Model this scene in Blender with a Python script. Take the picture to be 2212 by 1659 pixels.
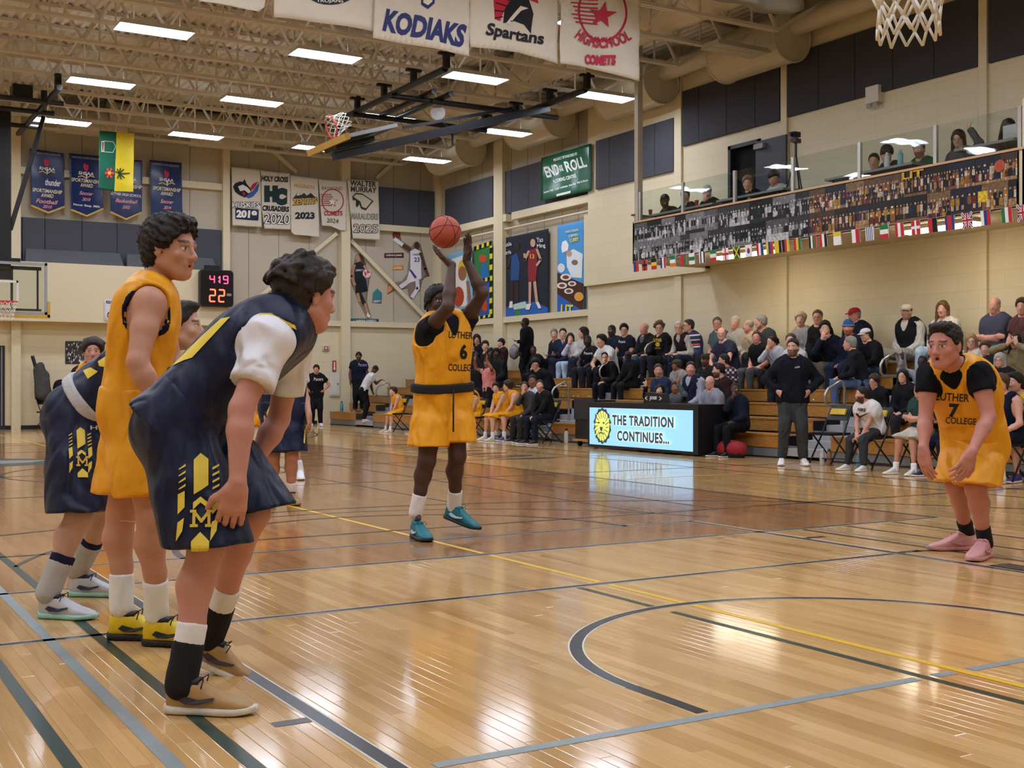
import bpy, bmesh, math, random, time
import numpy as np
from mathutils import Vector, Matrix
from mathutils.bvhtree import BVHTree
T0 = time.time()
random.seed(7)
SC = bpy.context.scene
for o in list(bpy.data.objects):
    bpy.data.objects.remove(o)
COL = SC.collection

# ---------------------------------------------------------------- camera
CAM = Vector((-4.03, -3.75, 1.157)); YAW = math.radians(30.66); F = 2619.0; CX, CY = 1106.0, 828.6
cd = bpy.data.cameras.new('camera'); camo = bpy.data.objects.new('camera', cd); COL.objects.link(camo)
camo.location = CAM; camo.rotation_euler = (math.pi/2, 0, -YAW)
cd.sensor_width = 36.0; cd.lens = F/2212*36.0; cd.clip_start = 0.05; cd.clip_end = 200
SC.camera = camo

# ---------------------------------------------------------------- world, exposure
w = bpy.data.worlds.new('world'); SC.world = w; w.use_nodes = True
w.node_tree.nodes['Background'].inputs[0].default_value = (0.9, 0.85, 0.78, 1)
w.node_tree.nodes['Background'].inputs[1].default_value = 0.02
SC.view_settings.view_transform = 'Standard'; SC.view_settings.look = 'None'
SC.view_settings.exposure = 0.0; SC.view_settings.gamma = 1.0; SC.view_settings.use_curve_mapping = False
SC.cycles.use_denoising = True
SC.cycles.max_bounces = 4; SC.cycles.diffuse_bounces = 3; SC.cycles.glossy_bounces = 2
SC.cycles.use_adaptive_sampling = True; SC.cycles.adaptive_threshold = 0.09; SC.cycles.adaptive_min_samples = 14
SC.cycles.transmission_bounces = 4; SC.cycles.transparent_max_bounces = 8
SC.cycles.caustics_reflective = False; SC.cycles.caustics_refractive = False
SC.cycles.sample_clamp_indirect = 6.0
LAMP = 39.0          # radiance of the ceiling fixtures' lenses

# ---------------------------------------------------------------- pixel -> world
FWD = Vector((math.sin(YAW), math.cos(YAW), 0)); RGT = Vector((math.cos(YAW), -math.sin(YAW), 0)); UP = Vector((0, 0, 1))
V = Vector
def ray(px, py): return FWD + RGT*((px-CX)/F) + UP*((CY-py)/F)
def atd(px, py, d): return CAM + ray(px, py)*d
def atx(px, py, X): r = ray(px, py); return CAM + r*((X-CAM.x)/r.x)
def aty(px, py, Y): r = ray(px, py); return CAM + r*((Y-CAM.y)/r.y)
def atz(px, py, Z): r = ray(px, py); return CAM + r*((Z-CAM.z)/r.z)
def depth(p): return (V(p)-CAM).dot(FWD)

# ---------------------------------------------------------------- materials
def lin(c):
    if isinstance(c, str):
        c = c.lstrip('#'); c = [int(c[i:i+2], 16) for i in (0, 2, 4)]
    out = []
    for x in c[:3]:
        x = x/255.0
        out.append(x/12.92 if x <= 0.04045 else ((x+0.055)/1.055)**2.4)
    return (*out, 1.0)
MATS = {}
def mat(name, col, rough=0.6, metal=0.0, var=0.08, vscale=9.0, bump=0.0, bscale=60.0, spec=0.4, coat=0.0, sheen=0.0, sss=0.0, fold=0.0):
    if name in MATS: return MATS[name]
    m = bpy.data.materials.new(name); m.use_nodes = True; nt = m.node_tree; N = nt.nodes; L = nt.links
    b = N['Principled BSDF']; c = lin(col)
    b.inputs['Roughness'].default_value = rough; b.inputs['Metallic'].default_value = metal
    b.inputs['Specular IOR Level'].default_value = spec
    if coat: b.inputs['Coat Weight'].default_value = coat
    if sheen: b.inputs['Sheen Weight'].default_value = sheen
    if sss:
        b.inputs['Subsurface Weight'].default_value = sss; b.inputs['Subsurface Radius'].default_value = (0.012, 0.005, 0.003)
    tc = N.new('ShaderNodeTexCoord')
    nz = N.new('ShaderNodeTexNoise'); nz.inputs['Scale'].default_value = vscale; nz.inputs['Detail'].default_value = 3
    L.new(tc.outputs['Object'], nz.inputs['Vector'])
    mx = N.new('ShaderNodeMix'); mx.data_type = 'RGBA'
    mx.inputs[6].default_value = tuple(x*(1-var) for x in c[:3])+(1,); mx.inputs[7].default_value = tuple(min(1, x*(1+var)) for x in c[:3])+(1,)
    L.new(nz.outputs['Fac'], mx.inputs[0]); L.new(mx.outputs[2], b.inputs['Base Color'])
    if bump:
        n2 = N.new('ShaderNodeTexNoise'); n2.inputs['Scale'].default_value = bscale; n2.inputs['Detail'].default_value = 4
        L.new(tc.outputs['Object'], n2.inputs['Vector'])
        bp = N.new('ShaderNodeBump'); bp.inputs['Strength'].default_value = bump; bp.inputs['Distance'].default_value = 0.01
        L.new(n2.outputs['Fac'], bp.inputs['Height']); L.new(bp.outputs[0], b.inputs['Normal'])
        if fold:        # soft creases of worn cloth
            mp = N.new('ShaderNodeMapping'); mp.inputs['Scale'].default_value = (1, 1, .55); mp.inputs['Rotation'].default_value = (.5, .4, 0); L.new(tc.outputs['Object'], mp.inputs[0])
            n3 = N.new('ShaderNodeTexNoise'); n3.inputs['Scale'].default_value = 6.5; n3.inputs['Detail'].default_value = 1.2; n3.inputs['Distortion'].default_value = .9; L.new(mp.outputs[0], n3.inputs['Vector'])
            b2 = N.new('ShaderNodeBump'); b2.inputs['Strength'].default_value = fold; b2.inputs['Distance'].default_value = 0.13; L.new(n3.outputs['Fac'], b2.inputs['Height']); L.new(b2.outputs[0], bp.inputs['Normal'])
    MATS[name] = m
    return m
def glow(name, col, strength):
    if name in MATS: return MATS[name]
    m = bpy.data.materials.new(name); m.use_nodes = True; nt = m.node_tree
    b = nt.nodes['Principled BSDF']; b.inputs['Base Color'].default_value = (0.02, 0.02, 0.02, 1)
    b.inputs['Emission Color'].default_value = lin(col); b.inputs['Emission Strength'].default_value = strength
    MATS[name] = m
    return m
def attr_mat(name, rough=0.7, bump=0.0, bscale=60, emit=0.0, sheen=0.0, spec=0.3):
    if name in MATS: return MATS[name]
    m = bpy.data.materials.new(name); m.use_nodes = True; nt = m.node_tree; N = nt.nodes; L = nt.links
    b = N['Principled BSDF']; b.inputs['Roughness'].default_value = rough; b.inputs['Specular IOR Level'].default_value = spec
    a = N.new('ShaderNodeAttribute'); a.attribute_name = 'Col'
    nz = N.new('ShaderNodeTexNoise'); nz.inputs['Scale'].default_value = 14
    tc = N.new('ShaderNodeTexCoord'); L.new(tc.outputs['Object'], nz.inputs['Vector'])
    mr = N.new('ShaderNodeMapRange'); mr.inputs[3].default_value = 0.9; mr.inputs[4].default_value = 1.1
    L.new(nz.outputs['Fac'], mr.inputs[0])
    vm = N.new('ShaderNodeVectorMath'); vm.operation = 'SCALE'; L.new(a.outputs['Color'], vm.inputs[0]); L.new(mr.outputs[0], vm.inputs['Scale'])
    L.new(vm.outputs[0], b.inputs['Base Color'])
    if sheen: b.inputs['Sheen Weight'].default_value = sheen
    if emit:
        L.new(a.outputs['Color'], b.inputs['Emission Color']); b.inputs['Emission Strength'].default_value = emit
    if bump:
        n2 = N.new('ShaderNodeTexNoise'); n2.inputs['Scale'].default_value = bscale; n2.inputs['Detail'].default_value = 4
        L.new(tc.outputs['Object'], n2.inputs['Vector'])
        bp = N.new('ShaderNodeBump'); bp.inputs['Strength'].default_value = bump; bp.inputs['Distance'].default_value = 0.01
        L.new(n2.outputs['Fac'], bp.inputs['Height']); L.new(bp.outputs[0], b.inputs['Normal'])
    MATS[name] = m
    return m

# ---------------------------------------------------------------- object helpers
def tag(o, label=None, cat=None, group=None, kind=None):
    if label: o['label'] = label
    if cat: o['category'] = cat
    if group: o['group'] = group
    if kind: o['kind'] = kind
    return o
def thing(name, label, cat, loc=(0, 0, 0), group=None):
    o = bpy.data.objects.new(name, None); COL.objects.link(o); o.location = loc
    o.empty_display_size = 0.1
    return tag(o, label, cat, group)
def root_loc(o):
    p = o.location.copy()
    if o.parent is not None: p = p + o.matrix_parent_inverse.translation + root_loc(o.parent)
    return p
def attach(o, parent):
    o.parent = parent
    o.matrix_parent_inverse = Matrix.Translation(-root_loc(parent))
def link(name, me, m, parent=None):
    o = bpy.data.objects.new(name, me); COL.objects.link(o)
    if m is not None: me.materials.append(m)
    if parent is not None: attach(o, parent)
    return o
def copy_tree(o, delta, parent=None):
    c = o.copy(); COL.objects.link(c)
    if parent is None: c.location = o.location + V(delta)
    else:
        c.parent = parent; c.matrix_parent_inverse = o.matrix_parent_inverse.copy()
    for ch in o.children: copy_tree(ch, delta, c)
    return c

class MB:
    def __init__(s): s.v = []; s.f = []; s.c = []; s.col = None
    def add(s, vs, fs):
        n = len(s.v); s.v += [tuple(v) for v in vs]; s.f += [tuple(i+n for i in f) for f in fs]
        if s.col is not None: s.c += [s.col]*len(fs)
        return s
    def bx(s, x0, x1, y0, y1, z0, z1):
        vs = [(x, y, z) for x in (x0, x1) for y in (y0, y1) for z in (z0, z1)]
        return s.add(vs, [(0, 1, 3, 2), (4, 6, 7, 5), (0, 4, 5, 1), (2, 3, 7, 6), (0, 2, 6, 4), (1, 5, 7, 3)])
    def obox(s, c, ux, uy, uz):
        c = V(c); ux, uy, uz = V(ux), V(uy), V(uz)
        vs = [c+ux*a+uy*b+uz*d for a in (-1, 1) for b in (-1, 1) for d in (-1, 1)]
        return s.add(vs, [(0, 1, 3, 2), (4, 6, 7, 5), (0, 4, 5, 1), (2, 3, 7, 6), (0, 2, 6, 4), (1, 5, 7, 3)])
    def beam(s, a, b, w, h, up=(0, 0, 1)):
        a, b = V(a), V(b); d = b-a; ax = d.normalized(); up = V(up)
        if abs(ax.dot(up)) > 0.99: up = V((0, 1, 0))
        sx = ax.cross(up).normalized(); uz = sx.cross(ax)
        return s.obox((a+b)/2, d/2, sx*w/2, uz*h/2)
    def tube(s, pts, r, n=8, cap=True, closed=False):
        pts = [V(p) for p in pts]; rs = r if isinstance(r, (list, tuple)) else [r]*len(pts)
        m = len(pts); vs = []; fs = []; prev = None
        for i, p in enumerate(pts):
            if closed: t = (pts[(i+1) % m]-pts[i-1])
            else: t = pts[min(i+1, m-1)]-pts[max(i-1, 0)]
            t.normalize()
            if prev is None:
                a = V((0, 0, 1)) if abs(t.z) < 0.9 else V((1, 0, 0)); u = t.cross(a).normalized()
            else:
                u = prev - t*prev.dot(t); u.normalize()
            prev = u; w2 = t.cross(u)
            for k in range(n):
                an = 2*math.pi*k/n; vs.append(p+(u*math.cos(an)+w2*math.sin(an))*rs[i])
        last = m if closed else m-1
        for i in range(last):
            j = (i+1) % m
            for k in range(n): fs.append((i*n+k, i*n+(k+1) % n, j*n+(k+1) % n, j*n+k))
        if cap and not closed:
            fs.append(tuple(range(n-1, -1, -1))); fs.append(tuple((m-1)*n+k for k in range(n)))
        return s.add(vs, fs)
    def cyl(s, a, b, r0, r1=None, n=16): return s.tube([a, b], [r0, r0 if r1 is None else r1], n)
    def lathe(s, prof, n=20, o=(0, 0, 0), ax=(0, 0, 1)):
        o = V(o); ax = V(ax).normalized(); a = V((1, 0, 0)) if abs(ax.x) < 0.9 else V((0, 1, 0))
        u = ax.cross(a).normalized(); w2 = ax.cross(u); vs = []; fs = []
        for r, h in prof:
            for k in range(n):
                an = 2*math.pi*k/n; vs.append(o+ax*h+(u*math.cos(an)+w2*math.sin(an))*r)
        for i in range(len(prof)-1):
            for k in range(n): fs.append((i*n+k, i*n+(k+1) % n, (i+1)*n+(k+1) % n, (i+1)*n+k))
        fs.append(tuple(range(n-1, -1, -1))); fs.append(tuple((len(prof)-1)*n+k for k in range(n)))
        return s.add(vs, fs)
    def prism(s, poly, o, ux, uy, dep):
        o, ux, uy = V(o), V(ux), V(uy); nn = ux.cross(uy).normalized()*dep; k = len(poly)
        vs = [o+ux*a+uy*b for a, b in poly]+[o+ux*a+uy*b+nn for a, b in poly]
        fs = [tuple(range(k-1, -1, -1)), tuple(range(k, 2*k))]+[(i, (i+1) % k, k+(i+1) % k, k+i) for i in range(k)]
        return s.add(vs, fs)
    def ball(s, c, r, n=12, sc=(1, 1, 1)):
        c = V(c); vs = []; fs = []; m = n//2
        for i in range(m+1):
            th = math.pi*i/m
            for k in range(n):
                ph = 2*math.pi*k/n
                vs.append(c+V((math.sin(th)*math.cos(ph)*r*sc[0], math.sin(th)*math.sin(ph)*r*sc[1], math.cos(th)*r*sc[2])))
        for i in range(m):
            for k in range(n): fs.append((i*n+k, (i+1)*n+k, (i+1)*n+(k+1) % n, i*n+(k+1) % n))
        return s.add(vs, fs)
    def mesh(s, name, smooth=False):
        me = bpy.data.meshes.new(name); me.from_pydata(s.v, [], s.f)
        if smooth: me.polygons.foreach_set('use_smooth', [True]*len(me.polygons))
        if s.c and len(s.c) == len(s.f):
            at = me.color_attributes.new('Col', 'FLOAT_COLOR', 'CORNER'); cs = []
            for p, c in zip(me.polygons, s.c): cs += list(c)*p.loop_total
            at.data.foreach_set('color', cs)
        me.update()
        return me
    def build(s, name, m, parent=None, smooth=False, kind=None, fix=True):
        me = s.mesh(name, smooth)
        if fix:
            bm = bmesh.new(); bm.from_mesh(me); bmesh.ops.recalc_face_normals(bm, faces=bm.faces[:]); bm.to_mesh(me); bm.free()
        o = link(name, me, m, parent)
        if kind: o['kind'] = kind
        return o
def struct(o): o['kind'] = 'structure'; return o

# ---------------------------------------------------------------- flat print: coloured outlines laid on a surface
TXT = {}
def text_mesh(s, bold=0.0, shear=0.0, space=1.0):
    key = (s, bold, shear, space)
    if key in TXT: return TXT[key]
    cu = bpy.data.curves.new('txt', 'FONT'); cu.body = s; cu.offset = bold; cu.shear = shear; cu.resolution_u = 3; cu.space_character = space
    ob = bpy.data.objects.new('txt', cu); COL.objects.link(ob)
    dg = bpy.context.evaluated_depsgraph_get(); me = bpy.data.meshes.new_from_object(ob.evaluated_get(dg))
    vs = [(v.co.x, v.co.y) for v in me.vertices]; fs = [tuple(p.vertices) for p in me.polygons]
    bpy.data.objects.remove(ob); bpy.data.curves.remove(cu); bpy.data.meshes.remove(me)
    if not vs: vs = [(0, 0)]
    xs = [v[0] for v in vs]; ys = [v[1] for v in vs]
    TXT[key] = (vs, fs, min(xs), max(xs), min(ys), max(ys))
    return TXT[key]
class Art:
    """2-D print in a unit frame (x right, y up); put() maps it onto a surface."""
    def __init__(s): s.items = []
    def poly(s, col, pts): s.items.append((lin(col), [tuple(p) for p in pts], [tuple(range(len(pts)))])); return s
    def rect(s, col, x0, y0, x1, y1): return s.poly(col, [(x0, y0), (x1, y0), (x1, y1), (x0, y1)])
    def disc(s, col, x, y, rx, ry=None, n=20, a0=0, a1=2*math.pi):
        ry = rx if ry is None else ry
        return s.poly(col, [(x+rx*math.cos(a0+(a1-a0)*i/n), y+ry*math.sin(a0+(a1-a0)*i/n)) for i in range(n if a1-a0 > 6.28 else n+1)])
    def ring(s, col, x, y, r, wd, ry=None, n=32, a0=0, a1=2*math.pi):
        ry = r if ry is None else ry; k = ry/r; P = []; Q = []
        for i in range(n+1):
            a = a0+(a1-a0)*i/n
            P.append((x+(r+wd/2)*math.cos(a), y+(r+wd/2)*k*math.sin(a))); Q.append((x+(r-wd/2)*math.cos(a), y+(r-wd/2)*k*math.sin(a)))
        s.items.append((lin(col), P+Q, [(i, i+1, n+2+i, n+1+i) for i in range(n)])); return s
    def line(s, col, pts, wd):
        vs = []; fs = []
        for i in range(len(pts)-1):
            a = V((*pts[i], 0)); b = V((*pts[i+1], 0)); d = (b-a)
            if d.length < 1e-6: continue
            d.normalize(); nn = V((-d.y, d.x, 0))*wd/2; e = d*wd*0.3; k = len(vs)
            vs += [tuple((a-e+nn)[:2]), tuple((a-e-nn)[:2]), tuple((b+e-nn)[:2]), tuple((b+e+nn)[:2])]; fs.append((k, k+1, k+2, k+3))
        s.items.append((lin(col), vs, fs)); return s
    def text(s, col, t, x, y, w=None, h=None, bold=0.01, shear=0.0, arc=0.0, rot=0.0, space=1.0):
        """text centred at x,y, scaled to width w and/or cap height h; arc>0 bends it into a smile-less arch"""
        vs, fs, x0, x1, y0, y1 = text_mesh(t, bold, shear, space)
        sx = (w/(x1-x0)) if w else None; sy = (h/(y1-y0)) if h else None
        if sx is None: sx = sy
        if sy is None: sy = sx
        P = []
        for a, b in vs:
            a = (a-(x0+x1)/2)*sx; b = (b-(y0+y1)/2)*sy
            if arc:
                th = a/arc; a, b = (arc+b)*math.sin(th), (arc+b)*math.cos(th)-arc
            if rot: a, b = a*math.cos(rot)-b*math.sin(rot), a*math.sin(rot)+b*math.cos(rot)
            P.append((x+a, y+b))
        s.items.append((lin(col), P, fs)); return s
    def star(s, col, x, y, r, inner=0.4, rot=0.0):
        return s.poly(col, [(x+(r if i % 2 == 0 else r*inner)*math.sin(rot+math.pi*i/5), y+(r if i % 2 == 0 else r*inner)*math.cos(rot+math.pi*i/5)) for i in range(10)])
    def put(s, name, fn, parent, m=None, step=0.0007, sub=0.0):
        """fn(x, y, lift) -> point"""
        mb = MB(); lay = 1; step = min(step, .03/max(1, len(s.items)))
        for col, vs, fs in s.items:
            if sub:
                vs, fs = subdivide(vs, fs, sub)
            mb.col = col; mb.add([fn(a, b, lay*step) for a, b in vs], fs); lay += 1
        o = mb.build(name, m or attr_mat('print_ink', 0.75), parent, fix=False)
        return o
def subdivide(vs, fs, mx):
    bm = bmesh.new(); vv = [bm.verts.new((a, b, 0)) for a, b in vs]
    for f in fs:
        try: bm.faces.new([vv[i] for i in f])
        except ValueError: pass
    bmesh.ops.triangulate(bm, faces=bm.faces[:])
    for _ in range(5):
        lg = [e for e in bm.edges if e.calc_length() > mx]
        if not lg: break
        bmesh.ops.subdivide_edges(bm, edges=lg, cuts=1); bmesh.ops.triangulate(bm, faces=[f for f in bm.faces if len(f.verts) > 3])
    bm.verts.index_update()
    r = [(v.co.x, v.co.y) for v in bm.verts], [tuple(v.index for v in f.verts) for f in bm.faces]
    bm.free(); return r
def flat(o, ux, uy):
    o, ux, uy = V(o), V(ux), V(uy); nn = ux.cross(uy).normalized()
    return lambda a, b, l: o+ux*a+uy*b+nn*l
class PArt(Art):
    """print measured in photograph pixels (y down)"""
    def P(s, col, pts): return s.poly(col, [(a, -b) for a, b in pts])
    def T(s, col, t, x, y, w, h, bold=.02, rot=0, arc=0, shear=0): return s.text(col, t, x, -y, w, h, bold, shear, arc, rot)
# ================================================================ SETTING
YF, XR, XW = 29.3, 12.9, 12.75          # far wall, right wall (siding), right wall (block face)
ZD, ZJ = 8.6, 7.5                       # roof deck, joist bottom chord
# ---- floor: maple strips along y, 57 mm wide, 1.1 m long, staggered by the golden ratio
SW, SL = 0.0572, 1.1
def floor_mat():
    m = bpy.data.materials.new('maple_floor'); m.use_nodes = True; nt = m.node_tree; N = nt.nodes; L = nt.links
    b = N['Principled BSDF']
    def M(op, a, b2=None, c=None):
        n = N.new('ShaderNodeMath'); n.operation = op
        for i, x in enumerate((a, b2, c)):
            if x is None: continue
            if isinstance(x, (int, float)): n.inputs[i].default_value = x
            else: L.new(x, n.inputs[i])
        return n.outputs[0]
    g = N.new('ShaderNodeNewGeometry'); sp = N.new('ShaderNodeSeparateXYZ'); L.new(g.outputs['Position'], sp.inputs[0])
    X, Y = sp.outputs[0], sp.outputs[1]
    xi = M('DIVIDE', X, SW); i = M('FLOOR', xi); off = M('MULTIPLY', M('FRACT', M('MULTIPLY', i, 0.618034)), SL)
    yj = M('DIVIDE', M('ADD', Y, off), SL); j = M('FLOOR', yj)
    cv = N.new('ShaderNodeCombineXYZ'); L.new(i, cv.inputs[0]); L.new(j, cv.inputs[1])
    wn = N.new('ShaderNodeTexWhiteNoise'); wn.noise_dimensions = '3D'; L.new(cv.outputs[0], wn.inputs['Vector'])
    cr = N.new('ShaderNodeValToRGB'); L.new(wn.outputs['Value'], cr.inputs[0])
    e = cr.color_ramp.elements; e[0].position = 0; e[0].color = lin('#b88d56'); e[1].position = 1; e[1].color = lin('#d8b078')
    x = e.new(0.15); x.color = lin('#c39a62'); x = e.new(0.6); x.color = lin('#caa168')
    gv = N.new('ShaderNodeCombineXYZ'); L.new(M('MULTIPLY', X, 90.0), gv.inputs[0]); L.new(M('MULTIPLY', Y, 3.0), gv.inputs[1]); L.new(M('MULTIPLY', wn.outputs['Value'], 50.0), gv.inputs[2])
    nz = N.new('ShaderNodeTexNoise'); nz.inputs['Scale'].default_value = 1.0; nz.inputs['Detail'].default_value = 4; L.new(gv.outputs[0], nz.inputs['Vector'])
    gr = N.new('ShaderNodeMapRange'); gr.inputs[3].default_value = 0.86; gr.inputs[4].default_value = 1.14; L.new(nz.outputs['Fac'], gr.inputs[0])
    # stained volleyball court: |x|<4.5, 3.42<y<21.4 (wood there is stained darker)
    ins = M('MULTIPLY', M('LESS_THAN', M('ABSOLUTE', X), 4.5), M('MULTIPLY', M('GREATER_THAN', Y, 3.42), M('LESS_THAN', Y, 21.4)))
    mx = N.new('ShaderNodeMix'); mx.data_type = 'RGBA'; mx.blend_type = 'MULTIPLY'; L.new(ins, mx.inputs[0]); L.new(cr.outputs[0], mx.inputs[6]); mx.inputs[7].default_value = (0.64, 0.50, 0.46, 1)
    vm = N.new('ShaderNodeVectorMath'); vm.operation = 'SCALE'; L.new(mx.outputs[2], vm.inputs[0]); L.new(gr.outputs[0], vm.inputs['Scale'])
    L.new(vm.outputs[0], b.inputs['Base Color'])
    # varnish: glossy with long soft ripples and scuffs
    b.inputs['Roughness'].default_value = 0.17; b.inputs['Specular IOR Level'].default_value = 0.55
    n2 = N.new('ShaderNodeTexNoise'); n2.inputs['Scale'].default_value = 2.2; n2.inputs['Detail'].default_value = 3; L.new(g.outputs['Position'], n2.inputs['Vector'])
    rr = N.new('ShaderNodeMapRange'); rr.inputs[3].default_value = 0.05; rr.inputs[4].default_value = 0.17; L.new(n2.outputs['Fac'], rr.inputs[0]); L.new(rr.outputs[0], b.inputs['Roughness'])
    n3 = N.new('ShaderNodeTexNoise'); n3.inputs['Scale'].default_value = 1.0; n3.inputs['Detail'].default_value = 2
    sv = N.new('ShaderNodeCombineXYZ'); L.new(M('MULTIPLY', X, 26.0), sv.inputs[0]); L.new(M('MULTIPLY', Y, 2.5), sv.inputs[1]); L.new(sv.outputs[0], n3.inputs['Vector'])
    jx = M('ABSOLUTE', M('SUBTRACT', M('FRACT', xi), 0.5)); jj = M('SMOOTH_MAX', M('MULTIPLY', M('SUBTRACT', jx, 0.455), 22.0), 0.0, 0.1)
    hh = M('SUBTRACT', M('MULTIPLY', n3.outputs['Fac'], 0.55), M('MULTIPLY', jj, 0.5))
    tl = M('MULTIPLY', wn.outputs['Value'], 0.35)
    bp = N.new('ShaderNodeBump'); bp.inputs['Strength'].default_value = 0.10; bp.inputs['Distance'].default_value = 0.004; L.new(M('ADD', hh, tl), bp.inputs['Height']); L.new(bp.outputs[0], b.inputs['Normal'])
    MATS['maple_floor'] = m
    return m
FM = floor_mat()
PX0, PX1, PY0, PY1 = -62, 52, -2.9, 3.3     # strip index range and y range that is built board by board
px0, px1 = PX0*SW, PX1*SW
mb = MB()
mb.add([(-11, -8, 0), (12.9, -8, 0), (12.9, YF, 0), (-11, YF, 0), (px0, PY0, 0), (px1, PY0, 0), (px1, PY1, 0), (px0, PY1, 0)],
       [(0, 1, 5, 4), (1, 2, 6, 5), (2, 3, 7, 6), (3, 0, 4, 7)])
mb.bx(px0, px1, PY0, PY1, -0.03, -0.012)
floor = struct(mb.build('floor', FM, fix=False))
boards = []
for i in range(PX0, PX1):
    off = (i*0.618034 % 1.0)*SL
    j = math.floor((PY0+off)/SL)
    while j*SL-off < PY1:
        y0, y1 = max(PY0, j*SL-off), min(PY1, (j+1)*SL-off)
        if y1-y0 > 0.02: boards.append((i*SW, y0, y1))
        j += 1
def board_geo(mb, x, y0, y1):
    g = 0.0004; b = 0.0012; z = 0.0
    x0, x1, y0, y1 = x+g, x+SW-g, y0+g, y1-g
    mb.add([(x0, y0, -0.012), (x1, y0, -0.012), (x1, y1, -0.012), (x0, y1, -0.012), (x0, y0, z-b*.5), (x1, y0, z-b*.5), (x1, y1, z-b*.5), (x0, y1, z-b*.5),
            (x0+b, y0+b, z), (x1-b, y0+b, z), (x1-b, y1-b, z), (x0+b, y1-b, z)],
           [(8, 9, 10, 11), (4, 5, 9, 8), (5, 6, 10, 9), (6, 7, 11, 10), (7, 4, 8, 11), (0, 1, 5, 4), (1, 2, 6, 5), (2, 3, 7, 6), (3, 0, 4, 7)])
def in_view(x, y):
    p = V((x, y, 0))-CAM; d = p.dot(FWD); return d > 0.5 and abs(p.dot(RGT)/d) < 0.43 and CAM.z/d < 0.33
vis = sorted([b for b in boards if in_view(b[0], (b[1]+b[2])/2) or in_view(b[0], b[2])], key=lambda b: (V((b[0], (b[1]+b[2])/2, 0))-CAM).length)
near = set(vis[:298])
rest = MB()
for b in boards:
    if b in near:
        k = MB(); board_geo(k, *b); k.build('floor_board', FM, floor, fix=False)
    else: board_geo(rest, *b)
rest.build('floor_board_field', FM, floor, kind='stuff', fix=False)
# ---- painted court lines (thin paint on the wood), x/y from the court's own geometry
GREEN = mat('paint_green', '#1f3a33', 0.28, var=0.15); BLACK = mat('paint_black', '#22262c', 0.25, var=0.2)
GREY = mat('paint_grey', '#8a9696', 0.3, var=0.12); YELLOW = mat('paint_yellow', '#e5b62c', 0.3, var=0.08); WHITE = mat('paint_white', '#d8d4c6', 0.3)
def pline(name, m, x0, y0, x1, y1, wd, lift=0.0012):
    a, b = V((x0, y0, lift)), V((x1, y1, lift)); d = (b-a).normalized(); n = V((-d.y, d.x, 0))*wd/2
    mb = MB(); mb.add([a-n, b-n, b+n, a+n], [(0, 1, 2, 3)]); return mb.build(name, m, floor, fix=False)
def parc(name, m, cx, cy, r, a0, a1, wd, n=48, lift=0.0012):
    vs = []
    for i in range(n+1):
        a = math.radians(a0+(a1-a0)*i/n)
        vs += [(cx+(r-wd/2)*math.cos(a), cy+(r-wd/2)*math.sin(a), lift), (cx+(r+wd/2)*math.cos(a), cy+(r+wd/2)*math.sin(a), lift)]
    mb = MB(); mb.add(vs, [(2*i, 2*i+1, 2*i+3, 2*i+2) for i in range(n)]); return mb.build(name, m, floor, fix=False)
Wl = 'court_line'
def edged(m, x0, y0, x1, y1, wd, lift=0.0012):
    pline('line_edging', WHITE, x0, y0, x1, y1, wd+0.016, lift-0.0004); pline(Wl, m, x0, y0, x1, y1, wd, lift)
pline(Wl, GREEN, -3.305, -3.5, -3.305, 27, 0.05); pline(Wl, GREY, -3.035, -3.5, -3.035, 20, 0.052); pline(Wl, GREEN, -2.83, -3.5, -2.83, 27, 0.05)
edged(BLACK, -2.463, -1.575, -2.463, 4.28, 0.055); edged(BLACK, 2.463, -1.575, 2.463, 4.28, 0.055)
pline('line_edging', WHITE, 2.53, 4.28, 2.53, -1.575, 0.012)
edged(BLACK, -2.49, 4.28, 2.49, 4.28, 0.05); edged(BLACK, -9, 3.42, 4.52, 3.42, 0.052)
edged(BLACK, -9, 2.03, 2.42, 2.03, 0.05); pline(Wl, BLACK, 2.62, 2.03, 2.95, 2.03, 0.05)
pline(Wl, GREEN, -0.19, 1.98, -0.19, 0.80+0.5, 0.042); pline(Wl, GREEN, -0.19, 1.13, -0.19, -3.4, 0.042)
pline(Wl, YELLOW, 0.02, 26.4, 0.02, 4.33, 0.045); pline(Wl, YELLOW, 0.02, 4.23, 0.02, 3.47, 0.045); pline(Wl, YELLOW, 0.02, 3.37, 0.02, 2.08, 0.045); pline(Wl, YELLOW, 0.02, 1.98, 0.02, 1.3, 0.045); pline(Wl, YELLOW, 0.02, 1.22, 0.02, -3.4, 0.045)
pline(Wl, GREY, -2.36, -0.47, -0.24, -0.47, 0.052); pline(Wl, GREY, -0.14, -0.47, -0.03, -0.47, 0.052); pline(Wl, GREY, 0.07, -0.47, 3.4, -0.47, 0.052)
pline(Wl, BLACK, 2.875, 3.36, 2.875, -2.5, 0.04); pline(Wl, GREY, 3.02, 3.36, 3.02, -2.5, 0.03)
pline(Wl, BLACK, 3.35, 3.36, 3.35, -2.5, 0.04); pline(Wl, BLACK, 3.9, 3.36, 3.9, -2.5, 0.04)
pline('lane_mark', BLACK, -2.63, 0.20, -2.50, 0.20, 0.06); pline('lane_block', BLACK, 2.61, 0.7, 2.61, 1.35, 0.2)
pline('lane_mark', BLACK, 2.5, 2.05, 2.7, 2.05, 0.06); pline('lane_mark', BLACK, 2.5, 2.95, 2.7, 2.95, 0.06)
parc(Wl, BLACK, 0, 0, 1.275, 0, 180, 0.055); pline(Wl, BLACK, -1.275, 0, -1.275, -0.42, 0.055); pline(Wl, BLACK, 1.275, 0, 1.275, -0.42, 0.055)
parc('line_edging', WHITE, 0, 0, 1.275, 0, 180, 0.07, lift=0.0008)
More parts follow.
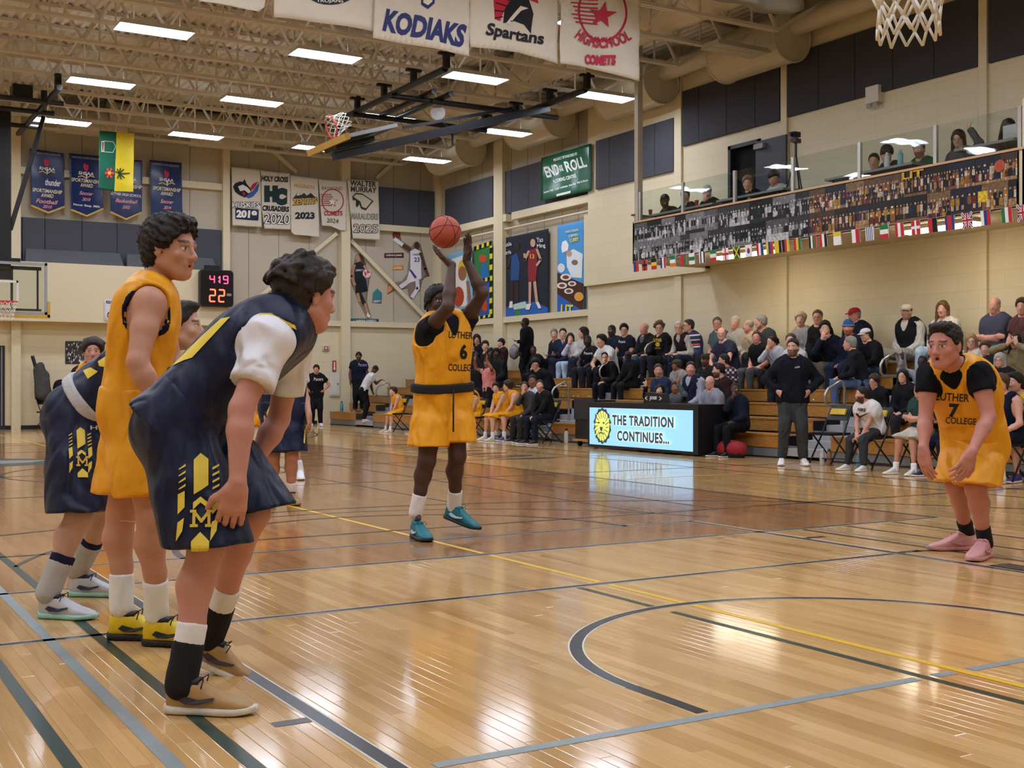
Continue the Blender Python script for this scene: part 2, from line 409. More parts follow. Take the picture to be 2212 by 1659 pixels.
parc(Wl, BLACK, 0, 4.25, 1.8, 0, 180, 0.05); parc(Wl, BLACK, 0, 0, 6.75, 12, 168, 0.05, 96)
parc(Wl, GREEN, 0, 3.42, 3.0, 20, 160, 0.035)
pline(Wl, BLACK, 4.5, 3.42, 4.5, 21.4, 0.05); pline(Wl, BLACK, -4.5, 3.42, -4.5, 21.4, 0.05); pline(Wl, BLACK, -4.5, 21.4, 4.5, 21.4, 0.05)
for yy in (4.95, 9.4, 15.4): pline(Wl, BLACK, -4.5, yy, 9.0, yy, 0.045)
pline(Wl, BLACK, -7.5, 12.42, 8.4, 12.42, 0.05); parc(Wl, BLACK, 0, 12.42, 1.8, 0, 360, 0.05)
pline(Wl, BLACK, 7.55, -3, 7.55, 26.4, 0.06); pline(Wl, BLACK, 6.75, 3, 6.75, 24, 0.04); pline(Wl, BLACK, -7.5, 26.4, 7.5, 26.4, 0.05)
pline(Wl, BLACK, 3.35, 4.95, 3.35, 21, 0.035); pline(Wl, BLACK, 2.6, 4.95, 2.6, 18, 0.035); pline(Wl, BLACK, 1.5, 6.4, 1.5, 18, 0.03)
pline(Wl, YELLOW, -6, 15.0, 8, 15.0, 0.03); pline(Wl, YELLOW, 5.7, 6.9, 5.7, 3.6, 0.03); pline(Wl, YELLOW, 3.6, 8.2, 7.4, 8.2, 0.03)
parc(Wl, BLACK, 0, 24.85, 6.75, 192, 348, 0.05, 96); pline(Wl, BLACK, -2.45, 20.6, 2.45, 20.6, 0.05); pline(Wl, BLACK, 2.45, 20.6, 2.45, 26.4, 0.05)
# centre emblem and the brush-like lettering strokes on the far side
mb = MB(); mb.lathe([(1.0, 0.0010), (1.0, 0.0013)], 32, (-1.6, 15.5, 0)); mb.build('court_emblem', GREEN, floor)
mb = MB(); mb.prism([(-.9, -.3), (-.2, -.5), (.6, -.25), (.9, .2), (.2, .45), (-.5, .3)], (-1.6, 15.5, 0.0014), (1, 0, 0), (0, 1, 0), 0.0005); mb.build('court_emblem_patch', mat('paint_slate', '#7d8588', 0.3), floor)
rs = random.Random(3)
for k in range(13):
    y = 12.2+k*0.42
    mb = MB(); mb.prism([(0, 0), (0.16, 0.02), (1.05, 0.26+rs.random()*.1), (1.1, 0.36), (0.2, 0.2)] if k % 2 else [(0, 0.1), (0.9, -0.05), (1.15, 0.05), (0.3, 0.22)], (5.2, y, 0.001), (1, 0, 0), (0, 1, 0), 0.0004)
    mb.build('court_lettering_stroke', BLACK, floor)

# ---- walls
def block_mat(name, col, along):
    """painted concrete block: very shallow joints"""
    m = bpy.data.materials.new(name); m.use_nodes = True; nt = m.node_tree; N = nt.nodes; L = nt.links; b = N['Principled BSDF']
    g = N.new('ShaderNodeNewGeometry'); sp = N.new('ShaderNodeSeparateXYZ'); L.new(g.outputs['Position'], sp.inputs[0])
    cv = N.new('ShaderNodeCombineXYZ'); L.new(sp.outputs[0 if along == 'x' else 1], cv.inputs[0]); L.new(sp.outputs[2], cv.inputs[1])
    br = N.new('ShaderNodeTexBrick'); br.inputs['Scale'].default_value = 1.0; br.inputs['Brick Width'].default_value = 0.9; br.inputs['Row Height'].default_value = 0.3
    br.inputs['Mortar Size'].default_value = 0.005; br.inputs['Mortar Smooth'].default_value = 0.4; L.new(cv.outputs[0], br.inputs['Vector'])
    c = lin(col); br.inputs['Color1'].default_value = c; br.inputs['Color2'].default_value = tuple(x*0.965 for x in c[:3])+(1,); br.inputs['Mortar'].default_value = tuple(x*0.86 for x in c[:3])+(1,)
    nz = N.new('ShaderNodeTexNoise'); nz.inputs['Scale'].default_value = 0.7; L.new(g.outputs['Position'], nz.inputs['Vector'])
    mr = N.new('ShaderNodeMapRange'); mr.inputs[3].default_value = 0.95; mr.inputs[4].default_value = 1.05; L.new(nz.outputs['Fac'], mr.inputs[0])
    vm = N.new('ShaderNodeVectorMath'); vm.operation = 'SCALE'; L.new(br.outputs['Color'], vm.inputs[0]); L.new(mr.outputs[0], vm.inputs['Scale']); L.new(vm.outputs[0], b.inputs['Base Color'])
    b.inputs['Roughness'].default_value = 0.55
    bp = N.new('ShaderNodeBump'); bp.inputs['Strength'].default_value = 0.25; bp.inputs['Distance'].default_value = 0.01; bp.invert = True; L.new(br.outputs['Fac'], bp.inputs['Height']); L.new(bp.outputs[0], b.inputs['Normal'])
    MATS[name] = m; return m
CREAM = '#ddd0ae'
BLKX = block_mat('cream_block_far', CREAM, 'x'); BLKY = block_mat('cream_block_side', CREAM, 'y')
CRM = mat('cream_paint', CREAM, 0.5, var=0.03, vscale=1.5); SID = mat('beige_siding', '#bdb39d', 0.5, var=0.04, vscale=1.0)
PANEL = mat('charcoal_panel', '#4a4c54', 0.85, var=0.05, bump=0.1, bscale=200); DARKP = mat('near_black_panel', '#3c3c42', 0.85, var=0.05, bump=0.1, bscale=200)
SEAM = mat('seam_strip', '#8e8672', 0.8)
ZL = 2.9
mb = MB(); mb.bx(-11, XR+.2, YF, YF+.2, 0, ZL); wall_far = struct(mb.build('wall_far', BLKX))
mb = MB(); mb.bx(-11, XR+.2, YF+.06, YF+.2, ZL, ZD+.2); struct(mb.build('wall_far_upper', SID))
wfu = bpy.data.objects['wall_far_upper']
mb = MB(); mb.bx(XR, XR+.2, 20.9, YF, 0, ZL); struct(mb.build('wall_right_lower', BLKY))
mb = MB(); mb.bx(XR+.06, XR+.2, 20.9, YF, ZL, ZD+.2); wru = struct(mb.build('wall_right_upper', SID))
mb2 = MB(); mb2.bx(XW, XR+.2, -8, 14.76, 0, ZD+.2); mb2.bx(XW, XR+.2, 15.66, 20.9, 0, ZD+.2); mb2.bx(XW, XR+.2, 14.76, 15.66, 0, 3.88); mb2.bx(XW, XR+.2, 14.76, 15.66, 6.05, ZD+.2)
wall_right = struct(mb2.build('wall_right', BLKY))
mb = MB(); mb.bx(-11.2, -11, -8, YF, 0, ZD+.2); struct(mb.build('wall_left', BLKY))
mb = MB(); mb.bx(-11.2, XR+.2, -8.2, -8, 0, ZD+.2); struct(mb.build('wall_back', BLKX))
# siding seams (narrow strips in a darker beige) and girts, columns, sills
def trim(n, mb, m=CRM): return struct(mb.build('trim_%d' % n, m))
for k, px in enumerate((97, 177, 253, 330, 410, 537, 602, 668, 790, 850, 908)):
    x = aty(px, 500, YF+.06).x; mb = MB(); mb.bx(x-.006, x+.006, YF+.052, YF+.062, ZL, ZD); mb.build('siding_seam', SEAM, wfu)
for px in (985, 1015, 1042, 1105, 1140, 1176, 1215, 1250):
    y = atx(px, 500, XR+.06).y; mb = MB(); mb.bx(XR+.052, XR+.062, y-.006, y+.006, ZL, ZD); mb.build('siding_seam', SEAM, wru)
n = 1
for pl, pr in ((25, 45), (482, 497), (738, 757), (942, 961)):     # far wall columns
    a, b = aty(pl, 500, YF-.15).x, aty(pr, 500, YF-.15).x
    mb = MB(); mb.bx(a, b, YF-.15, YF+.1, 0, ZD); trim(n, mb); n += 1
for pl, pr in ((1066, 1085),):
    a, b = atx(pl, 500, XR-.15).y, atx(pr, 500, XR-.15).y
    mb = MB(); mb.bx(XR-.15, XR+.1, b, a, 0, ZD); trim(n, mb); n += 1
for pl, pr in ((1456, 1471), (1686, 1699), (2113, 2131)):         # shallow pilasters of the block wall
    a, b = atx(pl, 300, XW-.06).y, atx(pr, 300, XW-.06).y
    mb = MB(); mb.bx(XW-.06, XW+.1, b, a, 0, ZD); trim(n, mb, BLKY); n += 1
mb = MB(); mb.bx(-11, XR, YF-.12, YF+.1, ZL-.06, ZL+.1); trim(n, mb); n += 1                   # sill
mb = MB(); mb.bx(XR-.12, XR+.1, 20.9, YF, ZL-.06, ZL+.1); trim(n, mb); n += 1
mb = MB(); mb.bx(-11, aty(478, 400, YF).x, YF-.1, YF+.1, 6.52, 6.7); trim(n, mb); n += 1        # girts
mb = MB(); mb.bx(aty(760, 500, YF).x, XR, YF-.12, YF+.1, 5.72, 5.9); trim(n, mb); n += 1
mb = MB(); mb.bx(XR-.14, XR+.1, 20.9, 24.6, 5.62, 5.82); mb.bx(XR-.14, XR+.1, 24.9, YF, 5.62, 5.82); trim(n, mb); n += 1
mb = MB(); mb.tube([(XR-.06, 20.9, 5.42), (XR-.06, YF, 5.42)], 0.03, 8); trim(n, mb); n += 1     # conduit
for a, b in (((500, 690), (727, 503)), ((757, 518), (918, 685)), ((588, 325), (640, 372)), ((882, 322), (812, 385))):   # wind braces
    mb = MB(); mb.beam(aty(*a, YF-.02), aty(*b, YF-.02), 0.11, 0.08, (0, 1, 0)); trim(n, mb); n += 1
# bulkhead box at the far left, its sloped grey ledge pads
xe = aty(497, 640, 28.8).x
mb = MB(); mb.bx(-11, xe, 28.8, YF, 2.75, 4.25); trim(n, mb); n += 1
def panels(parent, m, pxs, fn, z0, z1, th, axis):
    for a, b in zip(pxs[:-1], pxs[1:]):
        p, q = fn(a), fn(b); g = 0.008; mb = MB()
        if axis == 'x': mb.bx(p+g, q-g, YF-th, YF+.06, z0, z1)
        else: mb.bx(parent_x-th, parent_x+.02, q+g, p-g, z0, z1)
        mb.build('acoustic_panel', m, parent)
panels(wfu, PANEL, (-40, 48, 97, 177, 253, 330, 405, 478), lambda p: aty(p, 500, YF-.06).x, 4.2, 5.42, .06, 'x')
panels(wfu, PANEL, (757, 850, 905, 942), lambda p: aty(p, 450, YF-.06).x, 5.9, 7.02, .06, 'x')
parent_x = XR
panels(wru, PANEL, (961, 1014, 1064), lambda p: atx(p, 450, XR-.06).y, 5.84, 7.0, .06, 'y')
panels(wru, PANEL, (1087, 1105, 1141, 1180, 1225, 1277), lambda p: atx(p, 450, XR-.06).y, 5.84, 7.0, .06, 'y')
parent_x = XW
panels(wall_right, PANEL, (1286, 1316, 1372, 1414, 1455), lambda p: atx(p, 350, XW-.06).y, 5.87, 7.04, .06, 'y')
panels(wall_right, DARKP, (1473, 1509, 1569, 1631, 1684), lambda p: atx(p, 250, XW-.06).y, 6.36, 7.55, .06, 'y')
panels(wall_right, DARKP, (1700, 1768, 1846, 1928, 2017, 2112), lambda p: atx(p, 150, XW-.06).y, 6.38, 7.58, .06, 'y')
panels(wall_right, DARKP, (2134, 2215, 2300), lambda p: atx(p, 100, XW-.06).y, 6.38, 7.58, .06, 'y')
for a, b in ((56, 268), (275, 470)):
    x0, x1 = aty(a, 560, 28.9).x, aty(b, 560, 28.9).x
    mb = MB(); mb.add([(x0, 28.9, 4.25), (x1, 28.9, 4.25), (x1-.05, 29.2, 4.62), (x0+.05, 29.2, 4.62), (x0, 29.24, 4.25), (x1, 29.24, 4.25)],
                      [(0, 1, 2, 3), (0, 3, 4), (1, 5, 2), (0, 4, 5, 1), (2, 5, 4, 3)]); mb.build('ledge_pad', mat('grey_pad', '#5c5d60', .8), wfu)
mb = MB(); mb.bx(-11, 9.0, YF-.02, YF, 0, .1); o = struct(mb.build('baseboard_far', mat('black_base', '#1b1a1d', .5)))
# upper block band that overhangs beside the gallery
mb = MB(); mb.bx(XW-.12, XW, 16.3, 20.9, 3.55, 5.3); trim(n, mb, BLKY); n += 1
# ---- roof deck: corrugated, flutes along y
mb = MB(); P = 0.2; xs = []
x = -11.0
while x < XR+.2:
    xs += [(x, ZD), (x+.07, ZD), (x+.1, ZD-.045), (x+.17, ZD-.045)]; x += P
vs = [(a, -8, z) for a, z in xs]+[(a, YF, z) for a, z in xs]; k = len(xs)
mb.add(vs, [(i, i+1, k+i+1, k+i) for i in range(k-1)])
ceiling = struct(mb.build('ceiling', mat('deck_paint', '#d2cabb', .5, var=.05, vscale=.5), fix=False))
# ---- open-web joists along x
JST = mat('joist_paint', '#cfc6b4', .45, var=.04, vscale=.8)
def joist(y, first=None):
    x0, x1 = -11.0, XR-.1
    n_ = JY.index(y); ORD = ('first', 'second', 'third', 'fourth', 'fifth', 'sixth', 'seventh', 'eighth', 'ninth', 'tenth', 'eleventh', 'twelfth')
    lab = 'cream open-web steel roof joist, %s from the far wall' % ORD[len(JY)-1-n_]
    if first:
        c = copy_tree(first, (0, y-first.location.y, 0)); c['label'] = lab; return c
    r = thing('roof_joist', lab, 'joist', (0, y, ZJ), 'open-web roof joists')
    mb = MB(); mb.bx(x0, x1, y-.06, y+.06, ZD-.12, ZD-.05); mb.build('top_chord', JST, r)
    mb = MB(); mb.bx(x0+1, 11.2, y-.06, y-.012, ZJ, ZJ+.06); mb.build('bottom_chord', JST, r)
    mb = MB(); mb.bx(x0+1, 11.2, y+.012, y+.06, ZJ, ZJ+.06); mb.build('bottom_chord', JST, r)
    xx = x0+1; up = True; N = 18; st = (11.2-xx)/N
    for i in range(N):
        a = V((xx+i*st, y, ZJ+.04)); c = V((xx+(i+.5)*st, y, ZD-.1)); b = V((xx+(i+1)*st, y, ZJ+.04))
        if c.x > 0.0:
            for p, q in ((a, c), (c, b)):
                mb = MB(); mb.beam(p, q, .045, .045); mb.build('web_diagonal', JST, r)
            mb = MB(); mb.beam(V((c.x, y, ZJ+.04)), c, .03, .03); mb.build('web_post', JST, r)
    mb = MB(); mb.beam((11.2, y, ZJ+.03), (x1, y, ZD-.1), .06, .06); mb.build('end_diagonal', JST, r)
    return r
JY = [12.6+1.417*k for k in range(12)]
j0 = joist(JY[0])
for y in JY[1:]: joist(y, j0)
BR = MB()
for xb in (3.0, 6.2, 9.3):
    r = thing('joist_bridging', 'row of crossed steel bridging bars between roof joists, %s' % {3.0: 'nearest the far left basket', 6.2: 'above the folded-up side basket', 9.3: 'nearest the right wall ducts'}[xb], 'bracing', (xb, 20, ZJ), 'bridging rows')
    for a, b in zip(JY[:-1], JY[1:]):
        mb = MB(); mb.beam((xb, a, ZJ+.05), (xb, b, ZD-.12), .03, .03); mb.build('bridging_bar', JST, r)
        mb = MB(); mb.beam((xb+.05, a, ZD-.12), (xb+.05, b, ZJ+.05), .03, .03); mb.build('bridging_bar', JST, r)
# ---- ceiling light fixtures
HOUS = mat('fixture_housing', '#c9c4b8', .4); LENS = glow('lens_warm', '#e4ecff', LAMP)
LENSB = glow('lens_cool', '#c9ecff', LAMP*0.55); UPL = glow('added_uplight_glow', '#eef2ff', LAMP*.22); OFFL = mat('lens_off', '#b9ae97', .5)
def fixture(x, y, lens, label, z=7.3):
    r = thing('ceiling_light', label, 'light', (x, y, z), 'gym ceiling lights')
    mb = MB(); mb.add([(x-.64, y-.27, z), (x+.64, y-.27, z), (x+.64, y+.27, z), (x-.64, y+.27, z), (x-.6, y-.2, z+.1), (x+.6, y-.2, z+.1), (x+.6, y+.2, z+.1), (x-.6, y+.2, z+.1)],
                      [(0, 1, 5, 4), (1, 2, 6, 5), (2, 3, 7, 6), (3, 0, 4, 7), (4, 5, 6, 7)]); mb.build('housing', HOUS, r, fix=False)
    for dy in (-.13, .13):
        mb = MB(); mb.add([(x-.62, y+dy-.115, z+.004), (x-.62, y+dy+.115, z+.004), (x+.62, y+dy+.115, z+.004), (x+.62, y+dy-.115, z+.004)], [(0, 1, 2, 3)]); mb.build('lens', lens, r, fix=False)
    if lens is not OFFL:
        mb = MB(); mb.add([(x-.5, y-.06, z+.104), (x+.5, y-.06, z+.104), (x+.5, y+.06, z+.104), (x-.5, y+.06, z+.104)], [(0, 1, 2, 3)]); mb.build('added_uplight', UPL, r, fix=False)  # added glow on the housing top, brightens the roof deck
    mb = MB(); mb.bx(x-.62, x+.62, y-.012, y+.012, z-.004, z+.01); mb.build('centre_rib', HOUS, r)
    for dx in (-.45, .45):
        mb = MB(); mb.tube([(x+dx, y, z+.1), (x+dx, y, ZJ+.1)], .006, 5); mb.build('hanger', JST, r)
    return r
GX = [-8.16, -4.98, -1.8, 1.38, 4.56, 7.77, 10.95]; GY = [-3.6, 0.65, 4.9, 9.15, 13.4, 17.6, 21.85, 26.1]
rown = {17.6: 'nearest row in view', 21.85: 'middle row', 26.1: 'row nearest the far wall'}; coln = {1.38: 'leftmost', 4.56: 'second from left', 7.77: 'third from left', 10.95: 'rightmost'}
for x in GX:
    for y in GY:
        off = x > 10 and y < 17
        if y in rown and x in coln:
            lb = '%s%s ceiling light in the %s of lights' % ('bluish ' if (x == 1.38 and y == 17.6) else '', coln[x], rown[y])
        elif off and y == 13.4: lb = 'unlit ceiling light fixture above the gallery rail'
        else: lb = 'ceiling light above the near half of the court'
        fixture(x, y, OFFL if off else (LENSB if (x == 1.38 and y == 17.6) else LENS), lb)
# ================================================================ FIXED OBJECTS
def wood_mat(name, c1, c2, sc=1.0):
    m = bpy.data.materials.new(name); m.use_nodes = True; nt = m.node_tree; N = nt.nodes; L = nt.links; b = N['Principled BSDF']
    g = N.new('ShaderNodeNewGeometry'); mp = N.new('ShaderNodeMapping'); mp.inputs['Scale'].default_value = (3*sc, 1.1*sc, 14*sc); L.new(g.outputs['Position'], mp.inputs[0])
    nz = N.new('ShaderNodeTexNoise'); nz.inputs['Scale'].default_value = 1.6; nz.inputs['Detail'].default_value = 5; nz.inputs['Distortion'].default_value = 1.4; L.new(mp.outputs[0], nz.inputs['Vector'])
    wv = N.new('ShaderNodeMath'); wv.operation = 'PINGPONG'; L.new(nz.outputs['Fac'], wv.inputs[0]); wv.inputs[1].default_value = 0.055
    mr = N.new('ShaderNodeMapRange'); mr.inputs[2].default_value = 0.055; L.new(wv.outputs[0], mr.inputs[0])
    mx = N.new('ShaderNodeMix'); mx.data_type = 'RGBA'; mx.inputs[6].default_value = lin(c1); mx.inputs[7].default_value = lin(c2); L.new(mr.outputs[0], mx.inputs[0]); L.new(mx.outputs[2], b.inputs['Base Color'])
    b.inputs['Roughness'].default_value = .35; MATS[name] = m; return m
OAK = wood_mat('bleacher_oak', '#96622a', '#c18c46'); STEEL = mat('grey_steel', '#85878a', .45, metal=.3); RAILM = mat('rail_steel', '#b5b2ab', .3, metal=.8); BLK = mat('black_metal', '#17171b', .4); BLKF = mat('black_fabric', '#141418', .85)
def seatz(n): return .375+.23*(n-1)
def rowx(n): return 9.2+.6*(n-1)
SECT = [(-3.0, 9.3, 'nearest the camera, behind the visiting bench'), (10.3, 17.0, 'in the middle, behind the scorers table'), (18.1, 25.8, 'beyond the first aisle, behind the home bench'), (27.0, 28.8, 'short end piece by the far wall')]
for y0, y1, lb in SECT:
    r = thing('bleachers', 'wooden bleacher section %s' % lb, 'bleachers', (9.2, y0, 0), 'bleacher sections')
    mb = MB(); mb.bx(9.22, 9.3, y0, y1, .02, .15); mb.build('kick_plate', STEEL, r)
    mb = MB(); mb.bx(9.2, 12.7, y0, y1, 0.0, .02); mb.build('base_rail', BLK, r)
    for n in range(1, 7):
        x, z = rowx(n), seatz(n)
        mb = MB(); mb.bx(x, x+.03, y0, y1, z-.215, z-.03); mb.build('riser_board', OAK, r)
        mb = MB(); mb.bx(x-.012, x+.30, y0, y1, z-.03, z); mb.build('seat_plank', OAK, r)
        mb = MB(); mb.bx(x+.03, x+.62, y0, y1, z-.235, z-.215); mb.build('deck', STEEL, r)
        mb = MB(); mb.bx(x+.06, x+.09, y0+.01, y1-.01, max(.02, z-.46), z-.235); mb.build('understructure', BLK, r)
    for yy in ((y0, y1) if y1-y0 > 2 else (y0, y1)):
        mb = MB(); mb.prism([(9.25, .02), (12.7, .02), (12.7, seatz(6)-.24)] + [q for n in range(6, 0, -1) for q in ((rowx(n)+.05, seatz(n)-.24), (rowx(n)+.05, max(.02, seatz(n)-.46)))], (0, yy, 0), (1, 0, 0), (0, 0, 1), .02); mb.build('end_panel', BLK, r)
def handrail(x, y, z, lb):
    r = thing('handrail', lb, 'handrail', (x, y, z), 'aisle handrails')
    pts = [(x+.05, y, z-.25), (x+.05, y, z+.48), (x+.03, y, z+.56), (x-.05, y, z+.60), (x-.30, y, z+.48), (x-.36, y, z+.40), (x-.36, y, z+.28), (x-.30, y, z+.22), (x+.03, y, z+.22)]
    mb = MB(); mb.tube(pts, .021, 8); mb.build('rail_tube', RAILM, r, smooth=True)
    mb = MB(); mb.cyl((x+.05, y, z-.25), (x+.05, y, z-.05), .028); mb.build('rail_socket', STEEL, r)
for k, (ya, yb, nm) in enumerate(((9.3, 10.3, 'the aisle right of the coach'), (17.0, 18.1, 'the aisle left of the scorers table'), (25.8, 27.0, 'the aisle nearest the far wall'))):
    r = thing('aisle_steps', 'grey metal steps of %s between bleacher sections' % nm, 'steps', (9.2, ya, 0), 'aisle steps')
    for n in range(1, 7):
        x, z = rowx(n), seatz(n)
        for q, (dx, dz) in enumerate(((0, -.115), (.3, 0))):
            mb = MB(); mb.bx(x+dx, min(12.74, x+dx+.31), ya+.02, yb-.02, z+dz-.115-.1, z+dz-.1); mb.build('step', mat('step_grey', '#9a9c9e', .5, var=.1), r)
    for n, w2 in ((2, 'lowest'), (4, 'middle'), (6, 'top')):
        handrail(rowx(n)+.1, (ya+yb)/2-.05, seatz(n), '%s looped steel handrail in %s' % (w2, nm))
# ---- gallery (balcony) with mural, glass rail and flag bunting
XB, YB0, YB1 = 10.76, 7.25, 16.3
gal = thing('gallery', 'cream upper gallery with glass rail projecting from the right wall', 'balcony', (XB, YB0, 3.7))
mb = MB(); mb.bx(XB+.05, XW, YB0, YB1, 3.66, 3.86); mb.build('gallery_slab', CRM, gal)
mb = MB(); mb.bx(XB, XB+.05, YB0-.35, YB1+.05, 3.62, 4.46); mb.build('fascia', CRM, gal)
mb = MB(); mb.bx(XB, XW, YB1, YB1+.05, 3.62, 4.62); mb.build('end_wall', CRM, gal)
mb = MB(); mb.bx(XB-.02, XB+.07, YB0-.35, YB1+.05, 4.44, 4.475); mb.build('ledge_trim', mat('wood_trim', '#c9a57c', .5), gal)
mb = MB(); mb.bx(XB-.03, XW, YB1+.0, YB1+.07, 4.6, 4.63); mb.build('red_cap_strip', mat('red_strip', '#8c2a2c', .5), gal)
mb = MB(); mb.bx(XB, XB+.3, YB0-.4, YB0-.05, 3.62, 5.15); mb.build('end_post', CRM, gal)
mb = MB(); mb.bx(XB+.02, XB+.14, YB1-.1, YB1+.02, 4.46, ZD); mb.build('steel_column', mat('column_grey', '#b7ad9a', .45), gal)
def glass_mat():
    m = bpy.data.materials.new('rail_glass'); m.use_nodes = True; nt = m.node_tree; N = nt.nodes; L = nt.links; N.remove(N['Principled BSDF'])
    t = N.new('ShaderNodeBsdfTransparent'); t.inputs[0].default_value = (.90, .94, .93, 1); g = N.new('ShaderNodeBsdfGlossy'); g.inputs['Roughness'].default_value = .02
    fr = N.new('ShaderNodeFresnel'); fr.inputs[0].default_value = 1.5; mx = N.new('ShaderNodeMixShader')
    nz = N.new('ShaderNodeTexNoise'); nz.inputs['Scale'].default_value = 1.1; bp = N.new('ShaderNodeBump'); bp.inputs['Strength'].default_value = .06; bp.inputs['Distance'].default_value = .05; L.new(nz.outputs['Fac'], bp.inputs['Height']); L.new(bp.outputs[0], g.inputs['Normal'])
    ma = N.new('ShaderNodeMath'); ma.operation = 'MULTIPLY_ADD'; ma.inputs[1].default_value = 1.5; ma.inputs[2].default_value = .03; L.new(fr.outputs[0], ma.inputs[0])
    geo = N.new('ShaderNodeNewGeometry'); iv = N.new('ShaderNodeMath'); iv.operation = 'SUBTRACT'; iv.inputs[0].default_value = 1.0; L.new(geo.outputs['Backfacing'], iv.inputs[1]); mm = N.new('ShaderNodeMath'); mm.operation = 'MULTIPLY'; L.new(ma.outputs[0], mm.inputs[0]); L.new(iv.outputs[0], mm.inputs[1]); L.new(mm.outputs[0], mx.inputs[0]); L.new(t.outputs[0], mx.inputs[1]); L.new(g.outputs[0], mx.inputs[2]); L.new(mx.outputs[0], N['Material Output'].inputs[0]); MATS['rail_glass'] = m; return m
GLS = glass_mat(); GPX = [1384, 1476, 1588, 1714, 1858, 2022, 2205]; GYY = [atx(p, 420, XB+.03).y for p in GPX]
for y in GYY: mb = MB(); mb.bx(XB+.0, XB+.05, y-.03, y+.03, 4.46, 5.06); mb.build('rail_post', mat('brushed_post', '#b9b7b0', .3, metal=.6), gal)
for a, b in zip(GYY[:-1], GYY[1:]): mb = MB(); mb.bx(XB+.018, XB+.03, b+.04, a-.04, 4.49, 5.05); mb.build('glass_pane', GLS, gal)
def mural_mat():
    m = attr_mat('mural_print', .35); N = m.node_tree.nodes; L = m.node_tree.links
    nz = [n for n in N if n.type == 'TEX_NOISE'][0]; nz.inputs['Scale'].default_value = 22; nz.inputs['Detail'].default_value = 6; nz.inputs['Roughness'].default_value = .75
    mr = [n for n in N if n.type == 'MAP_RANGE'][0]; mr.inputs[1].default_value = .3; mr.inputs[2].default_value = .7; mr.inputs[3].default_value = .3; mr.inputs[4].default_value = 1.5
    return m
# mural: collage of team photographs, monochrome on the left turning to colour on the right
rs = random.Random(11); art = Art(); ML = YB1-YB0; H0 = .80
art.rect('#191819', 0, 0, ML, H0)
def snap(x0, y0, x1, y1, u):
    g = lambda v: '#%02x%02x%02x' % (v, v, v)
    colr = u > .52; dk = rs.random() < .5
    bg = rs.choice(['#1f1a18', '#4a3626', '#5c4630', '#26211f', '#3c241c', '#1f2530', '#7a6244']) if colr else g(rs.choice([20, 35, 55, 85, 120]))
    art.rect(bg, x0, y0, x1, y1); w2, h2 = x1-x0, y1-y0
    art.rect(rs.choice(['#7a5836', '#9c7a50', '#40302a']) if colr else g(rs.choice([40, 120, 190])), x0, y0, x1, y0+h2*rs.uniform(.1, .35))
    for rowk in range(rs.choice([1, 2, 2, 3])):
        n2 = rs.randint(4, 9); yy = y0+h2*(.55-.22*rowk)
        for i in range(n2):
            c = rs.choice(['#b5a58c', '#a87c2e', '#16161a', '#6a2620', '#c9bfa8', '#1d2946', '#8c5624', '#121214']) if colr else g(rs.choice([15, 22, 45, 140, 185, 205]))
            sk = rs.choice(['#c99b7c', '#8a5f48', '#e0b898']) if colr else g(rs.choice([110, 170, 200]))
            cx = x0+w2*(i+.5+rs.uniform(-.2, .2))/n2; bw = w2/n2*.38; bh = h2*.2
            art.rect(c, max(x0, cx-bw), max(y0, yy-bh), min(x1, cx+bw), yy+bh*.4); art.disc(sk, cx, min(y1-.01, yy+bh*.75), bw*.55, h2*.05, 7)
            if rs.random() < .6: art.rect(sk, cx-bw*.6, max(y0, yy-bh*1.9), cx-bw*.1, max(y0, yy-bh)); art.rect(sk, cx+bw*.1, max(y0, yy-bh*1.9), cx+bw*.6, max(y0, yy-bh))
for rowi, (a, b) in enumerate(((.40, .79), (.01, .40))):
    x = .01
    while x < ML-.05:
        w2 = min(rs.uniform(.28, .62), ML-.01-x); snap(x, a, x+w2-.006, b-.006, x/ML); x += w2
art.text('#d9a92c', 'LIT', ML*.795, .73, .42, .11, .03)
art.disc('#b5523a', ML*.967, .62, .09, .09, 16); art.rect('#e2c229', ML*.927, .14, ML*.945, .30); art.disc('#a06a4c', ML*.936, .33, .02, .03, 8)
art.put('mural', flat((XB-.003, YB1, 3.64), (0, -1, 0), (0, 0, 1)), gal, mural_mat())
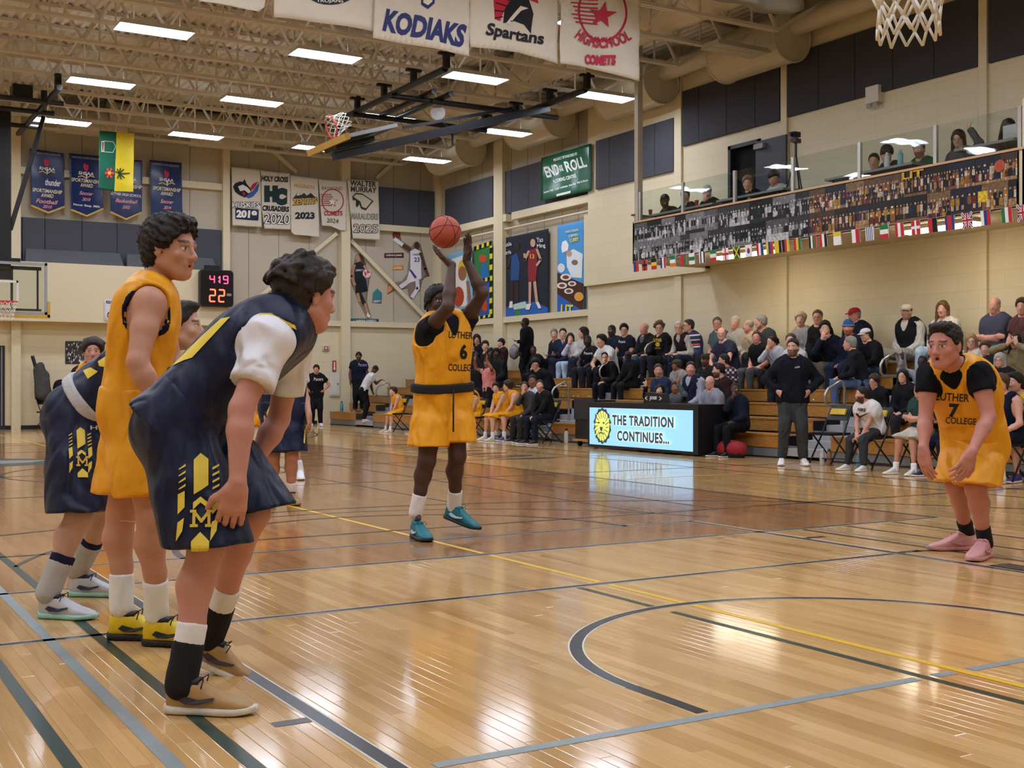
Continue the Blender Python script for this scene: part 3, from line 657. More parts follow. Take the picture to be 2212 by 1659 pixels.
# flags of the bunting
def flag(px, kind, label):
    y = atx(px, 560, XB-.03).y; hs, wd = .215, .165; z1 = 3.655
    r = thing('bunting_flag', label, 'flag', (XB-.03, y, z1-hs), 'flag bunting under the mural'); art = Art()
    k, cs = kind[0], kind[1:]
    if k == 'v':
        for i, c in enumerate(cs): art.rect(c, i/len(cs), 0, (i+1)/len(cs), 1)
    elif k == 'h':
        for i, c in enumerate(cs): art.rect(c, 0, 1-(i+1)/len(cs), 1, 1-i/len(cs))
    elif k == 'x': art.rect(cs[0], 0, 0, 1, 1); art.rect(cs[1], .4, 0, .6, 1); art.rect(cs[1], 0, .4, 1, .6)
    elif k == 'jam': art.rect('#1e7a3c', 0, 0, 1, 1); art.poly('#15151a', [(0, 0), (.5, .5), (0, 1)]); art.poly('#15151a', [(1, 0), (.5, .5), (1, 1)]); art.line('#e6c52c', [(0, 0), (1, 1)], .14); art.line('#e6c52c', [(0, 1), (1, 0)], .14)
    elif k == 'kor': art.rect('#ecebe6', 0, 0, 1, 1); art.disc('#c22b3a', .5, .5, .24, .24, 14); art.disc('#2b4a9c', .5, .5, .24, .24, 8, math.pi, 2*math.pi)
    elif k == 'uk': art.rect('#24387c', 0, 0, 1, 1); art.line('#ecebe6', [(0, 0), (1, 1)], .2); art.line('#ecebe6', [(0, 1), (1, 0)], .2); art.line('#b8263a', [(0, 0), (1, 1)], .08); art.line('#b8263a', [(0, 1), (1, 0)], .08); art.rect('#ecebe6', .36, 0, .64, 1); art.rect('#ecebe6', 0, .38, 1, .62); art.rect('#b8263a', .42, 0, .58, 1); art.rect('#b8263a', 0, .43, 1, .57)
    elif k == 'str':
        for i in range(9): art.rect('#ecebe6' if i % 2 == 0 else '#2b3f7a', i/9, 0, (i+1)/9, 1)
    if len(kind) > 1 and isinstance(kind[-1], tuple): pass
    sg = rs.uniform(-.02, .02)
    mb = MB(); mb.add([(XB-.03, y+wd/2, z1), (XB-.03, y-wd/2, z1), (XB-.035+sg, y-wd/2-.02, z1-hs), (XB-.025+sg, y+wd/2-.02, z1-hs), (XB-.026, y+wd/2, z1), (XB-.026, y-wd/2, z1), (XB-.031+sg, y-wd/2-.02, z1-hs), (XB-.021+sg, y+wd/2-.02, z1-hs)],
                      [(0, 1, 2, 3), (7, 6, 5, 4), (0, 4, 5, 1), (1, 5, 6, 2), (2, 6, 7, 3), (3, 7, 4, 0)]); mb.build('flag_cloth', mat('flag_white', '#dedbd2', .8), r)
    A0 = V((XB-.034+min(0, sg), y+wd/2, z1)); art.put('flag_design', lambda a, b, l: A0+V((-.003-l, -a*wd-(1-b)*.02, -(1-b)*hs)), r)
W_, R_, G_, B_, K_, Y_ = '#ecebe6', '#bf2c33', '#1f7a44', '#2a3f80', '#18181c', '#e3c32e'
FL = [(1374, ('v', B_, R_), 'blue and red vertical flag at the left end of the bunting'), (1393, ('x', R_, K_), 'red flag with black eagle-like mark second from bunting left end'), (1413, ('h', K_, Y_, R_), 'black, yellow and red small flag near the gallery column'), (1433, ('v', B_, W_, R_), 'navy, white and red striped small flag'),
      (1454, ('h', G_, W_, '#e07b2a'), 'green, white and orange small flag'), (1476, ('v', R_, R_, G_), 'mostly red flag with green band'), (1495, ('h', W_, G_, W_), 'green and white small flag'), (1517, ('v', W_, K_, W_, W_, K_), 'white flag with two dark stripes'), (1541, ('h', G_, W_, R_), 'green, white and red small flag left of the first under-gallery light'),
      (1567, ('x', W_, R_), 'white flag with red cross above the under-gallery light'), (1591, ('jam',), 'green and black flag with yellow diagonals'), (1618, ('kor',), 'white flag with red and blue disc'), (1641, ('v', R_, W_, B_), 'red, white and blue small flag'), (1662, ('v', Y_, B_, R_), 'yellow, blue and red small flag'), (1680, ('v', Y_, Y_, K_), 'yellow and black small flag'), (1697, ('v', K_, R_, Y_), 'black, red and yellow vertical flag'),
      (1722, ('v', R_, Y_, G_), 'red, yellow and green vertical flag'), (1755, ('v', K_, W_, G_, R_), 'black, white, green and red flag'), (1778, ('v', R_, W_, K_), 'red, white and black vertical flag'), (1808, ('h', Y_, W_, W_), 'yellow and white small flag'), (1848, ('v', W_, R_), 'white and red halved flag'), (1879, ('str',), 'blue and white striped small flag'),
      (1911, ('h', G_, W_, R_), 'green, white and red flag with emblem, right of the striped one'), (1942, ('v', R_, W_, R_), 'red and white flag with red leaf'), (1978, ('x', R_, W_), 'red flag with white cross'), (2014, ('v', R_, K_), 'red and black small flag with yellow mark'), (2052, ('v', B_, R_, R_, B_), 'blue-edged red flag above the second under-gallery light'), (2089, ('uk',), 'union-style red, white and blue crossed flag'),
      (2129, ('v', W_, B_, R_), 'white, blue and red vertical flag near the right end'), (2174, ('v', G_, W_, R_), 'green, white and red vertical flag near the right end'), (2209, ('uk',), 'crossed flag at the right edge of the picture')]
for f in FL: flag(*f)
mb = MB(); mb.tube([(XB-.03, YB1+.05, 3.655), (XB-.03, YB0-.35, 3.655)], .004, 5); tag(mb.build('bunting_string', mat('string', '#c9c2b2', .8)), 'thin string carrying the row of small flags', 'string')
def strip_light(p0, p1, lb):
    a, b = atx(*p0, 11.35), atx(*p1, 11.35); r = thing('soffit_light', lb, 'light', (11.35, (a.y+b.y)/2, 3.56), 'lights under the gallery')
    y0, y1 = min(a.y, b.y), max(a.y, b.y)
    mb = MB(); mb.bx(11.2, 11.5, y0, y1, 3.60, 3.66); mb.build('housing', HOUS, r); mb = MB(); mb.bx(11.22, 11.48, y0+.02, y1-.02, 3.56, 3.60); mb.build('diffuser', glow('lens_soffit', '#fff2d8', LAMP*.45), r)
strip_light((1548, 575), (1672, 560), 'glowing strip light under the gallery, left one'); strip_light((1952, 512), (2118, 492), 'glowing strip light under the gallery, right one')
# gallery door: frame, open leaf, closer; emergency lamp; tripod camera; tables and small things
d1 = MB(); d1.bx(XW-.02, XW+.12, 14.72, 14.80, 3.86, 6.1); d1.bx(XW-.02, XW+.12, 15.62, 15.70, 3.86, 6.1); d1.bx(XW-.02, XW+.12, 14.72, 15.7, 6.03, 6.11); door = struct(d1.build('door_1', mat('door_dark', '#24252a', .5)))
mb = MB(); mb.bx(XW-.12, XW-.07, 13.88, 14.74, 3.88, 6.03); mb.build('door_leaf', mat('door_grey', '#3c3e45', .5), door)
mb = MB(); mb.bx(XW-.20, XW-.12, 14.45, 14.72, 5.86, 5.96); mb.build('door_closer', mat('closer_grey', '#8d8d8c', .4), door)
mb = MB(); mb.bx(XW+.12, XW+.16, 14.78, 15.64, 3.86, 6.05); mb.build('passage_shade_sheet', mat('passage_shade_black', '#08080a', .9), door)  # black sheet stands for the shade of the unlit passage
e = atx(1888, 212, XW-.08); r = thing('emergency_light', 'white emergency light box on the wall above the gallery', 'light', e)
mb = MB(); mb.bx(XW-.14, XW, e.y-.15, e.y+.15, e.z-.08, e.z+.22); mb.build('box', mat('plastic_white', '#d9d4c6', .5), r)
for s in (-.07, .07): mb = MB(); mb.lathe([(.03, 0), (.05, .05), (.05, .07)], 12, (XW-.1, e.y+s, e.z-.09), (-.5, 0, -1)); mb.build('lamp_head', mat('lamp_clear', '#c2c0ba', .2), r)
t0 = V((11.25, atx(1719, 380, 11.25).y, 3.86)); zt = atx(1717, 318, 11.25).z; r = thing('tripod_camera', 'small black video camera on a tripod standing on the gallery', 'camera', t0)
for k in range(3):
    a = k*2.094+.4; mb = MB(); mb.tube([(t0.x, t0.y, zt-.12), (t0.x+.36*math.cos(a), t0.y+.36*math.sin(a), 3.87)], .016, 6); mb.build('leg', BLK, r)
mb = MB(); mb.cyl((t0.x, t0.y, zt-.35), (t0.x, t0.y, zt+.08), .022); mb.build('centre_column', BLK, r)
mb = MB(); mb.obox((t0.x, t0.y, zt+.12), (.09, .03, 0), (-.02, .05, 0), (0, 0, .035)); mb.build('pan_head', BLK, r)
mb = MB(); mb.bx(t0.x-.09, t0.x+.07, t0.y-.05, t0.y+.05, zt+.18, zt+.27); mb.build('camera_body', BLK, r); mb = MB(); mb.cyl((t0.x-.09, t0.y, zt+.225), (t0.x-.15, t0.y, zt+.225), .035); mb.build('camera_lens', BLK, r)
TBL = mat('table_grey', '#8f8e8c', .6)
def gtable(pa, pb, z, lb):
    a, b = atx(*pa, 11.1).y, atx(*pb, 11.1).y; y0, y1 = min(a, b), max(a, b); r = thing('folding_table', lb, 'table', (11.1, y0, 3.86), 'tables on the gallery')
    mb = MB(); mb.bx(10.95, 11.5, y0, y1, z-.04, z); mb.build('table_top', TBL, r)
    for yy in (y0+.15, y1-.15):
        for xx in (11.0, 11.45): mb = MB(); mb.cyl((xx, yy, 3.86), (xx, yy, z-.04), .014, n=8); mb.build('leg', BLK, r)
gtable((1415, 455), (1552, 430), 4.60, 'grey folding table at the left end of the gallery'); gtable((1560, 430), (1706, 400), 4.62, 'grey folding table before the gallery door'); gtable((1795, 380), (1985, 340), 4.62, 'grey folding table in the middle of the gallery'); gtable((2075, 330), (2205, 300), 4.68, 'grey folding table at the right end of the gallery')
# ---- rafters hangings: ducts, drums
DUC = mat('duct_paint', '#cbbfa6', .45, var=.04)
def duct(name, pts, r0, lb, cat='duct', seams=True):
    r = thing(name, lb, cat, pts[0], 'air ducts'); mb = MB(); mb.tube(pts, r0, 24); mb.build('duct_tube', DUC, r, smooth=False)
    if seams:
        a, b = V(pts[0]), V(pts[-1]); L = (b-a).length; ax = (b-a).normalized(); u2 = ax.orthogonal().normalized(); w2 = ax.cross(u2); k = .6
        while k < L:
            mb = MB(); c = a+ax*k; mb.tube([c+(u2*math.cos(t)+w2*math.sin(t))*(r0) for t in np.linspace(0, 6.283, 25)[:-1]], .012, 4, closed=True); mb.build('duct_seam', DUC, r); k += 1.5
    return r
duct('air_duct', [(3.0, 28.75, 8.15), (12.0, 28.75, 8.15)], .36, 'large round duct running along the far wall under the roof')
duct('air_duct', [(9.9, 9.5, 8.1), (9.9, 28.3, 8.1)], .44, 'large round duct running above the right side of the court')
duct('air_duct', [(12.3, 10.0, 7.95), (12.3, 28.8, 7.95)], .2, 'narrow duct linking the drum diffusers on the right wall', seams=False)
def drum(c, ax, L, r0, lb):
    r = thing('drum_diffuser', lb, 'diffuser', c, 'drum air diffusers'); c = V(c); ax = V(ax)
    mb = MB(); mb.tube([c-ax*L/2, c+ax*L/2], r0, 28); mb.build('drum', DUC, r, smooth=False)
    for s in (-1, 1):
        mb = MB(); e = c+ax*(L/2*s); u2 = ax.orthogonal().normalized(); w2 = ax.cross(u2)
        mb.tube([e+(u2*math.cos(t)+w2*math.sin(t))*r0 for t in np.linspace(0, 6.283, 29)[:-1]], .025, 6, closed=True); mb.build('drum_rim', DUC, r)
for y, w2 in ((26.8, 'by the corner'), (22.3, 'above the green sponsor banner'), (18.2, 'left of the gallery column'), (14.2, 'above the gallery door')): drum((12.18, y, 7.72), (0, 1, 0), 1.9, .48, 'cream drum diffuser on the right wall %s' % w2)
for x, w2 in ((2.6, 'at the far left'), (6.0, 'above the last navy banner')): drum((x, 28.85, 7.95), (1, 0, 0), 1.7, .36, 'cream drum diffuser on the far wall %s' % w2)
# ---- baskets
RIMM = mat('rim_red', '#c23a34', .4); NETM = mat('net_cord', '#e3dccd', .85); GOLD = mat('pad_gold', '#c9a04a', .6); ALU = mat('alu_frame', '#a3a6aa', .35, metal=.5)
def net(root, c, up, r0, r1, L, n=12, rows=6, rad=.006, jig=.01, side=None):
    """knotted cord net hanging from a ring"""
    c, up = V(c), V(up).normalized(); u2 = V(side) if side else up.orthogonal().normalized(); w2 = up.cross(u2); rg = random.Random(5); P = []
    for i in range(rows+1):
        t = i/rows; rr = r0+(r1-r0)*min(1, t*1.5); row = []
        for k in range(n):
            a = 2*math.pi*(k+(.5 if i % 2 else 0))/n; j = jig*t
            row.append(c-up*(L*t+rg.uniform(-j, j))+(u2*math.cos(a)+w2*math.sin(a))*(rr+rg.uniform(-j, j)))
        P.append(row)
    for i in range(rows):
        for k in range(n):
            for q in ((k, (k-1) % n) if i % 2 == 0 else (k, (k+1) % n)):
                mb = MB(); mb.tube([P[i][k], P[i+1][q]], rad, 6); mb.build('net_cord', NETM, root, smooth=True)
def ring(root, c, ax, r0, rad=.011):
    c, ax = V(c), V(ax).normalized(); u2 = ax.orthogonal().normalized(); w2 = ax.cross(u2); mb = MB()
    mb.tube([c+(u2*math.cos(t)+w2*math.sin(t))*r0 for t in np.linspace(0, 6.283, 33)[:-1]], rad, 8, closed=True); return mb.build('rim', RIMM, root, smooth=True)
# near basket: only its net hangs into the picture
nb = thing('basketball_hoop', 'near basket whose white net hangs into the top of the picture', 'basketball hoop', (0.09, -.14, 3.05))
ring(nb, (0.09, -.14, 3.05), (0, 0, 1), .228); net(nb, (0.09, -.14, 3.04), (0, 0, 1), .225, .125, .40, 12, 6, .0065, .012)
mb = MB(); mb.bx(-.82, 1.0, -.56, -.52, 2.92, 3.99); mb.build('backboard', GLS, nb); mb = MB(); mb.bx(.0, .18, -.53, -.36, 3.0, 3.1); mb.build('rim_bracket', RIMM, nb)
mb = MB(); mb.beam((.09, -.6, 3.3), (.09, -3.0, 7.4), .1, .1); mb.build('support_arm', BLK, nb)
# far basket at the left edge
yb = 25.22; fb = thing('basketball_hoop', 'far basket at the left edge with glass backboard and black ceiling mast', 'basketball hoop', (0, yb, 2.7))
mb = MB(); mb.bx(-.88, .88, yb, yb+.02, 2.76, 3.85); mb.build('backboard_glass', GLS, fb)
for nm, bxs, m_ in (('frame', ((-.915, .915, yb-.01, yb+.04, 3.83, 3.89), (-.915, .915, yb-.01, yb+.04, 2.72, 2.78), (.86, .915, yb-.01, yb+.04, 2.72, 3.89), (-.915, -.86, yb-.01, yb+.04, 2.72, 3.89)), ALU), ('white_line', ((-.30, .30, yb-.014, yb-.008, 3.42, 3.47), (.26, .31, yb-.014, yb-.008, 3.02, 3.47), (-.31, -.26, yb-.014, yb-.008, 3.02, 3.47)), mat('white_line', '#dfdcd4', .5)), ('back_strut', ((.15, .20, yb+.05, yb+.1, 2.8, 3.8), (.70, .74, yb+.05, yb+.09, 2.8, 3.8), (-.2, -.15, yb+.05, yb+.1, 2.8, 3.8), (-.8, .8, yb+.05, yb+.09, 3.72, 3.80), (-.8, .8, yb+.05, yb+.09, 2.80, 2.85)), BLK), ('bottom_pad', ((-.97, .97, yb-.03, yb+.05, 2.64, 2.72), (.915, .975, yb-.03, yb+.05, 2.66, 3.02), (-.975, -.915, yb-.03, yb+.05, 2.66, 3.02)), GOLD)):
    for q in bxs: mb = MB(); mb.bx(*q); mb.build(nm, m_, fb)
ring(fb, (0, 24.85, 2.97), (0, 0, 1), .228); net(fb, (0, 24.85, 2.96), (0, 0, 1), .225, .15, .42, 12, 5, .006, .005); mb = MB(); mb.bx(-.08, .08, 25.07, yb, 2.92, 3.0); mb.build('rim_bracket', RIMM, fb)
mb = MB(); mb.bx(-.28, .16, yb+.1, yb+.3, 3.5, 7.3); mb.build('mast', BLK, fb); mb = MB(); mb.bx(-.4, .35, yb+.0, yb+.2, 3.88, 3.97); mb.build('mast_clamp', BLK, fb)
mb = MB(); mb.beam((.16, yb+.2, 4.62), (.84, 25.2, 7.2), .09, .09); mb.build('side_brace', BLK, fb)
mb = MB(); mb.cyl((.64, 22.2, 7.2), (.64, 27.5, 7.2), .06); mb.build('frame_tube', BLK, fb)
for yy in (23.5, 24.6, 26.3): mb = MB(); mb.cyl((-2.5, yy, 7.16), (.95, yy, 7.16), .055); mb.build('frame_tube', BLK, fb)
for yy in (22.4, 24.0): mb = MB(); mb.bx(.58, .70, yy-.06, yy+.06, 7.2, 7.52); mb.build('hanger_clamp', BLK, fb)
mb = MB(); mb.bx(-.05, .35, 23.6, 24.0, 7.22, 7.5); mb.build('winch_box', BLK, fb)
# folded-up side basket
sb = thing('basketball_hoop', 'folded-up side basket hanging under the roof with gold-edged backboard', 'basketball hoop', (7.5, 18.4, 5.6), None)
def bar(nm, a, b, w2, h2, m_=BLK): mb = MB(); mb.beam(a, b, w2, h2); mb.build(nm, m_, sb)
def rod(nm, a, b, r0, m_=BLK): mb = MB(); mb.cyl(a, b, r0); mb.build(nm, m_, sb, smooth=False)
rod('frame_tube', (6.72, 16.9, 7.2), (6.72, 22.0, 7.2), .065); rod('frame_tube', (9.97, 16.9, 7.2), (9.97, 21.6, 7.2), .065); rod('frame_tube', (6.6, 19.1, 7.12), (10.7, 19.1, 7.12), .06); rod('frame_tube', (6.6, 21.1, 7.12), (10.0, 21.1, 7.12), .06)
rod('frame_tube', (7.35, 18.6, 7.2), (7.35, 21.2, 7.2), .06); rod('frame_tube', (7.75, 18.6, 7.2), (7.75, 21.2, 7.2), .06)
for x, ys in ((6.72, (16.85, 18.27, 19.69, 21.10)), (9.97, (16.85, 18.27, 19.69, 21.10))):
    for y in ys: mb = MB(); mb.bx(x-.05, x+.05, y-.06, y+.06, 7.2, 7.53); mb.build('hanger_clamp', BLK, sb); mb = MB(); mb.bx(x-.16, x+.16, y-.05, y+.05, 7.45, 7.52); mb.build('clamp_plate', BLK, sb)
bar('boom', (10.0, 18.4, 7.12), (5.05, 18.4, 5.60), .16, .16); bar('brace_rod', (9.3, 18.75, 7.1), (6.6, 18.5, 6.35), .06, .06); rod('brace_rod', (8.6, 19.0, 7.1), (7.5, 19.0, 7.1), .03)
bx_ = V((-4.95, 0, -1.52)).normalized(); bn = V((0, 1, 0)).cross(bx_).normalized(); bn = bn if bn.z > 0 else -bn; e0 = V((4.95, 18.35, 5.66))
mb = MB(); mb.obox(e0-bx_*.55+bn*.16, bx_*.53, V((0, .91, 0)), bn*.02); mb.build('backboard_glass', mat('board_smoke', '#55606a', .2), sb)
mb = MB(); mb.obox(e0+bn*.15, bx_*.05, V((0, .98, 0)), bn*.06); mb.build('bottom_pad', GOLD, sb)
for s in (-1, 1): mb = MB(); mb.obox(e0-bx_*.55+bn*.16+V((0, .91*s, 0)), bx_*.55, V((0, .03, 0)), bn*.035); mb.build('frame', ALU, sb)
mb = MB(); mb.obox(e0-bx_*1.08+bn*.16, bx_*.03, V((0, .93, 0)), bn*.035); mb.build('frame', ALU, sb)
mb = MB(); mb.obox(e0-bx_*.45+bn*.06, bx_*.42, V((0, .3, 0)), bn*.05); mb.build('board_mount', BLK, sb)
rc = e0-bx_*.18+bn*.47+V((0, 0, .0)); ring(sb, rc, bx_, .228, .014); net(sb, rc, V((.86, 0, .5)), .225, .15, -.36, 10, 5, .006, .02); mb = MB(); mb.obox(e0-bx_*.18+bn*.22, bx_*.06, V((0, .08, 0)), bn*.05); mb.build('rim_bracket', RIMM, sb)
mb = MB(); mb.lathe([(.0, 0), (.16, .02), (.16, .08), (.0, .1)], 20, (7.8, 19.3, 6.92), (-.5, -.85, .1)); mb.build('winch_reel', mat('reel_pale', '#b9b6ae', .5), sb); rod('winch_cable', (7.8, 19.3, 6.8), (7.7, 18.5, 6.45), .01)
mb = MB(); mb.lathe([(.02, 0), (.035, .35)], 8, (7.7, 18.45, 6.1), (0, 0, 1)); mb.build('strap', BLK, sb)
# ---- shot clock on the bulkhead
c0 = aty(468, 622, 28.62); r = thing('shot_clock', 'black shot clock with glowing red digits on the cream bulkhead', 'clock', (c0.x, 28.7, c0.z-.5))
hw, hh = .46, .50
def rr_poly(w2, h2, rad, n=5):
    P = []
    for cx, cy, a0 in ((w2-rad, h2-rad, 0), (-w2+rad, h2-rad, 90), (-w2+rad, -h2+rad, 180), (w2-rad, -h2+rad, 270)):
        for k in range(n+1): a = math.radians(a0+90*k/n); P.append((cx+rad*math.cos(a), cy+rad*math.sin(a)))
    return P
mb = MB(); mb.prism(rr_poly(hw, hh, .1), (c0.x, 28.78, c0.z), (1, 0, 0), (0, 0, 1), .18); mb.build('case', BLK, r)
mb = MB(); mb.prism(rr_poly(hw-.03, hh-.03, .09), (c0.x, 28.602, c0.z), (1, 0, 0), (0, 0, 1), .004); mb.build('face', mat('clock_face', '#1a1416', .25), r)
mb = MB(); mb.bx(c0.x-.3, c0.x+.1, 28.64, 28.78, c0.z+hh, c0.z+hh+.12); mb.build('horn_box', BLK, r)
SEG = {'0': 'abcdef', '1': 'bc', '2': 'abged', '4': 'fgbc', '9': 'abcdfg'}
def seven(art, ch, x, y, w2, h2, col, wd):
    s = {'a': ((0, 1), (1, 1)), 'b': ((1, 1), (1, .5)), 'c': ((1, .5), (1, 0)), 'd': ((0, 0), (1, 0)), 'e': ((0, 0), (0, .5)), 'f': ((0, .5), (0, 1)), 'g': ((0, .5), (1, .5))}
    for k in SEG[ch]:
        (a, b), (c, d) = s[k]; mx_, my_ = (c-a)*.1, (d-b)*.1; art.line(col, [(x+(a+mx_)*w2, y+(b+my_)*h2), (x+(c-mx_)*w2, y+(d-my_)*h2)], wd)
art = Art()
for ch, x in (('4', -.14), ('1', .09), ('9', .23)): seven(art, ch, x-.05 if ch != '1' else x-.13, .14, .12, .2, '#ff4a78', .03)
art.disc('#ff4a78', .055, .19, .022); art.disc('#ff4a78', .055, .29, .022)
seven(art, '2', -.20, -.36, .15, .32, '#ff6a48', .042); seven(art, '2', .05, -.36, .15, .32, '#ff6a48', .042)
art.put('digits', flat((c0.x, 28.596, c0.z), (1, 0, 0), (0, 0, 1)), r, attr_mat('digit_glow', .5, emit=2.2)); art = Art(); art.rect('#8c8a8a', .27, -.2, .40, -.13); art.put('maker_plate', flat((c0.x, 28.596, c0.z), (1, 0, 0), (0, 0, 1)), r)
# ---- LED scorers table
p0, p1 = atz(1297, 966, 0), atz(1488, 986, 0); xs = 8.34; y1, y0 = p0.y, p1.y
st = thing('scorers_table', 'black scorers table with glowing blue screen reading THE TRADITION CONTINUES', 'table', (xs, y0, 0))
mb = MB(); mb.bx(xs, xs+.09, y0-.06, y1+.03, .03, .80); mb.build('screen_cabinet', BLK, st)
mb = MB(); mb.bx(xs-.01, xs+.75, y0-.08, y1+.05, .78, .83); mb.build('table_top', BLK, st); mb = MB(); mb.bx(xs+.05, xs+.75, y0-.08, y0-.05, .03, .78); mb.build('side_panel', BLK, st)
art = Art(); LW, LH = y1-y0-.10, .66
art.rect('#8fc6ee', 0, 0, LW, LH)
cxl, cyl_ = .40, .34; rg = random.Random(2); P = [(cxl+(.26+.035*(k % 2))*math.cos(t)*.95, cyl_+(.30+.03*(k % 2))*math.sin(t)) for k, t in enumerate(np.linspace(0, 6.283, 29)[:-1])]
art.poly('#2e3d4a', P); art.disc('#cfd86a', cxl, cyl_, .22, .265, 18)
for k in range(34):
    t = k*.185; r1, r2 = .10+.05*rg.random(), .20+.06*rg.random(); art.line('#3b4b50' if k % 2 else '#e4ec8a', [(cxl+r1*math.cos(t), cyl_+r1*math.sin(t)*1.15), (cxl+r2*math.cos(t+.12), cyl_+r2*math.sin(t+.12)*1.15)], .014)
art.poly('#2e3d4a', [(cxl-.05, cyl_-.02), (cxl+.05, cyl_-.02), (cxl+.02, cyl_-.09), (cxl-.02, cyl_-.09)]); art.disc('#2e3d4a', cxl-.075, cyl_+.055, .03, .016, 10); art.disc('#2e3d4a', cxl+.075, cyl_+.055, .03, .016, 10); art.line('#2e3d4a', [(cxl-.07, cyl_-.14), (cxl, cyl_-.115), (cxl+.07, cyl_-.14)], .022)
for t, yy, w2, xx in (('THE TRADITION', .455, 1.72, 1.60), ('CONTINUES...', .185, 1.46, 1.62)): art.text('#f2f3df', t, xx, yy, w2*1.02, .195, .075, 0, 0, 0, 1.12); art.text('#37424c', t, xx, yy, w2, .18, .045, 0, 0, 0, 1.12)
art.put('screen_image', flat((xs-.012, y1-.05, .075), (0, -1, 0), (0, 0, 1)), st, attr_mat('screen_glow', .3, emit=.8), step=.0008)
pb = thing('possession_indicator', 'black possession indicator box with white arrows on the scorers table', 'scoreboard', (xs+.2, y0+1.25, .83))
mb = MB(); mb.prism([(-.28, 0), (.28, 0), (.24, .16), (-.22, .19)], (xs+.15, y0+1.3, .83), (0, -1, 0), (0, 0, 1), -.14); mb.build('box', BLK, pb)
art = Art(); art.text('#e8e6de', '<', -.2, .085, None, .07, .02); art.text('#e8e6de', 'poss', 0, .08, .2, None, .03, .2); art.text('#e8e6de', '>', .2, .085, None, .07, .02); art.put('lettering', flat((xs+.148, y0+1.3, .83), (0, -1, 0), (0, 0, 1)), pb)
cart = thing('equipment_cart', 'black wheeled cart with wooden base left of the glowing screen', 'cart', (8.7, y1+.1, 0)); a, b = y1+.08, y1+.75
for q, nm, m_ in (((8.55, 9.0, a, b, .14, .86), 'cabinet', BLK), ((8.5, 9.05, a, b+.02, .10, .14), 'base_board', OAK), ((8.52, 8.56, a, b, .5, .88), 'door_panel', mat('cart_grey', '#26262a', .5))): mb = MB(); mb.bx(*q); mb.build(nm, m_, cart)
for yy in (a+.08, b-.08): mb = MB(); mb.cyl((8.6, yy-.02, .05), (8.6, yy+.02, .05), .05); mb.build('caster', BLK, cart)
# red and black duffel bag, bottles
bg = V((8.72, atx(1578, 975, 8.72).y, 0)); r = thing('duffel_bag', 'red and black sports bag on the floor right of the scorers table', 'bag', bg)
mb = MB(); mb.tube([bg+V((.0, .32, .1)), bg+V((0, .25, .13)), bg+V((0, 0, .14)), bg+V((0, -.25, .13)), bg+V((0, -.33, .1))], [.06, .12, .14, .12, .05], 14); mb.build('bag_body', mat('bag_red', '#8f1722', .7, bump=.3), r, smooth=True)
mb = MB(); mb.tube([bg+V((-.02, .3, .05)), bg+V((-.03, 0, .06)), bg+V((-.02, -.3, .05))], [.06, .10, .06], 12); mb.build('bag_underside', BLKF, r, smooth=True); mb = MB(); mb.tube([bg+V((-.05, .2, .2)), bg+V((-.1, 0, .26)), bg+V((-.05, -.2, .2))], .014, 6); mb.build('bag_strap', BLKF, r, smooth=True)
def bottle(px, py, col, capc, lb, h=.24, rad=.036):
    p = atz(px, py, 0); r = thing('water_bottle', lb, 'bottle', p, 'bottles on the floor')
    mb = MB(); mb.lathe([(rad*.9, 0), (rad, .01), (rad, h*.68), (rad*.6, h*.8), (rad*.5, h*.84)], 14, p); mb.build('bottle_body', mat('bottle_'+col, col, .25), r, smooth=True); mb = MB(); mb.lathe([(rad*.62, h*.83), (rad*.62, h*.95), (rad*.3, h)], 12, p); mb.build('bottle_cap', mat('bottle_'+capc, capc, .4), r)
for q in ((1223, 957, '#d9d8d4', '#2a2a2c', 'white sports bottle beside the empty folding chair', .30, .04), (1776, 1004, '#c8c9c6', '#dddddd', 'clear water bottle left of the white t-shirt man'), (1791, 1005, '#8a6a50', '#5a3a28', 'brown bottle left of the white t-shirt man'), (1857, 1013, '#6fa9b8', '#d0d6da', 'blue sports bottle between white shoes', .26, .045), (1869, 1009, '#b5b8b6', '#e6e6e6', 'clear water bottle next to the blue bottle'), (1974, 1020, '#27452f', '#7a3226', 'dark green bottle under the bench chairs', .3, .045), (717, 893, '#4a93b5', '#2f6f90', 'blue water bottle on the bleacher end', .3, .05)):
    bottle(*q)
bpy.data.objects['water_bottle.006'].location = V((8.95+.4, 28.3, .376))
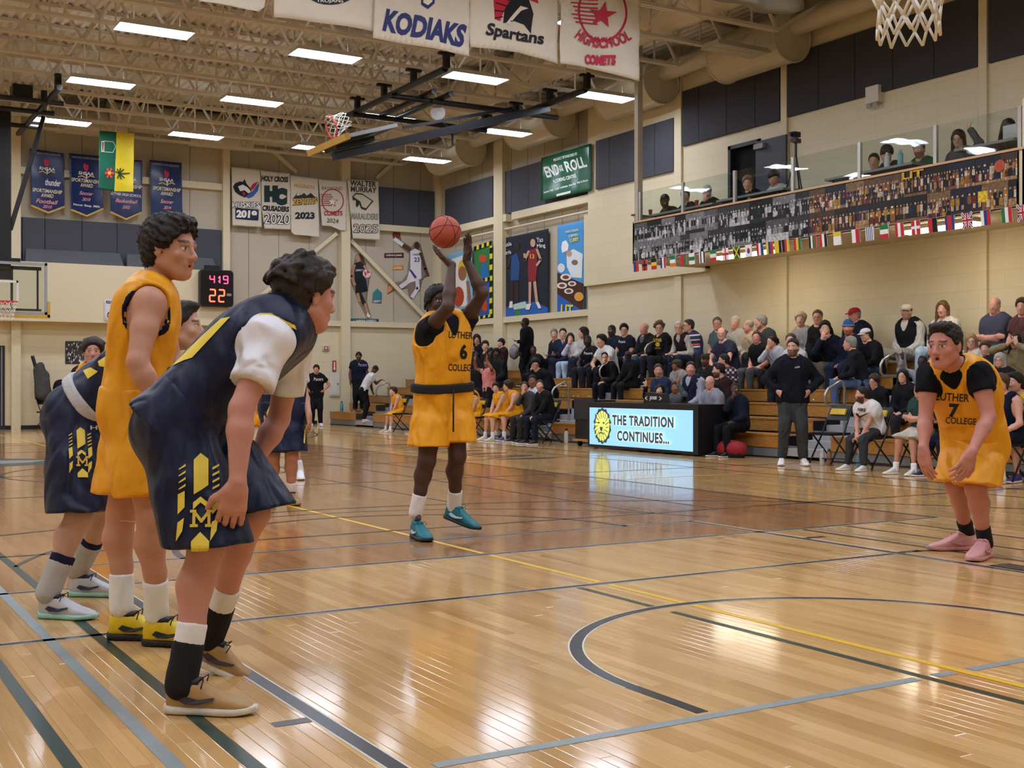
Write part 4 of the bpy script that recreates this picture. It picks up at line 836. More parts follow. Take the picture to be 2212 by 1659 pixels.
# ================================================================ PEOPLE: bodies grown as one smooth skin around a posed skeleton
class Sdf:
    def __init__(s): s.p = []
    def cap(s, a, b, ra, rb=None, k=0.02, cut=None, op='u', plane=None):
        """tapered limb from a to b; cut=True ends it flat at b"""
        a = np.array(a, float); b = np.array(b, float); rb = ra if rb is None else rb; r = max(ra, rb)
        ba = b-a; L2 = max(float(ba@ba), 1e-9); nb = ba/math.sqrt(L2)
        def fn(x, y, z):
            px, py, pz = x-a[0], y-a[1], z-a[2]
            h0 = (px*ba[0]+py*ba[1]+pz*ba[2])/L2; h = np.clip(h0, 0, 1)
            d = np.sqrt((px-h*ba[0])**2+(py-h*ba[1])**2+(pz-h*ba[2])**2)-(ra+(rb-ra)*h)
            if cut: d = np.maximum(d, (h0-1)*math.sqrt(L2))
            if plane is not None: d = np.maximum(d, (x-plane[0][0])*plane[1][0]+(y-plane[0][1])*plane[1][1]+(z-plane[0][2])*plane[1][2])
            return d
        s.p.append((fn, np.minimum(a, b)-r, np.maximum(a, b)+r, k, op)); return s
    def ell(s, c, rad, R=None, k=0.02, op='u'):
        c = np.array(c, float); rad = np.array(rad, float); R = np.eye(3) if R is None else R; m = max(rad)
        def fn(x, y, z):
            px, py, pz = x-c[0], y-c[1], z-c[2]
            q = [(px*R[0, i]+py*R[1, i]+pz*R[2, i])/rad[i] for i in range(3)]
            k0 = np.sqrt(q[0]**2+q[1]**2+q[2]**2)+1e-6
            k1 = np.sqrt((q[0]/rad[0])**2+(q[1]/rad[1])**2+(q[2]/rad[2])**2)+1e-6
            return k0*(k0-1)/k1
        s.p.append((fn, c-m, c+m, k, op)); return s
    def half(s, o, n, k=0.004):
        """cut away the side n points to"""
        o = np.array(o, float); n = np.array(n, float); n = n/np.linalg.norm(n)
        fn = lambda x, y, z: -((x-o[0])*n[0]+(y-o[1])*n[1]+(z-o[2])*n[2])
        s.p.append((fn, None, None, k, 's')); return s
    def bounds(s):
        lo = np.min([p[1] for p in s.p if p[4] == 'u'], 0); hi = np.max([p[2] for p in s.p if p[4] == 'u'], 0)
        return lo, hi
    def mesh(s, h, fine=(), hf=None, noise=None):
        """fine: list of (lo, hi) boxes meshed at spacing hf"""
        lo, hi = s.bounds(); lo = lo-2.5*h; hi = hi+2.5*h; ax = []
        for i in range(3):
            iv = sorted([(f[0][i], f[1][i]) for f in fine]); v = lo[i]; g = [v]
            while v < hi[i]:
                st = h
                for a, b in iv:
                    if a-h*.5 <= v < b: st = hf
                v += st; g.append(v)
            ax.append(np.array(g, np.float32))
        X, Y, Z = ax; D = np.full((len(X), len(Y), len(Z)), 1e3, np.float32)
        for fn, a, b, k, op in s.p:
            if a is None: sl = [slice(0, len(g)) for g in ax]
            else:
                m = k+2.6*h
                sl = [slice(max(0, np.searchsorted(g, a[i]-m)-1), np.searchsorted(g, b[i]+m)+1) for i, g in enumerate(ax)]
            x = X[sl[0]][:, None, None]; y = Y[sl[1]][None, :, None]; z = Z[sl[2]][None, None, :]
            d = fn(x, y, z).astype(np.float32); e = D[sl[0], sl[1], sl[2]]
            if op == 'u':
                hh = np.clip(.5+.5*(d-e)/k, 0, 1); D[sl[0], sl[1], sl[2]] = d*(1-hh)+e*hh-k*hh*(1-hh)
            elif op == 'i': D[sl[0], sl[1], sl[2]] = np.maximum(e, d)
            else:
                d = -d; hh = np.clip(.5-.5*(d-e)/k, 0, 1); D[sl[0], sl[1], sl[2]] = d*(1-hh)+e*hh+k*hh*(1-hh)
        if noise is not None:
            D = D+noise(X[:, None, None], Y[None, :, None], Z[None, None, :]).astype(np.float32)
        return surface_nets(D, X, Y, Z)
CORN = [(i, j, k) for i in (0, 1) for j in (0, 1) for k in (0, 1)]
EDG = [(a, b) for a in range(8) for b in range(a+1, 8) if sum(abs(CORN[a][i]-CORN[b][i]) for i in range(3)) == 1]
def surface_nets(D, X, Y, Z):
    S = D < 0; nx, ny, nz = D.shape
    cnt = np.zeros((nx-1, ny-1, nz-1), np.int8)
    for i, j, k in CORN: cnt += S[i:nx-1+i, j:ny-1+j, k:nz-1+k]
    I, J, K = np.nonzero((cnt > 0) & (cnt < 8)); n = len(I)
    val = np.stack([D[I+a, J+b, K+c] for a, b, c in CORN]); pos = np.zeros((n, 3)); w = np.zeros(n)
    for a, b in EDG:
        va, vb = val[a], val[b]; m = (va < 0) != (vb < 0)
        t = np.where(m, va/np.where(m, va-vb, 1), 0)
        for ax in range(3):
            pos[:, ax] += np.where(m, CORN[a][ax]+(CORN[b][ax]-CORN[a][ax])*t, 0)
        w += m
    pos /= w[:, None]
    P = np.stack([X[I]+(X[I+1]-X[I])*pos[:, 0], Y[J]+(Y[J+1]-Y[J])*pos[:, 1], Z[K]+(Z[K+1]-Z[K])*pos[:, 2]], 1)
    idx = np.full((nx-1, ny-1, nz-1), -1, np.int64); idx[I, J, K] = np.arange(n); Q = []
    A = S[:-1, 1:-1, 1:-1]; B = S[1:, 1:-1, 1:-1]; i, j, k = np.nonzero(A != B); f = A[i, j, k]
    q = np.stack([idx[i, j, k], idx[i, j+1, k], idx[i, j+1, k+1], idx[i, j, k+1]], 1); q[~f] = q[~f][:, ::-1]; Q.append(q)
    A = S[1:-1, :-1, 1:-1]; B = S[1:-1, 1:, 1:-1]; i, j, k = np.nonzero(A != B); f = A[i, j, k]
    q = np.stack([idx[i, j, k], idx[i, j, k+1], idx[i+1, j, k+1], idx[i+1, j, k]], 1); q[~f] = q[~f][:, ::-1]; Q.append(q)
    A = S[1:-1, 1:-1, :-1]; B = S[1:-1, 1:-1, 1:]; i, j, k = np.nonzero(A != B); f = A[i, j, k]
    q = np.stack([idx[i, j, k], idx[i+1, j, k], idx[i+1, j+1, k], idx[i, j+1, k]], 1); q[~f] = q[~f][:, ::-1]; Q.append(q)
    return P, np.concatenate(Q)
def np_mesh(name, P, Q, m, parent, cols=None):
    me = bpy.data.meshes.new(name); nq = len(Q)
    me.vertices.add(len(P)); me.vertices.foreach_set('co', P.astype(np.float32).ravel())
    me.loops.add(nq*4); me.loops.foreach_set('vertex_index', Q.astype(np.int32).ravel())
    me.polygons.add(nq); me.polygons.foreach_set('loop_start', np.arange(0, nq*4, 4, dtype=np.int32))
    me.polygons.foreach_set('use_smooth', np.ones(nq, bool))
    if cols is not None:
        at = me.color_attributes.new('Col', 'FLOAT_COLOR', 'POINT'); at.data.foreach_set('color', cols.astype(np.float32).ravel())
    me.update(); me.validate()
    return link(name, me, m, parent)
def wrinkle(amp, seed=0, fr=26):
    r = np.random.RandomState(seed); K = r.normal(0, 1, (5, 3)); K[:, 2] *= .7; ph = r.rand(5)*6.28
    def fn(x, y, z):
        d = 0
        for (a, b, c), p in zip(K, ph): d = d+np.sin((a*x+b*y+c*z)*fr+p+1.5*np.sin((b*x-c*y+a*z)*fr*.4))
        return d*amp/2.2
    return fn
def nv(a): a = np.array(a, float); return a/max(np.linalg.norm(a), 1e-9)
def ik(a, c, l1, l2, pole):
    a, c = np.array(a, float), np.array(c, float); d = c-a; L = np.linalg.norm(d)
    if L > (l1+l2)*.995: c = a+d/L*(l1+l2)*.995; d = c-a; L = np.linalg.norm(d)
    x = (l1*l1-l2*l2+L*L)/(2*L); h = math.sqrt(max(l1*l1-x*x, 0)); n = d/L; p = np.array(pole, float); p = nv(p-n*(p@n))
    return a+n*x+p*h, c
def headR(look, tilt=0.0):
    f = nv(look); r = nv(np.cross(f, (0, 0, 1))); u = np.cross(r, f)
    if tilt: r, u = r*math.cos(tilt)+u*math.sin(tilt), u*math.cos(tilt)-r*math.sin(tilt)
    return np.stack([r, f, u], 1)          # columns right, forward, up

TLEV = [(-.10, .088, .100), (.05, .088, .108), (.22, .078, .102), (.38, .072, .098), (.55, .084, .105), (.74, .098, .112), (.88, .088, .098), (1.0, .045, .07)]
def torso(S, J, inf, b, t0, t1, k=0.05, n=11, belly=0.0):
    pel, ch = np.array(J['pel']), np.array(J['ch']); hx = nv(np.array(J['hip'][1])-np.array(J['hip'][0])); sx = nv(np.array(J['sh'][1])-np.array(J['sh'][0]))
    fw = nv(np.cross((0, 0, 1), hx)) if abs(hx[2]) < .9 else np.array((0, 1, 0.)); sp = ch-pel
    fw = nv(np.cross(nv(sp), (hx+sx)/2))
    lv = np.array(TLEV)
    for t in np.linspace(t0, t1, n):
        w = np.interp(t, lv[:, 0], lv[:, 1])*b; r = np.interp(t, lv[:, 0], lv[:, 2])*b+inf
        x = nv(hx*(1-t)+sx*t) if 0 <= t <= 1 else (hx if t < 0 else sx)
        bend = J.get('bend', 0)*4*max(t, 0)*(1-max(t, 0))
        c = pel+sp*t-fw*bend*np.linalg.norm(sp)+fw*(belly*math.exp(-((t-.3)/.22)**2))
        S.cap(c-x*w, c+x*w, r, r, k=k)
def headsdf(S, J, hs=1.0, female=False, ears=True):
    R = J['hR']; o = np.array(J['hd']); W = lambda x, y, z: o+R@np.array((x, y, z))*hs
    S.ell(W(0, -.014, .036), np.array((.074, .095, .084))*hs, R, k=.02*hs)
    S.ell(W(0, .022, -.026), np.array((.061, .068, .084))*hs, R, k=.025*hs)
    S.ell(W(0, .052, -.094), np.array((.026, .027, .022))*hs, R, k=.03*hs)
    for s in (-1, 1):
        S.cap(W(s*.052, -.008, -.05), W(s*.02, .056, -.09), .02*hs, .017*hs, k=.025*hs)
        S.ell(W(s*.042, .056, -.022), np.array((.02, .02, .018))*hs, R, k=.02*hs)
        S.ell(W(s*.031, .096, .004), np.array((.017, .016, .0125))*hs, R, k=.012*hs, op='s')
        S.ell(W(s*.031, .070, .003), np.array((.015, .015, .013))*hs, R, k=.006*hs)
        S.ell(W(s*.011, .094, -.034), np.array((.009, .010, .008))*hs, R, k=.006*hs)
        if ears:
            S.ell(W(s*.076, -.010, -.004), np.array((.008, .019, .031))*hs, R, k=.010*hs)
    S.cap(W(-.034, .076, .024), W(.034, .076, .024), .0115*hs, k=.014*hs)
    S.cap(W(0, .083, .012), W(0, .104, -.028), .0075*hs, .0125*hs, k=.010*hs)
    S.cap(W(-.019, .078, -.055), W(.019, .078, -.055), .010*hs, k=.008*hs); S.cap(W(-.016, .079, -.066), W(.016, .079, -.066), .010*hs, k=.008*hs)
    if J.get('mouth'):
        S.ell(W(0, .094, -.062), np.array((.014, .02, J['mouth']))*hs, R, k=.006*hs, op='s')
def handsdf(S, wr, d, n, side, hs=1.0, curl=.5, k=.010, spread=.15):
    """d along the hand, n out of the palm, side: +1 thumb on +l"""
    d, n = nv(d), nv(n); n = nv(n-d*(n@d)); l = np.cross(d, n)*side; wr = np.array(wr)
    Ls = (.072, .082, .076, .06)
    S.cap(wr, wr+d*.03*hs, .026*hs, .026*hs, k=.015)
    for i in range(4):
        o = (1.5-i)*.0205*hs; kn = wr+d*(.088-.004*abs(i-1.2))*hs+l*o
        S.cap(wr+d*.02*hs+l*o*.7, kn, .015*hs, .0135*hs, k=.016)
        a = curl; dd = nv(d+l*(1.5-i)*spread*.5); p = kn
        for q, ln in enumerate((.45, .32, .26)):
            a2 = a*(q+.6)*.75; v = dd*math.cos(a2)+n*math.sin(a2); e = p+v*ln*Ls[i]*hs*1.12
            S.cap(p, e, (.0105-.001*q)*hs, (.0097-.001*q)*hs, k=.004); p = e
    t0 = wr+d*.03*hs+l*.026*hs; t1 = t0+nv(d*.75+l*.75+n*.3)*.05*hs; t2 = t1+nv(d*.95+l*.25+n*(.2+curl*.4))*.042*hs
    S.cap(t0, t1, .0165*hs, .0125*hs, k=.014); S.cap(t1, t2, .0120*hs, .0095*hs, k=.005)
def body_sdf(J, st):
    S = Sdf(); b = st.get('build', 1.0); sc = st.get('scale', 1.0); hs = st.get('hs', sc*.985)
    torso(S, J, 0, b*sc, -.1, 1.0, k=.05*sc)
    ch = np.array(J['ch']); hd = np.array(J['hd']); R = J['hR']
    S.cap(ch-(hd-ch)*.1, hd+R@np.array((0, -.03, -.06))*hs, .058*sc, .052*hs, k=.03)
    headsdf(S, J, hs)
    mu = st.get('muscle', 1.0)*sc
    for i in (0, 1):
        sh, el, wr = [np.array(J[q][i]) for q in ('sh', 'el', 'wr')]; hip, kn, an = [np.array(J[q][i]) for q in ('hip', 'kn', 'an')]
        S.cap(ch+(sh-ch)*.25-np.array((0, 0, .02)), sh, .062*sc, .058*mu, k=.05)
        S.cap(sh, sh+(el-sh)*.45, .055*mu, .049*mu, k=.03); S.cap(sh+(el-sh)*.45, el, .049*mu, .038*mu, k=.02)
        S.cap(el, el+(wr-el)*.3, .039*mu, .042*mu, k=.02); S.cap(el+(wr-el)*.3, wr, .042*mu, .026*sc, k=.02)
        d, n, cu = J['hand'][i]; handsdf(S, wr, d, n, 1 if i == 0 else -1, hs*1.02, cu)
        S.cap(hip, hip+(kn-hip)*.5, .092*b*mu, .078*mu*b, k=.04); S.cap(hip+(kn-hip)*.5, kn, .078*mu*b, .056*mu, k=.03)
        fw = np.array(J['toe'][i]); cal = kn+(an-kn)*.3-nv(fw)*.018
        S.cap(kn, cal, .056*mu, .056*mu, k=.03); S.cap(cal, kn+(an-kn)*.62, .056*mu, .042*mu, k=.03); S.cap(kn+(an-kn)*.62, an, .042*mu, .034*sc, k=.02)
        S.cap(an-np.array((0, 0, .04)), an+nv(fw)*.05*sc-np.array((0, 0, .07)), .026*sc, .016*sc, k=.02)
    return S
def skin_cols(P, J, st):
    hs = st.get('hs', st.get('scale', 1.0)*.985); q = (P-np.array(J['hd']))@np.array(J['hR'])/hs
    sk = np.array(lin(st['skin'])); C = np.tile(sk, (len(P), 1)); hair = np.array(lin(st.get('haircol', '#2a1d16')))
    x, y, z = np.abs(q[:, 0]), q[:, 1], q[:, 2]; head = np.abs(q).max(1) < .16
    def mix(m, c, f):
        C[m] = C[m]*(1-f)+np.array(c)*f
    if st.get('hair') not in (None, 'bald', 'fringe'):
        mix(head & ((z > .088) | ((y < .03) & (z > .035)) | ((y < -.02) & (z > -.04))), hair, .9)
    rd = sk*np.array((1.0, .62, .58, 1))
    mix(head & (y > .04) & (x < .027) & (z < -.048) & (z > -.074) & (y > .062), rd, .45)
    mix(head & (y > .045) & (np.abs(z-.03-(.02-x)*.1*(x > .03)) < .0055) & (x > .013) & (x < .05), hair, .8 if st.get('hi') else .3)
    mix(head & (y > .05) & (((x-.031)/.0145)**2+((z-.003)/.0065)**2 < 1), lin('#e8e2da'), .85)
    mix(head & (y > .05) & (((x-.031)/.0068)**2+((z-.003)/.0068)**2 < 1), lin('#20150f'), .95 if st.get('hi') else .75)
    mix(head & (y > .045) & (np.abs(z-.0105) < .0022) & (x > .015) & (x < .047), hair, .6 if st.get('hi') else .15)
    bd = st.get('beard', 0)
    if bd:
        mix(head & (z < -.03-.5*np.maximum(0, .0-y)) & (y > -.02) & ((z < -.062) | (x > .028) | ((z > -.05) & (z < -.036) & (x < .03))) & (z > -.13), np.array(lin(st.get('beardcol', st.get('haircol', '#2a1d16')))), bd)
    st2 = st.get('stubble', 0)
    if st2: mix(head & (z < -.035) & (y > -.01), hair, st2)
    if J.get('mouth'): mix(head & (y > .05) & (y < .082) & (x < .016) & (np.abs(z+.062) < J['mouth']*1.05), lin('#2a0d0c'), .9)
    return C
def hair_mesh(root, J, st, h):
    kind = st.get('hair', 'short')
    if kind in ('bald', None): return
    R = J['hR']; o = np.array(J['hd']); hs = st.get('hs', st.get('scale', 1.0)*.985); W = lambda x, y, z: o+R@np.array((x, y, z))*hs
    S = Sdf(); th = {'short': .012 if h < .01 else .011, 'buzz': .005, 'mop': .022, 'curly': .026, 'long': .014, 'pony': .010, 'fringe': .006, 'bob': .022, 'dreads': .016, 'tousled': .018, 'quiff': .010}[kind]*st.get('hairvol', 1.0)
    rr = np.random.RandomState(st.get('seed', 1))
    S.ell(W(0, -.016, .038), np.array((.074+th, .095+th, .084+th))*hs, R, k=.01)
    if kind in ('short', 'buzz', 'mop', 'tousled', 'curly', 'quiff'): S.ell(W(0, -.045, -.02), np.array((.066+th*.5, .06+th*.6, .075))*hs, R, k=.02)
    if kind in ('quiff', 'mop', 'tousled'):
        S.ell(W(0, .045, .105), np.array((.055, .045, .024))*hs, R, k=.03)
    if kind in ('long', 'bob'):
        dn = -.20 if kind == 'long' else -.10
        for s in (-1, 1):
            S.cap(W(s*.075, -.01, .03), W(s*.085, -.0, dn), .026*hs, .03*hs, k=.03)
        S.cap(W(0, -.08, .03), W(0, -.085, dn), .06*hs, .05*hs, k=.05)
    if kind == 'pony':
        S.ell(W(0, -.10, .03), np.array((.04, .05, .05))*hs, R, k=.03); S.cap(W(0, -.13, .04), W(0, -.16, -.10), .03*hs, .018*hs, k=.02)
    if kind in ('curly', 'tousled', 'bob') and h < .03:
        for _ in range(110 if h < .01 else 34):
            v = nv(rr.normal(0, 1, 3)); v[2] = abs(v[2])*.9+.02; v[1] -= .1
            p = np.array((0, -.016, .038))+v*np.array((.074+th, .095+th, .084+th))*.97; r = (.0105 if kind != 'curly' else .017)*(.7+.6*rr.rand())
            t = np.cross(v, rr.normal(0, 1, 3))*.02
            S.cap(W(*(p-t)), W(*(p+t)), r*hs, r*hs*.6, k=.006)
    if kind == 'dreads':
        for _ in range(46):
            a = rr.rand()*6.28; el = rr.rand()*1.3; v = np.array((math.cos(a)*math.cos(el), math.sin(a)*math.cos(el), math.sin(el)))
            p = np.array((0, -.014, .04))+v*np.array((.085, .105, .095)); dn = p*np.array((1.15, 1.15, 1))+np.array((0, 0, -.05-.05*rr.rand()))
            if dn[1] > .07: dn[2] += .05
            S.cap(W(*p), W(*dn), .0115*hs, .008*hs, k=.004)
    # clear the face and the nape
    fz = {'mop': .055, 'tousled': .07, 'curly': .062, 'fringe': .09, 'dreads': .055, 'long': .085, 'bob': .075}.get(kind, .092 if h < .01 else .102)
    S.ell(W(0, .115, fz-.165), np.array((.084 if kind not in ('long', 'bob') else .066, .09, .16))*hs, R, k=.006, op='s')
    if kind == 'fringe': S.ell(W(0, .02, .12), np.array((.07, .10, .07))*hs, R, k=.01, op='s')
    if kind in ('short', 'buzz', 'tousled', 'quiff'):
        for s in (-1, 1): S.ell(W(s*.096, -.006, -.032), np.array((.032, .030, .046))*hs, R, k=.006, op='s')
    if kind not in ('long', 'bob'):
        for s in (-1, 1): S.ell(W(s*.085, .035, -.055), np.array((.05, .05, .062))*hs, R, k=.008, op='s')
        S.half(W(0, -.05, {'mop': -.085, 'tousled': -.07, 'curly': -.06, 'dreads': -.12, 'pony': -.03, 'quiff': -.045}.get(kind, -.06)), R@np.array((0, .25, -1)))
        S.half(W(0, .0, -.012 if kind not in ('mop', 'dreads', 'curly') else -.03), R@np.array((0, 1.0, -.8)))
    if st.get('cap') or st.get('beanie'): S.half(W(0, 0, .045), R@np.array((0, 0, 1)))
    amp = {'buzz': 0, 'dreads': .001}.get(kind, .0022 if h > .01 else (.0055 if kind == 'mop' else .0030))
    fr = 120 if h < .01 else 60
    P, Q = S.mesh(h, noise=wrinkle(amp*hs, st.get('seed', 1), fr) if amp else None)
    hm = mat('hair_%s' % st['haircol'], st['haircol'], .55, var=.35, vscale=60, bump=.5, bscale=180, spec=.3)
    np_mesh('hair', P, Q, hm, root)
FABM = {}
def cloth(col, tex=None, rough=.8):
    if tex == 'shine': return mat('jersey_'+col, col, .42, var=.05, vscale=25, bump=.10, bscale=260, spec=.25, fold=.55)
    return mat('cloth_'+col, col, rough, var=.10, vscale=18, bump=.15, bscale=160, spec=.15, fold=.6)
def top_mesh(root, J, st, h, spec, name):
    """spec: dict(col, sleeve none/short/long/tank, inf, neck v/crew/hood, hem)"""
    S = Sdf(); b = st.get('build', 1.0); sc = st.get('scale', 1.0); inf = spec.get('inf', .012); mu = st.get('muscle', 1.0)*sc
    hem = spec.get('hem', -.12); torso(S, J, inf, b*sc, hem-.12, .99, k=.05, n=12, belly=st.get('belly', 0))
    pel, ch, hd = np.array(J['pel']), np.array(J['ch']), np.array(J['hd']); sp = ch-pel
    if spec.get('flare'):
        x = nv(np.array(J['hip'][1])-np.array(J['hip'][0])); c = pel+sp*hem
        S.cap(c-x*.1*b, c+x*.1*b, .115*b+inf+spec['flare'], k=.06)
    S.half(pel+sp*hem, -sp)
    sl = spec.get('sleeve', 'short')
    for i in (0, 1):
        sh, el, wr = [np.array(J[q][i]) for q in ('sh', 'el', 'wr')]
        S.cap(ch+(sh-ch)*.2-np.array((0, 0, .02)), sh if sl != 'tank' else ch+(sh-ch)*.72, .062*sc+inf, .056*mu+inf, k=.05)
        if sl == 'short':
            f = spec.get('slen', .55); S.cap(sh, sh+(el-sh)*f, .056*mu+inf+.002, .055*mu+inf+.01, k=.03, cut=True)
        elif sl == 'long':
            S.cap(sh, el, .055*mu+inf, .044*mu+inf, k=.03); S.cap(el, wr, .046*mu+inf, .034*mu+inf*.8, k=.03, cut=True)
    if spec.get('neck') == 'hood':
        bk = nv(np.cross(np.array(J['sh'][1])-np.array(J['sh'][0]), sp))
        S.ell(ch-bk*.0+np.array((0, 0, .01))+bk*.075*sc*-1*-1, np.array((.10, .07, .06))*sc, None, k=.04)
    nk = nv(hd-ch); S.cap(ch+nk*.0, ch+nk*.25, .066*sc+inf*.2, .09*sc, k=.008, op='s')
    if spec.get('neck') == 'v':
        x = nv(np.array(J['sh'][1])-np.array(J['sh'][0])); fw = nv(np.cross(sp, x))*1.0
        fwd = -nv(np.cross(nv(sp), x)) if spec.get('flip') else nv(np.cross(x, nv(sp)))*-1
        S.cap(ch+fwd*.13*sc+nk*.02, ch+fwd*.16*sc-nv(sp)*.13*sc, .07*sc, .018*sc, k=.008, op='s')
    if sl == 'tank':
        for i in (0, 1):
            sh, el = np.array(J['sh'][i]), np.array(J['el'][i]); out = nv(sh-ch); dn = nv(pel-ch)
            S.ell(sh+out*.035*sc+dn*.03*sc, np.array((.088, .088, .088))*sc*spec.get('hole', 1.0), None, k=.01, op='s')
            S.cap(sh, el, .060*mu+.012, .05*mu+.012, k=.01, op='s')
    if spec.get('binding'):
        es = []
        for i in (0, 1):
            T = Sdf(); sh = np.array(J['sh'][i]); T.ell(sh+nv(sh-ch)*.035*sc+nv(pel-ch)*.03*sc, np.array((.088, .088, .088))*sc*spec.get('hole', 1.0)); es.append(T.p[0][0])
        S.p.append((lambda x, y, z: np.minimum(np.abs(es[0](x, y, z)), np.abs(es[1](x, y, z)))-spec['binding'], None, None, .01, 'i'))
    P, Q = S.mesh(h, noise=wrinkle(spec.get('wr', .003 if h < .012 else .004), st.get('seed', 1)+5, spec.get('wfr', 24)))
    return np_mesh(name, P, Q, spec.get('mat') or cloth(spec['col'], spec.get('tex')), root)
def bottom_mesh(root, J, st, h, spec, name):
    S = Sdf(); b = st.get('build', 1.0); sc = st.get('scale', 1.0); inf = spec.get('inf', .012); mu = st.get('muscle', 1.0)*sc
    torso(S, J, inf if spec['kind'] == 'shorts' else .004, b*sc, -.1, .2, k=.05, n=5); pel, ch = np.array(J['pel']), np.array(J['ch'])
    S.half(pel+(ch-pel)*spec.get('waist', .16), ch-pel)
    for i in (0, 1):
        hip, kn, an = [np.array(J[q][i]) for q in ('hip', 'kn', 'an')]
        if spec['kind'] == 'shorts':
            f = spec.get('len', .85); e = hip+(kn-hip)*f; fl = spec.get('flare', .03)
            m = hip+(kn-hip)*f*.5
            S.cap(hip, m, .096*b*mu+inf, .09*mu*b+inf+fl*.5, k=.05); dn = nv(nv(kn-hip)*.3+np.array((0, 0, -.7))); S.cap(m, e+nv(kn-hip)*.10, .09*mu*b+inf+fl*.5, .076*mu*b+inf+fl, k=.014, plane=(e, dn))
        else:
            S.cap(hip, kn, .094*b*mu+inf, .064*mu+inf, k=.045)
            S.cap(kn, an, .064*mu+inf, .046*mu+inf, k=.03, cut=True)
    P, Q = S.mesh(h, noise=wrinkle(spec.get('wr', .004), st.get('seed', 1)+9, spec.get('wfr', 20)))
    return np_mesh(name, P, Q, spec.get('mat') or cloth(spec['col'], spec.get('tex')), root)
# ---- shoe: lofted sole and upper, toe along +y, heel at y=-0.085
SHOE = {}
def shoe_parts(hero):
    if hero in SHOE: return SHOE[hero]
    n = 16 if hero else 10
    st = [(-.092, .020, .060), (-.085, .031, .088), (-.06, .036, .098), (-.02, .036, .100), (.02, .037, .090), (.06, .042, .070), (.10, .046, .052), (.14, .044, .042), (.17, .034, .034), (.192, .012, .022)]
    def loft(prof):
        mb = MB(); vs = []
        for y, w, z0, z1, sq in prof:
            for k in range(n):
                a = 2*math.pi*k/n; c, s = math.cos(a), math.sin(a)
                x = w*math.copysign(abs(c)**sq, c); z = (z0+z1)/2+(z1-z0)/2*math.copysign(abs(s)**sq, s); vs.append((x, y, z))
        m = len(prof); fs = [(i*n+k, i*n+(k+1) % n, (i+1)*n+(k+1) % n, (i+1)*n+k) for i in range(m-1) for k in range(n)]
        fs += [tuple(range(n-1, -1, -1)), tuple((m-1)*n+k for k in range(n))]; mb.add(vs, fs); return mb
    up = loft([(y, w, .012, h*1.1, .62) for y, w, h in st])
    so = loft([(y, w+.005, .0+max(0, y-.13)*.14, .026+max(0, y-.15)*.10+max(0, -.05-y)*.1, .38) for y, w, h in [(-.098, .016, 0)]+st+[(.199, .010, 0)]])
    la = MB()
    for k in range(5):
        y = .022+k*.017; z = .0945-k*.0125
        la.tube([(-.024, y-.004, z-.016), (0, y, z+.004), (.024, y+.006, z-.016)], .0028, 5)
    la.tube([(-.004, .012, .104), (-.03, .03, .115), (-.045, .02, .09)], .0024, 5); la.tube([(.004, .012, .104), (.032, .035, .112), (.042, .03, .085)], .0024, 5)
    co = loft([(-.075, .026, .08, .122, .8), (-.05, .033, .082, .118, .8), (-.01, .033, .085, .112, .8), (.015, .028, .085, .112, .8)])
    fls = []
    for s in (-1, 1):
        fl = MB(); fls.append(fl); fl.add([(s*.0425, -.045, .048), (s*.0405, -.03, .062), (s*.041, .02, .050), (s*.044, .075, .060), (s*.048, .07, .050), (s*.0485, .02, .036), (s*.046, -.02, .036)], [(0, 1, 2, 3, 4, 5, 6)])
    r = {'sole': so.mesh('sole', True), 'upper': up.mesh('upper', True), 'laces': la.mesh('laces', True), 'collar': co.mesh('collar', True), 'side_mark': fls[0].mesh('side_mark'), 'side_mark2': fls[1].mesh('side_mark')}
    SHOE[hero] = r; return r
def put_shoe(root, an, fw, st, sp, hero, pitch=0.0, roll=0.0):
    fw = nv(fw); f2 = nv((fw[0], fw[1], 0)); r = np.cross(f2, (0, 0, 1)); sc = st.get('scale', 1.0)*sp.get('size', 1.0)
    M0 = Matrix(((r[0], f2[0], 0), (r[1], f2[1], 0), (0, 0, 1))); M = M0.to_4x4() @ Matrix.Rotation(pitch, 4, 'X')
    off = M.to_3x3() @ V((0, -.045*sc, .105*sc)); loc = V(an)-off
    if not st.get('airborne') and pitch == 0: loc.z = st.get('ground', 0.0)+.001
    M = Matrix.Translation(loc) @ M @ Matrix.Diagonal((sc, sc, sc, 1))
    P = shoe_parts(hero); up = None
    for nm in (('upper', 'sole', 'laces', 'collar', 'side_mark', 'side_mark2') if hero else ('upper', 'sole')):
        col = sp.get(nm, {'upper': '#dddddd', 'sole': '#e9e6df', 'laces': '#f0f0f0', 'collar': sp.get('upper', '#dddddd'), 'side_mark': '#222222', 'side_mark2': sp.get('side_mark', '#222222')}[nm])
        if col is None: continue
        me = P[nm].copy(); me.transform(M); me.update()
        o = link('shoe' if nm == 'upper' else {'sole': 'shoe_sole', 'laces': 'shoe_laces', 'collar': 'shoe_collar', 'side_mark': 'shoe_side_mark', 'side_mark2': 'shoe_side_mark'}[nm], me, mat('shoe_'+col, col, .5, var=.12, vscale=40, bump=.15, bscale=200), None)
        if nm == 'upper': attach(o, root); up = o
        else: attach(o, up)
def sock(root, J, i, st, sp, h):
    kn, an = np.array(J['kn'][i]), np.array(J['an'][i]); f = sp.get('h', .30); S = Sdf(); sc = st.get('scale', 1)
    a = an+(kn-an)*f; S.cap(an-nv(kn-an)*.03, a, .042*sc+sp.get('inf', .006), (.036+.013*f*2)*sc+sp.get('inf', .006), k=.01, cut=True)
    P, Q = S.mesh(h, noise=wrinkle(.0015, 3+i, 60)); np_mesh('sock', P, Q, mat('sock_'+sp['col'], sp['col'], .9, var=.1, bump=.3, bscale=300), root)
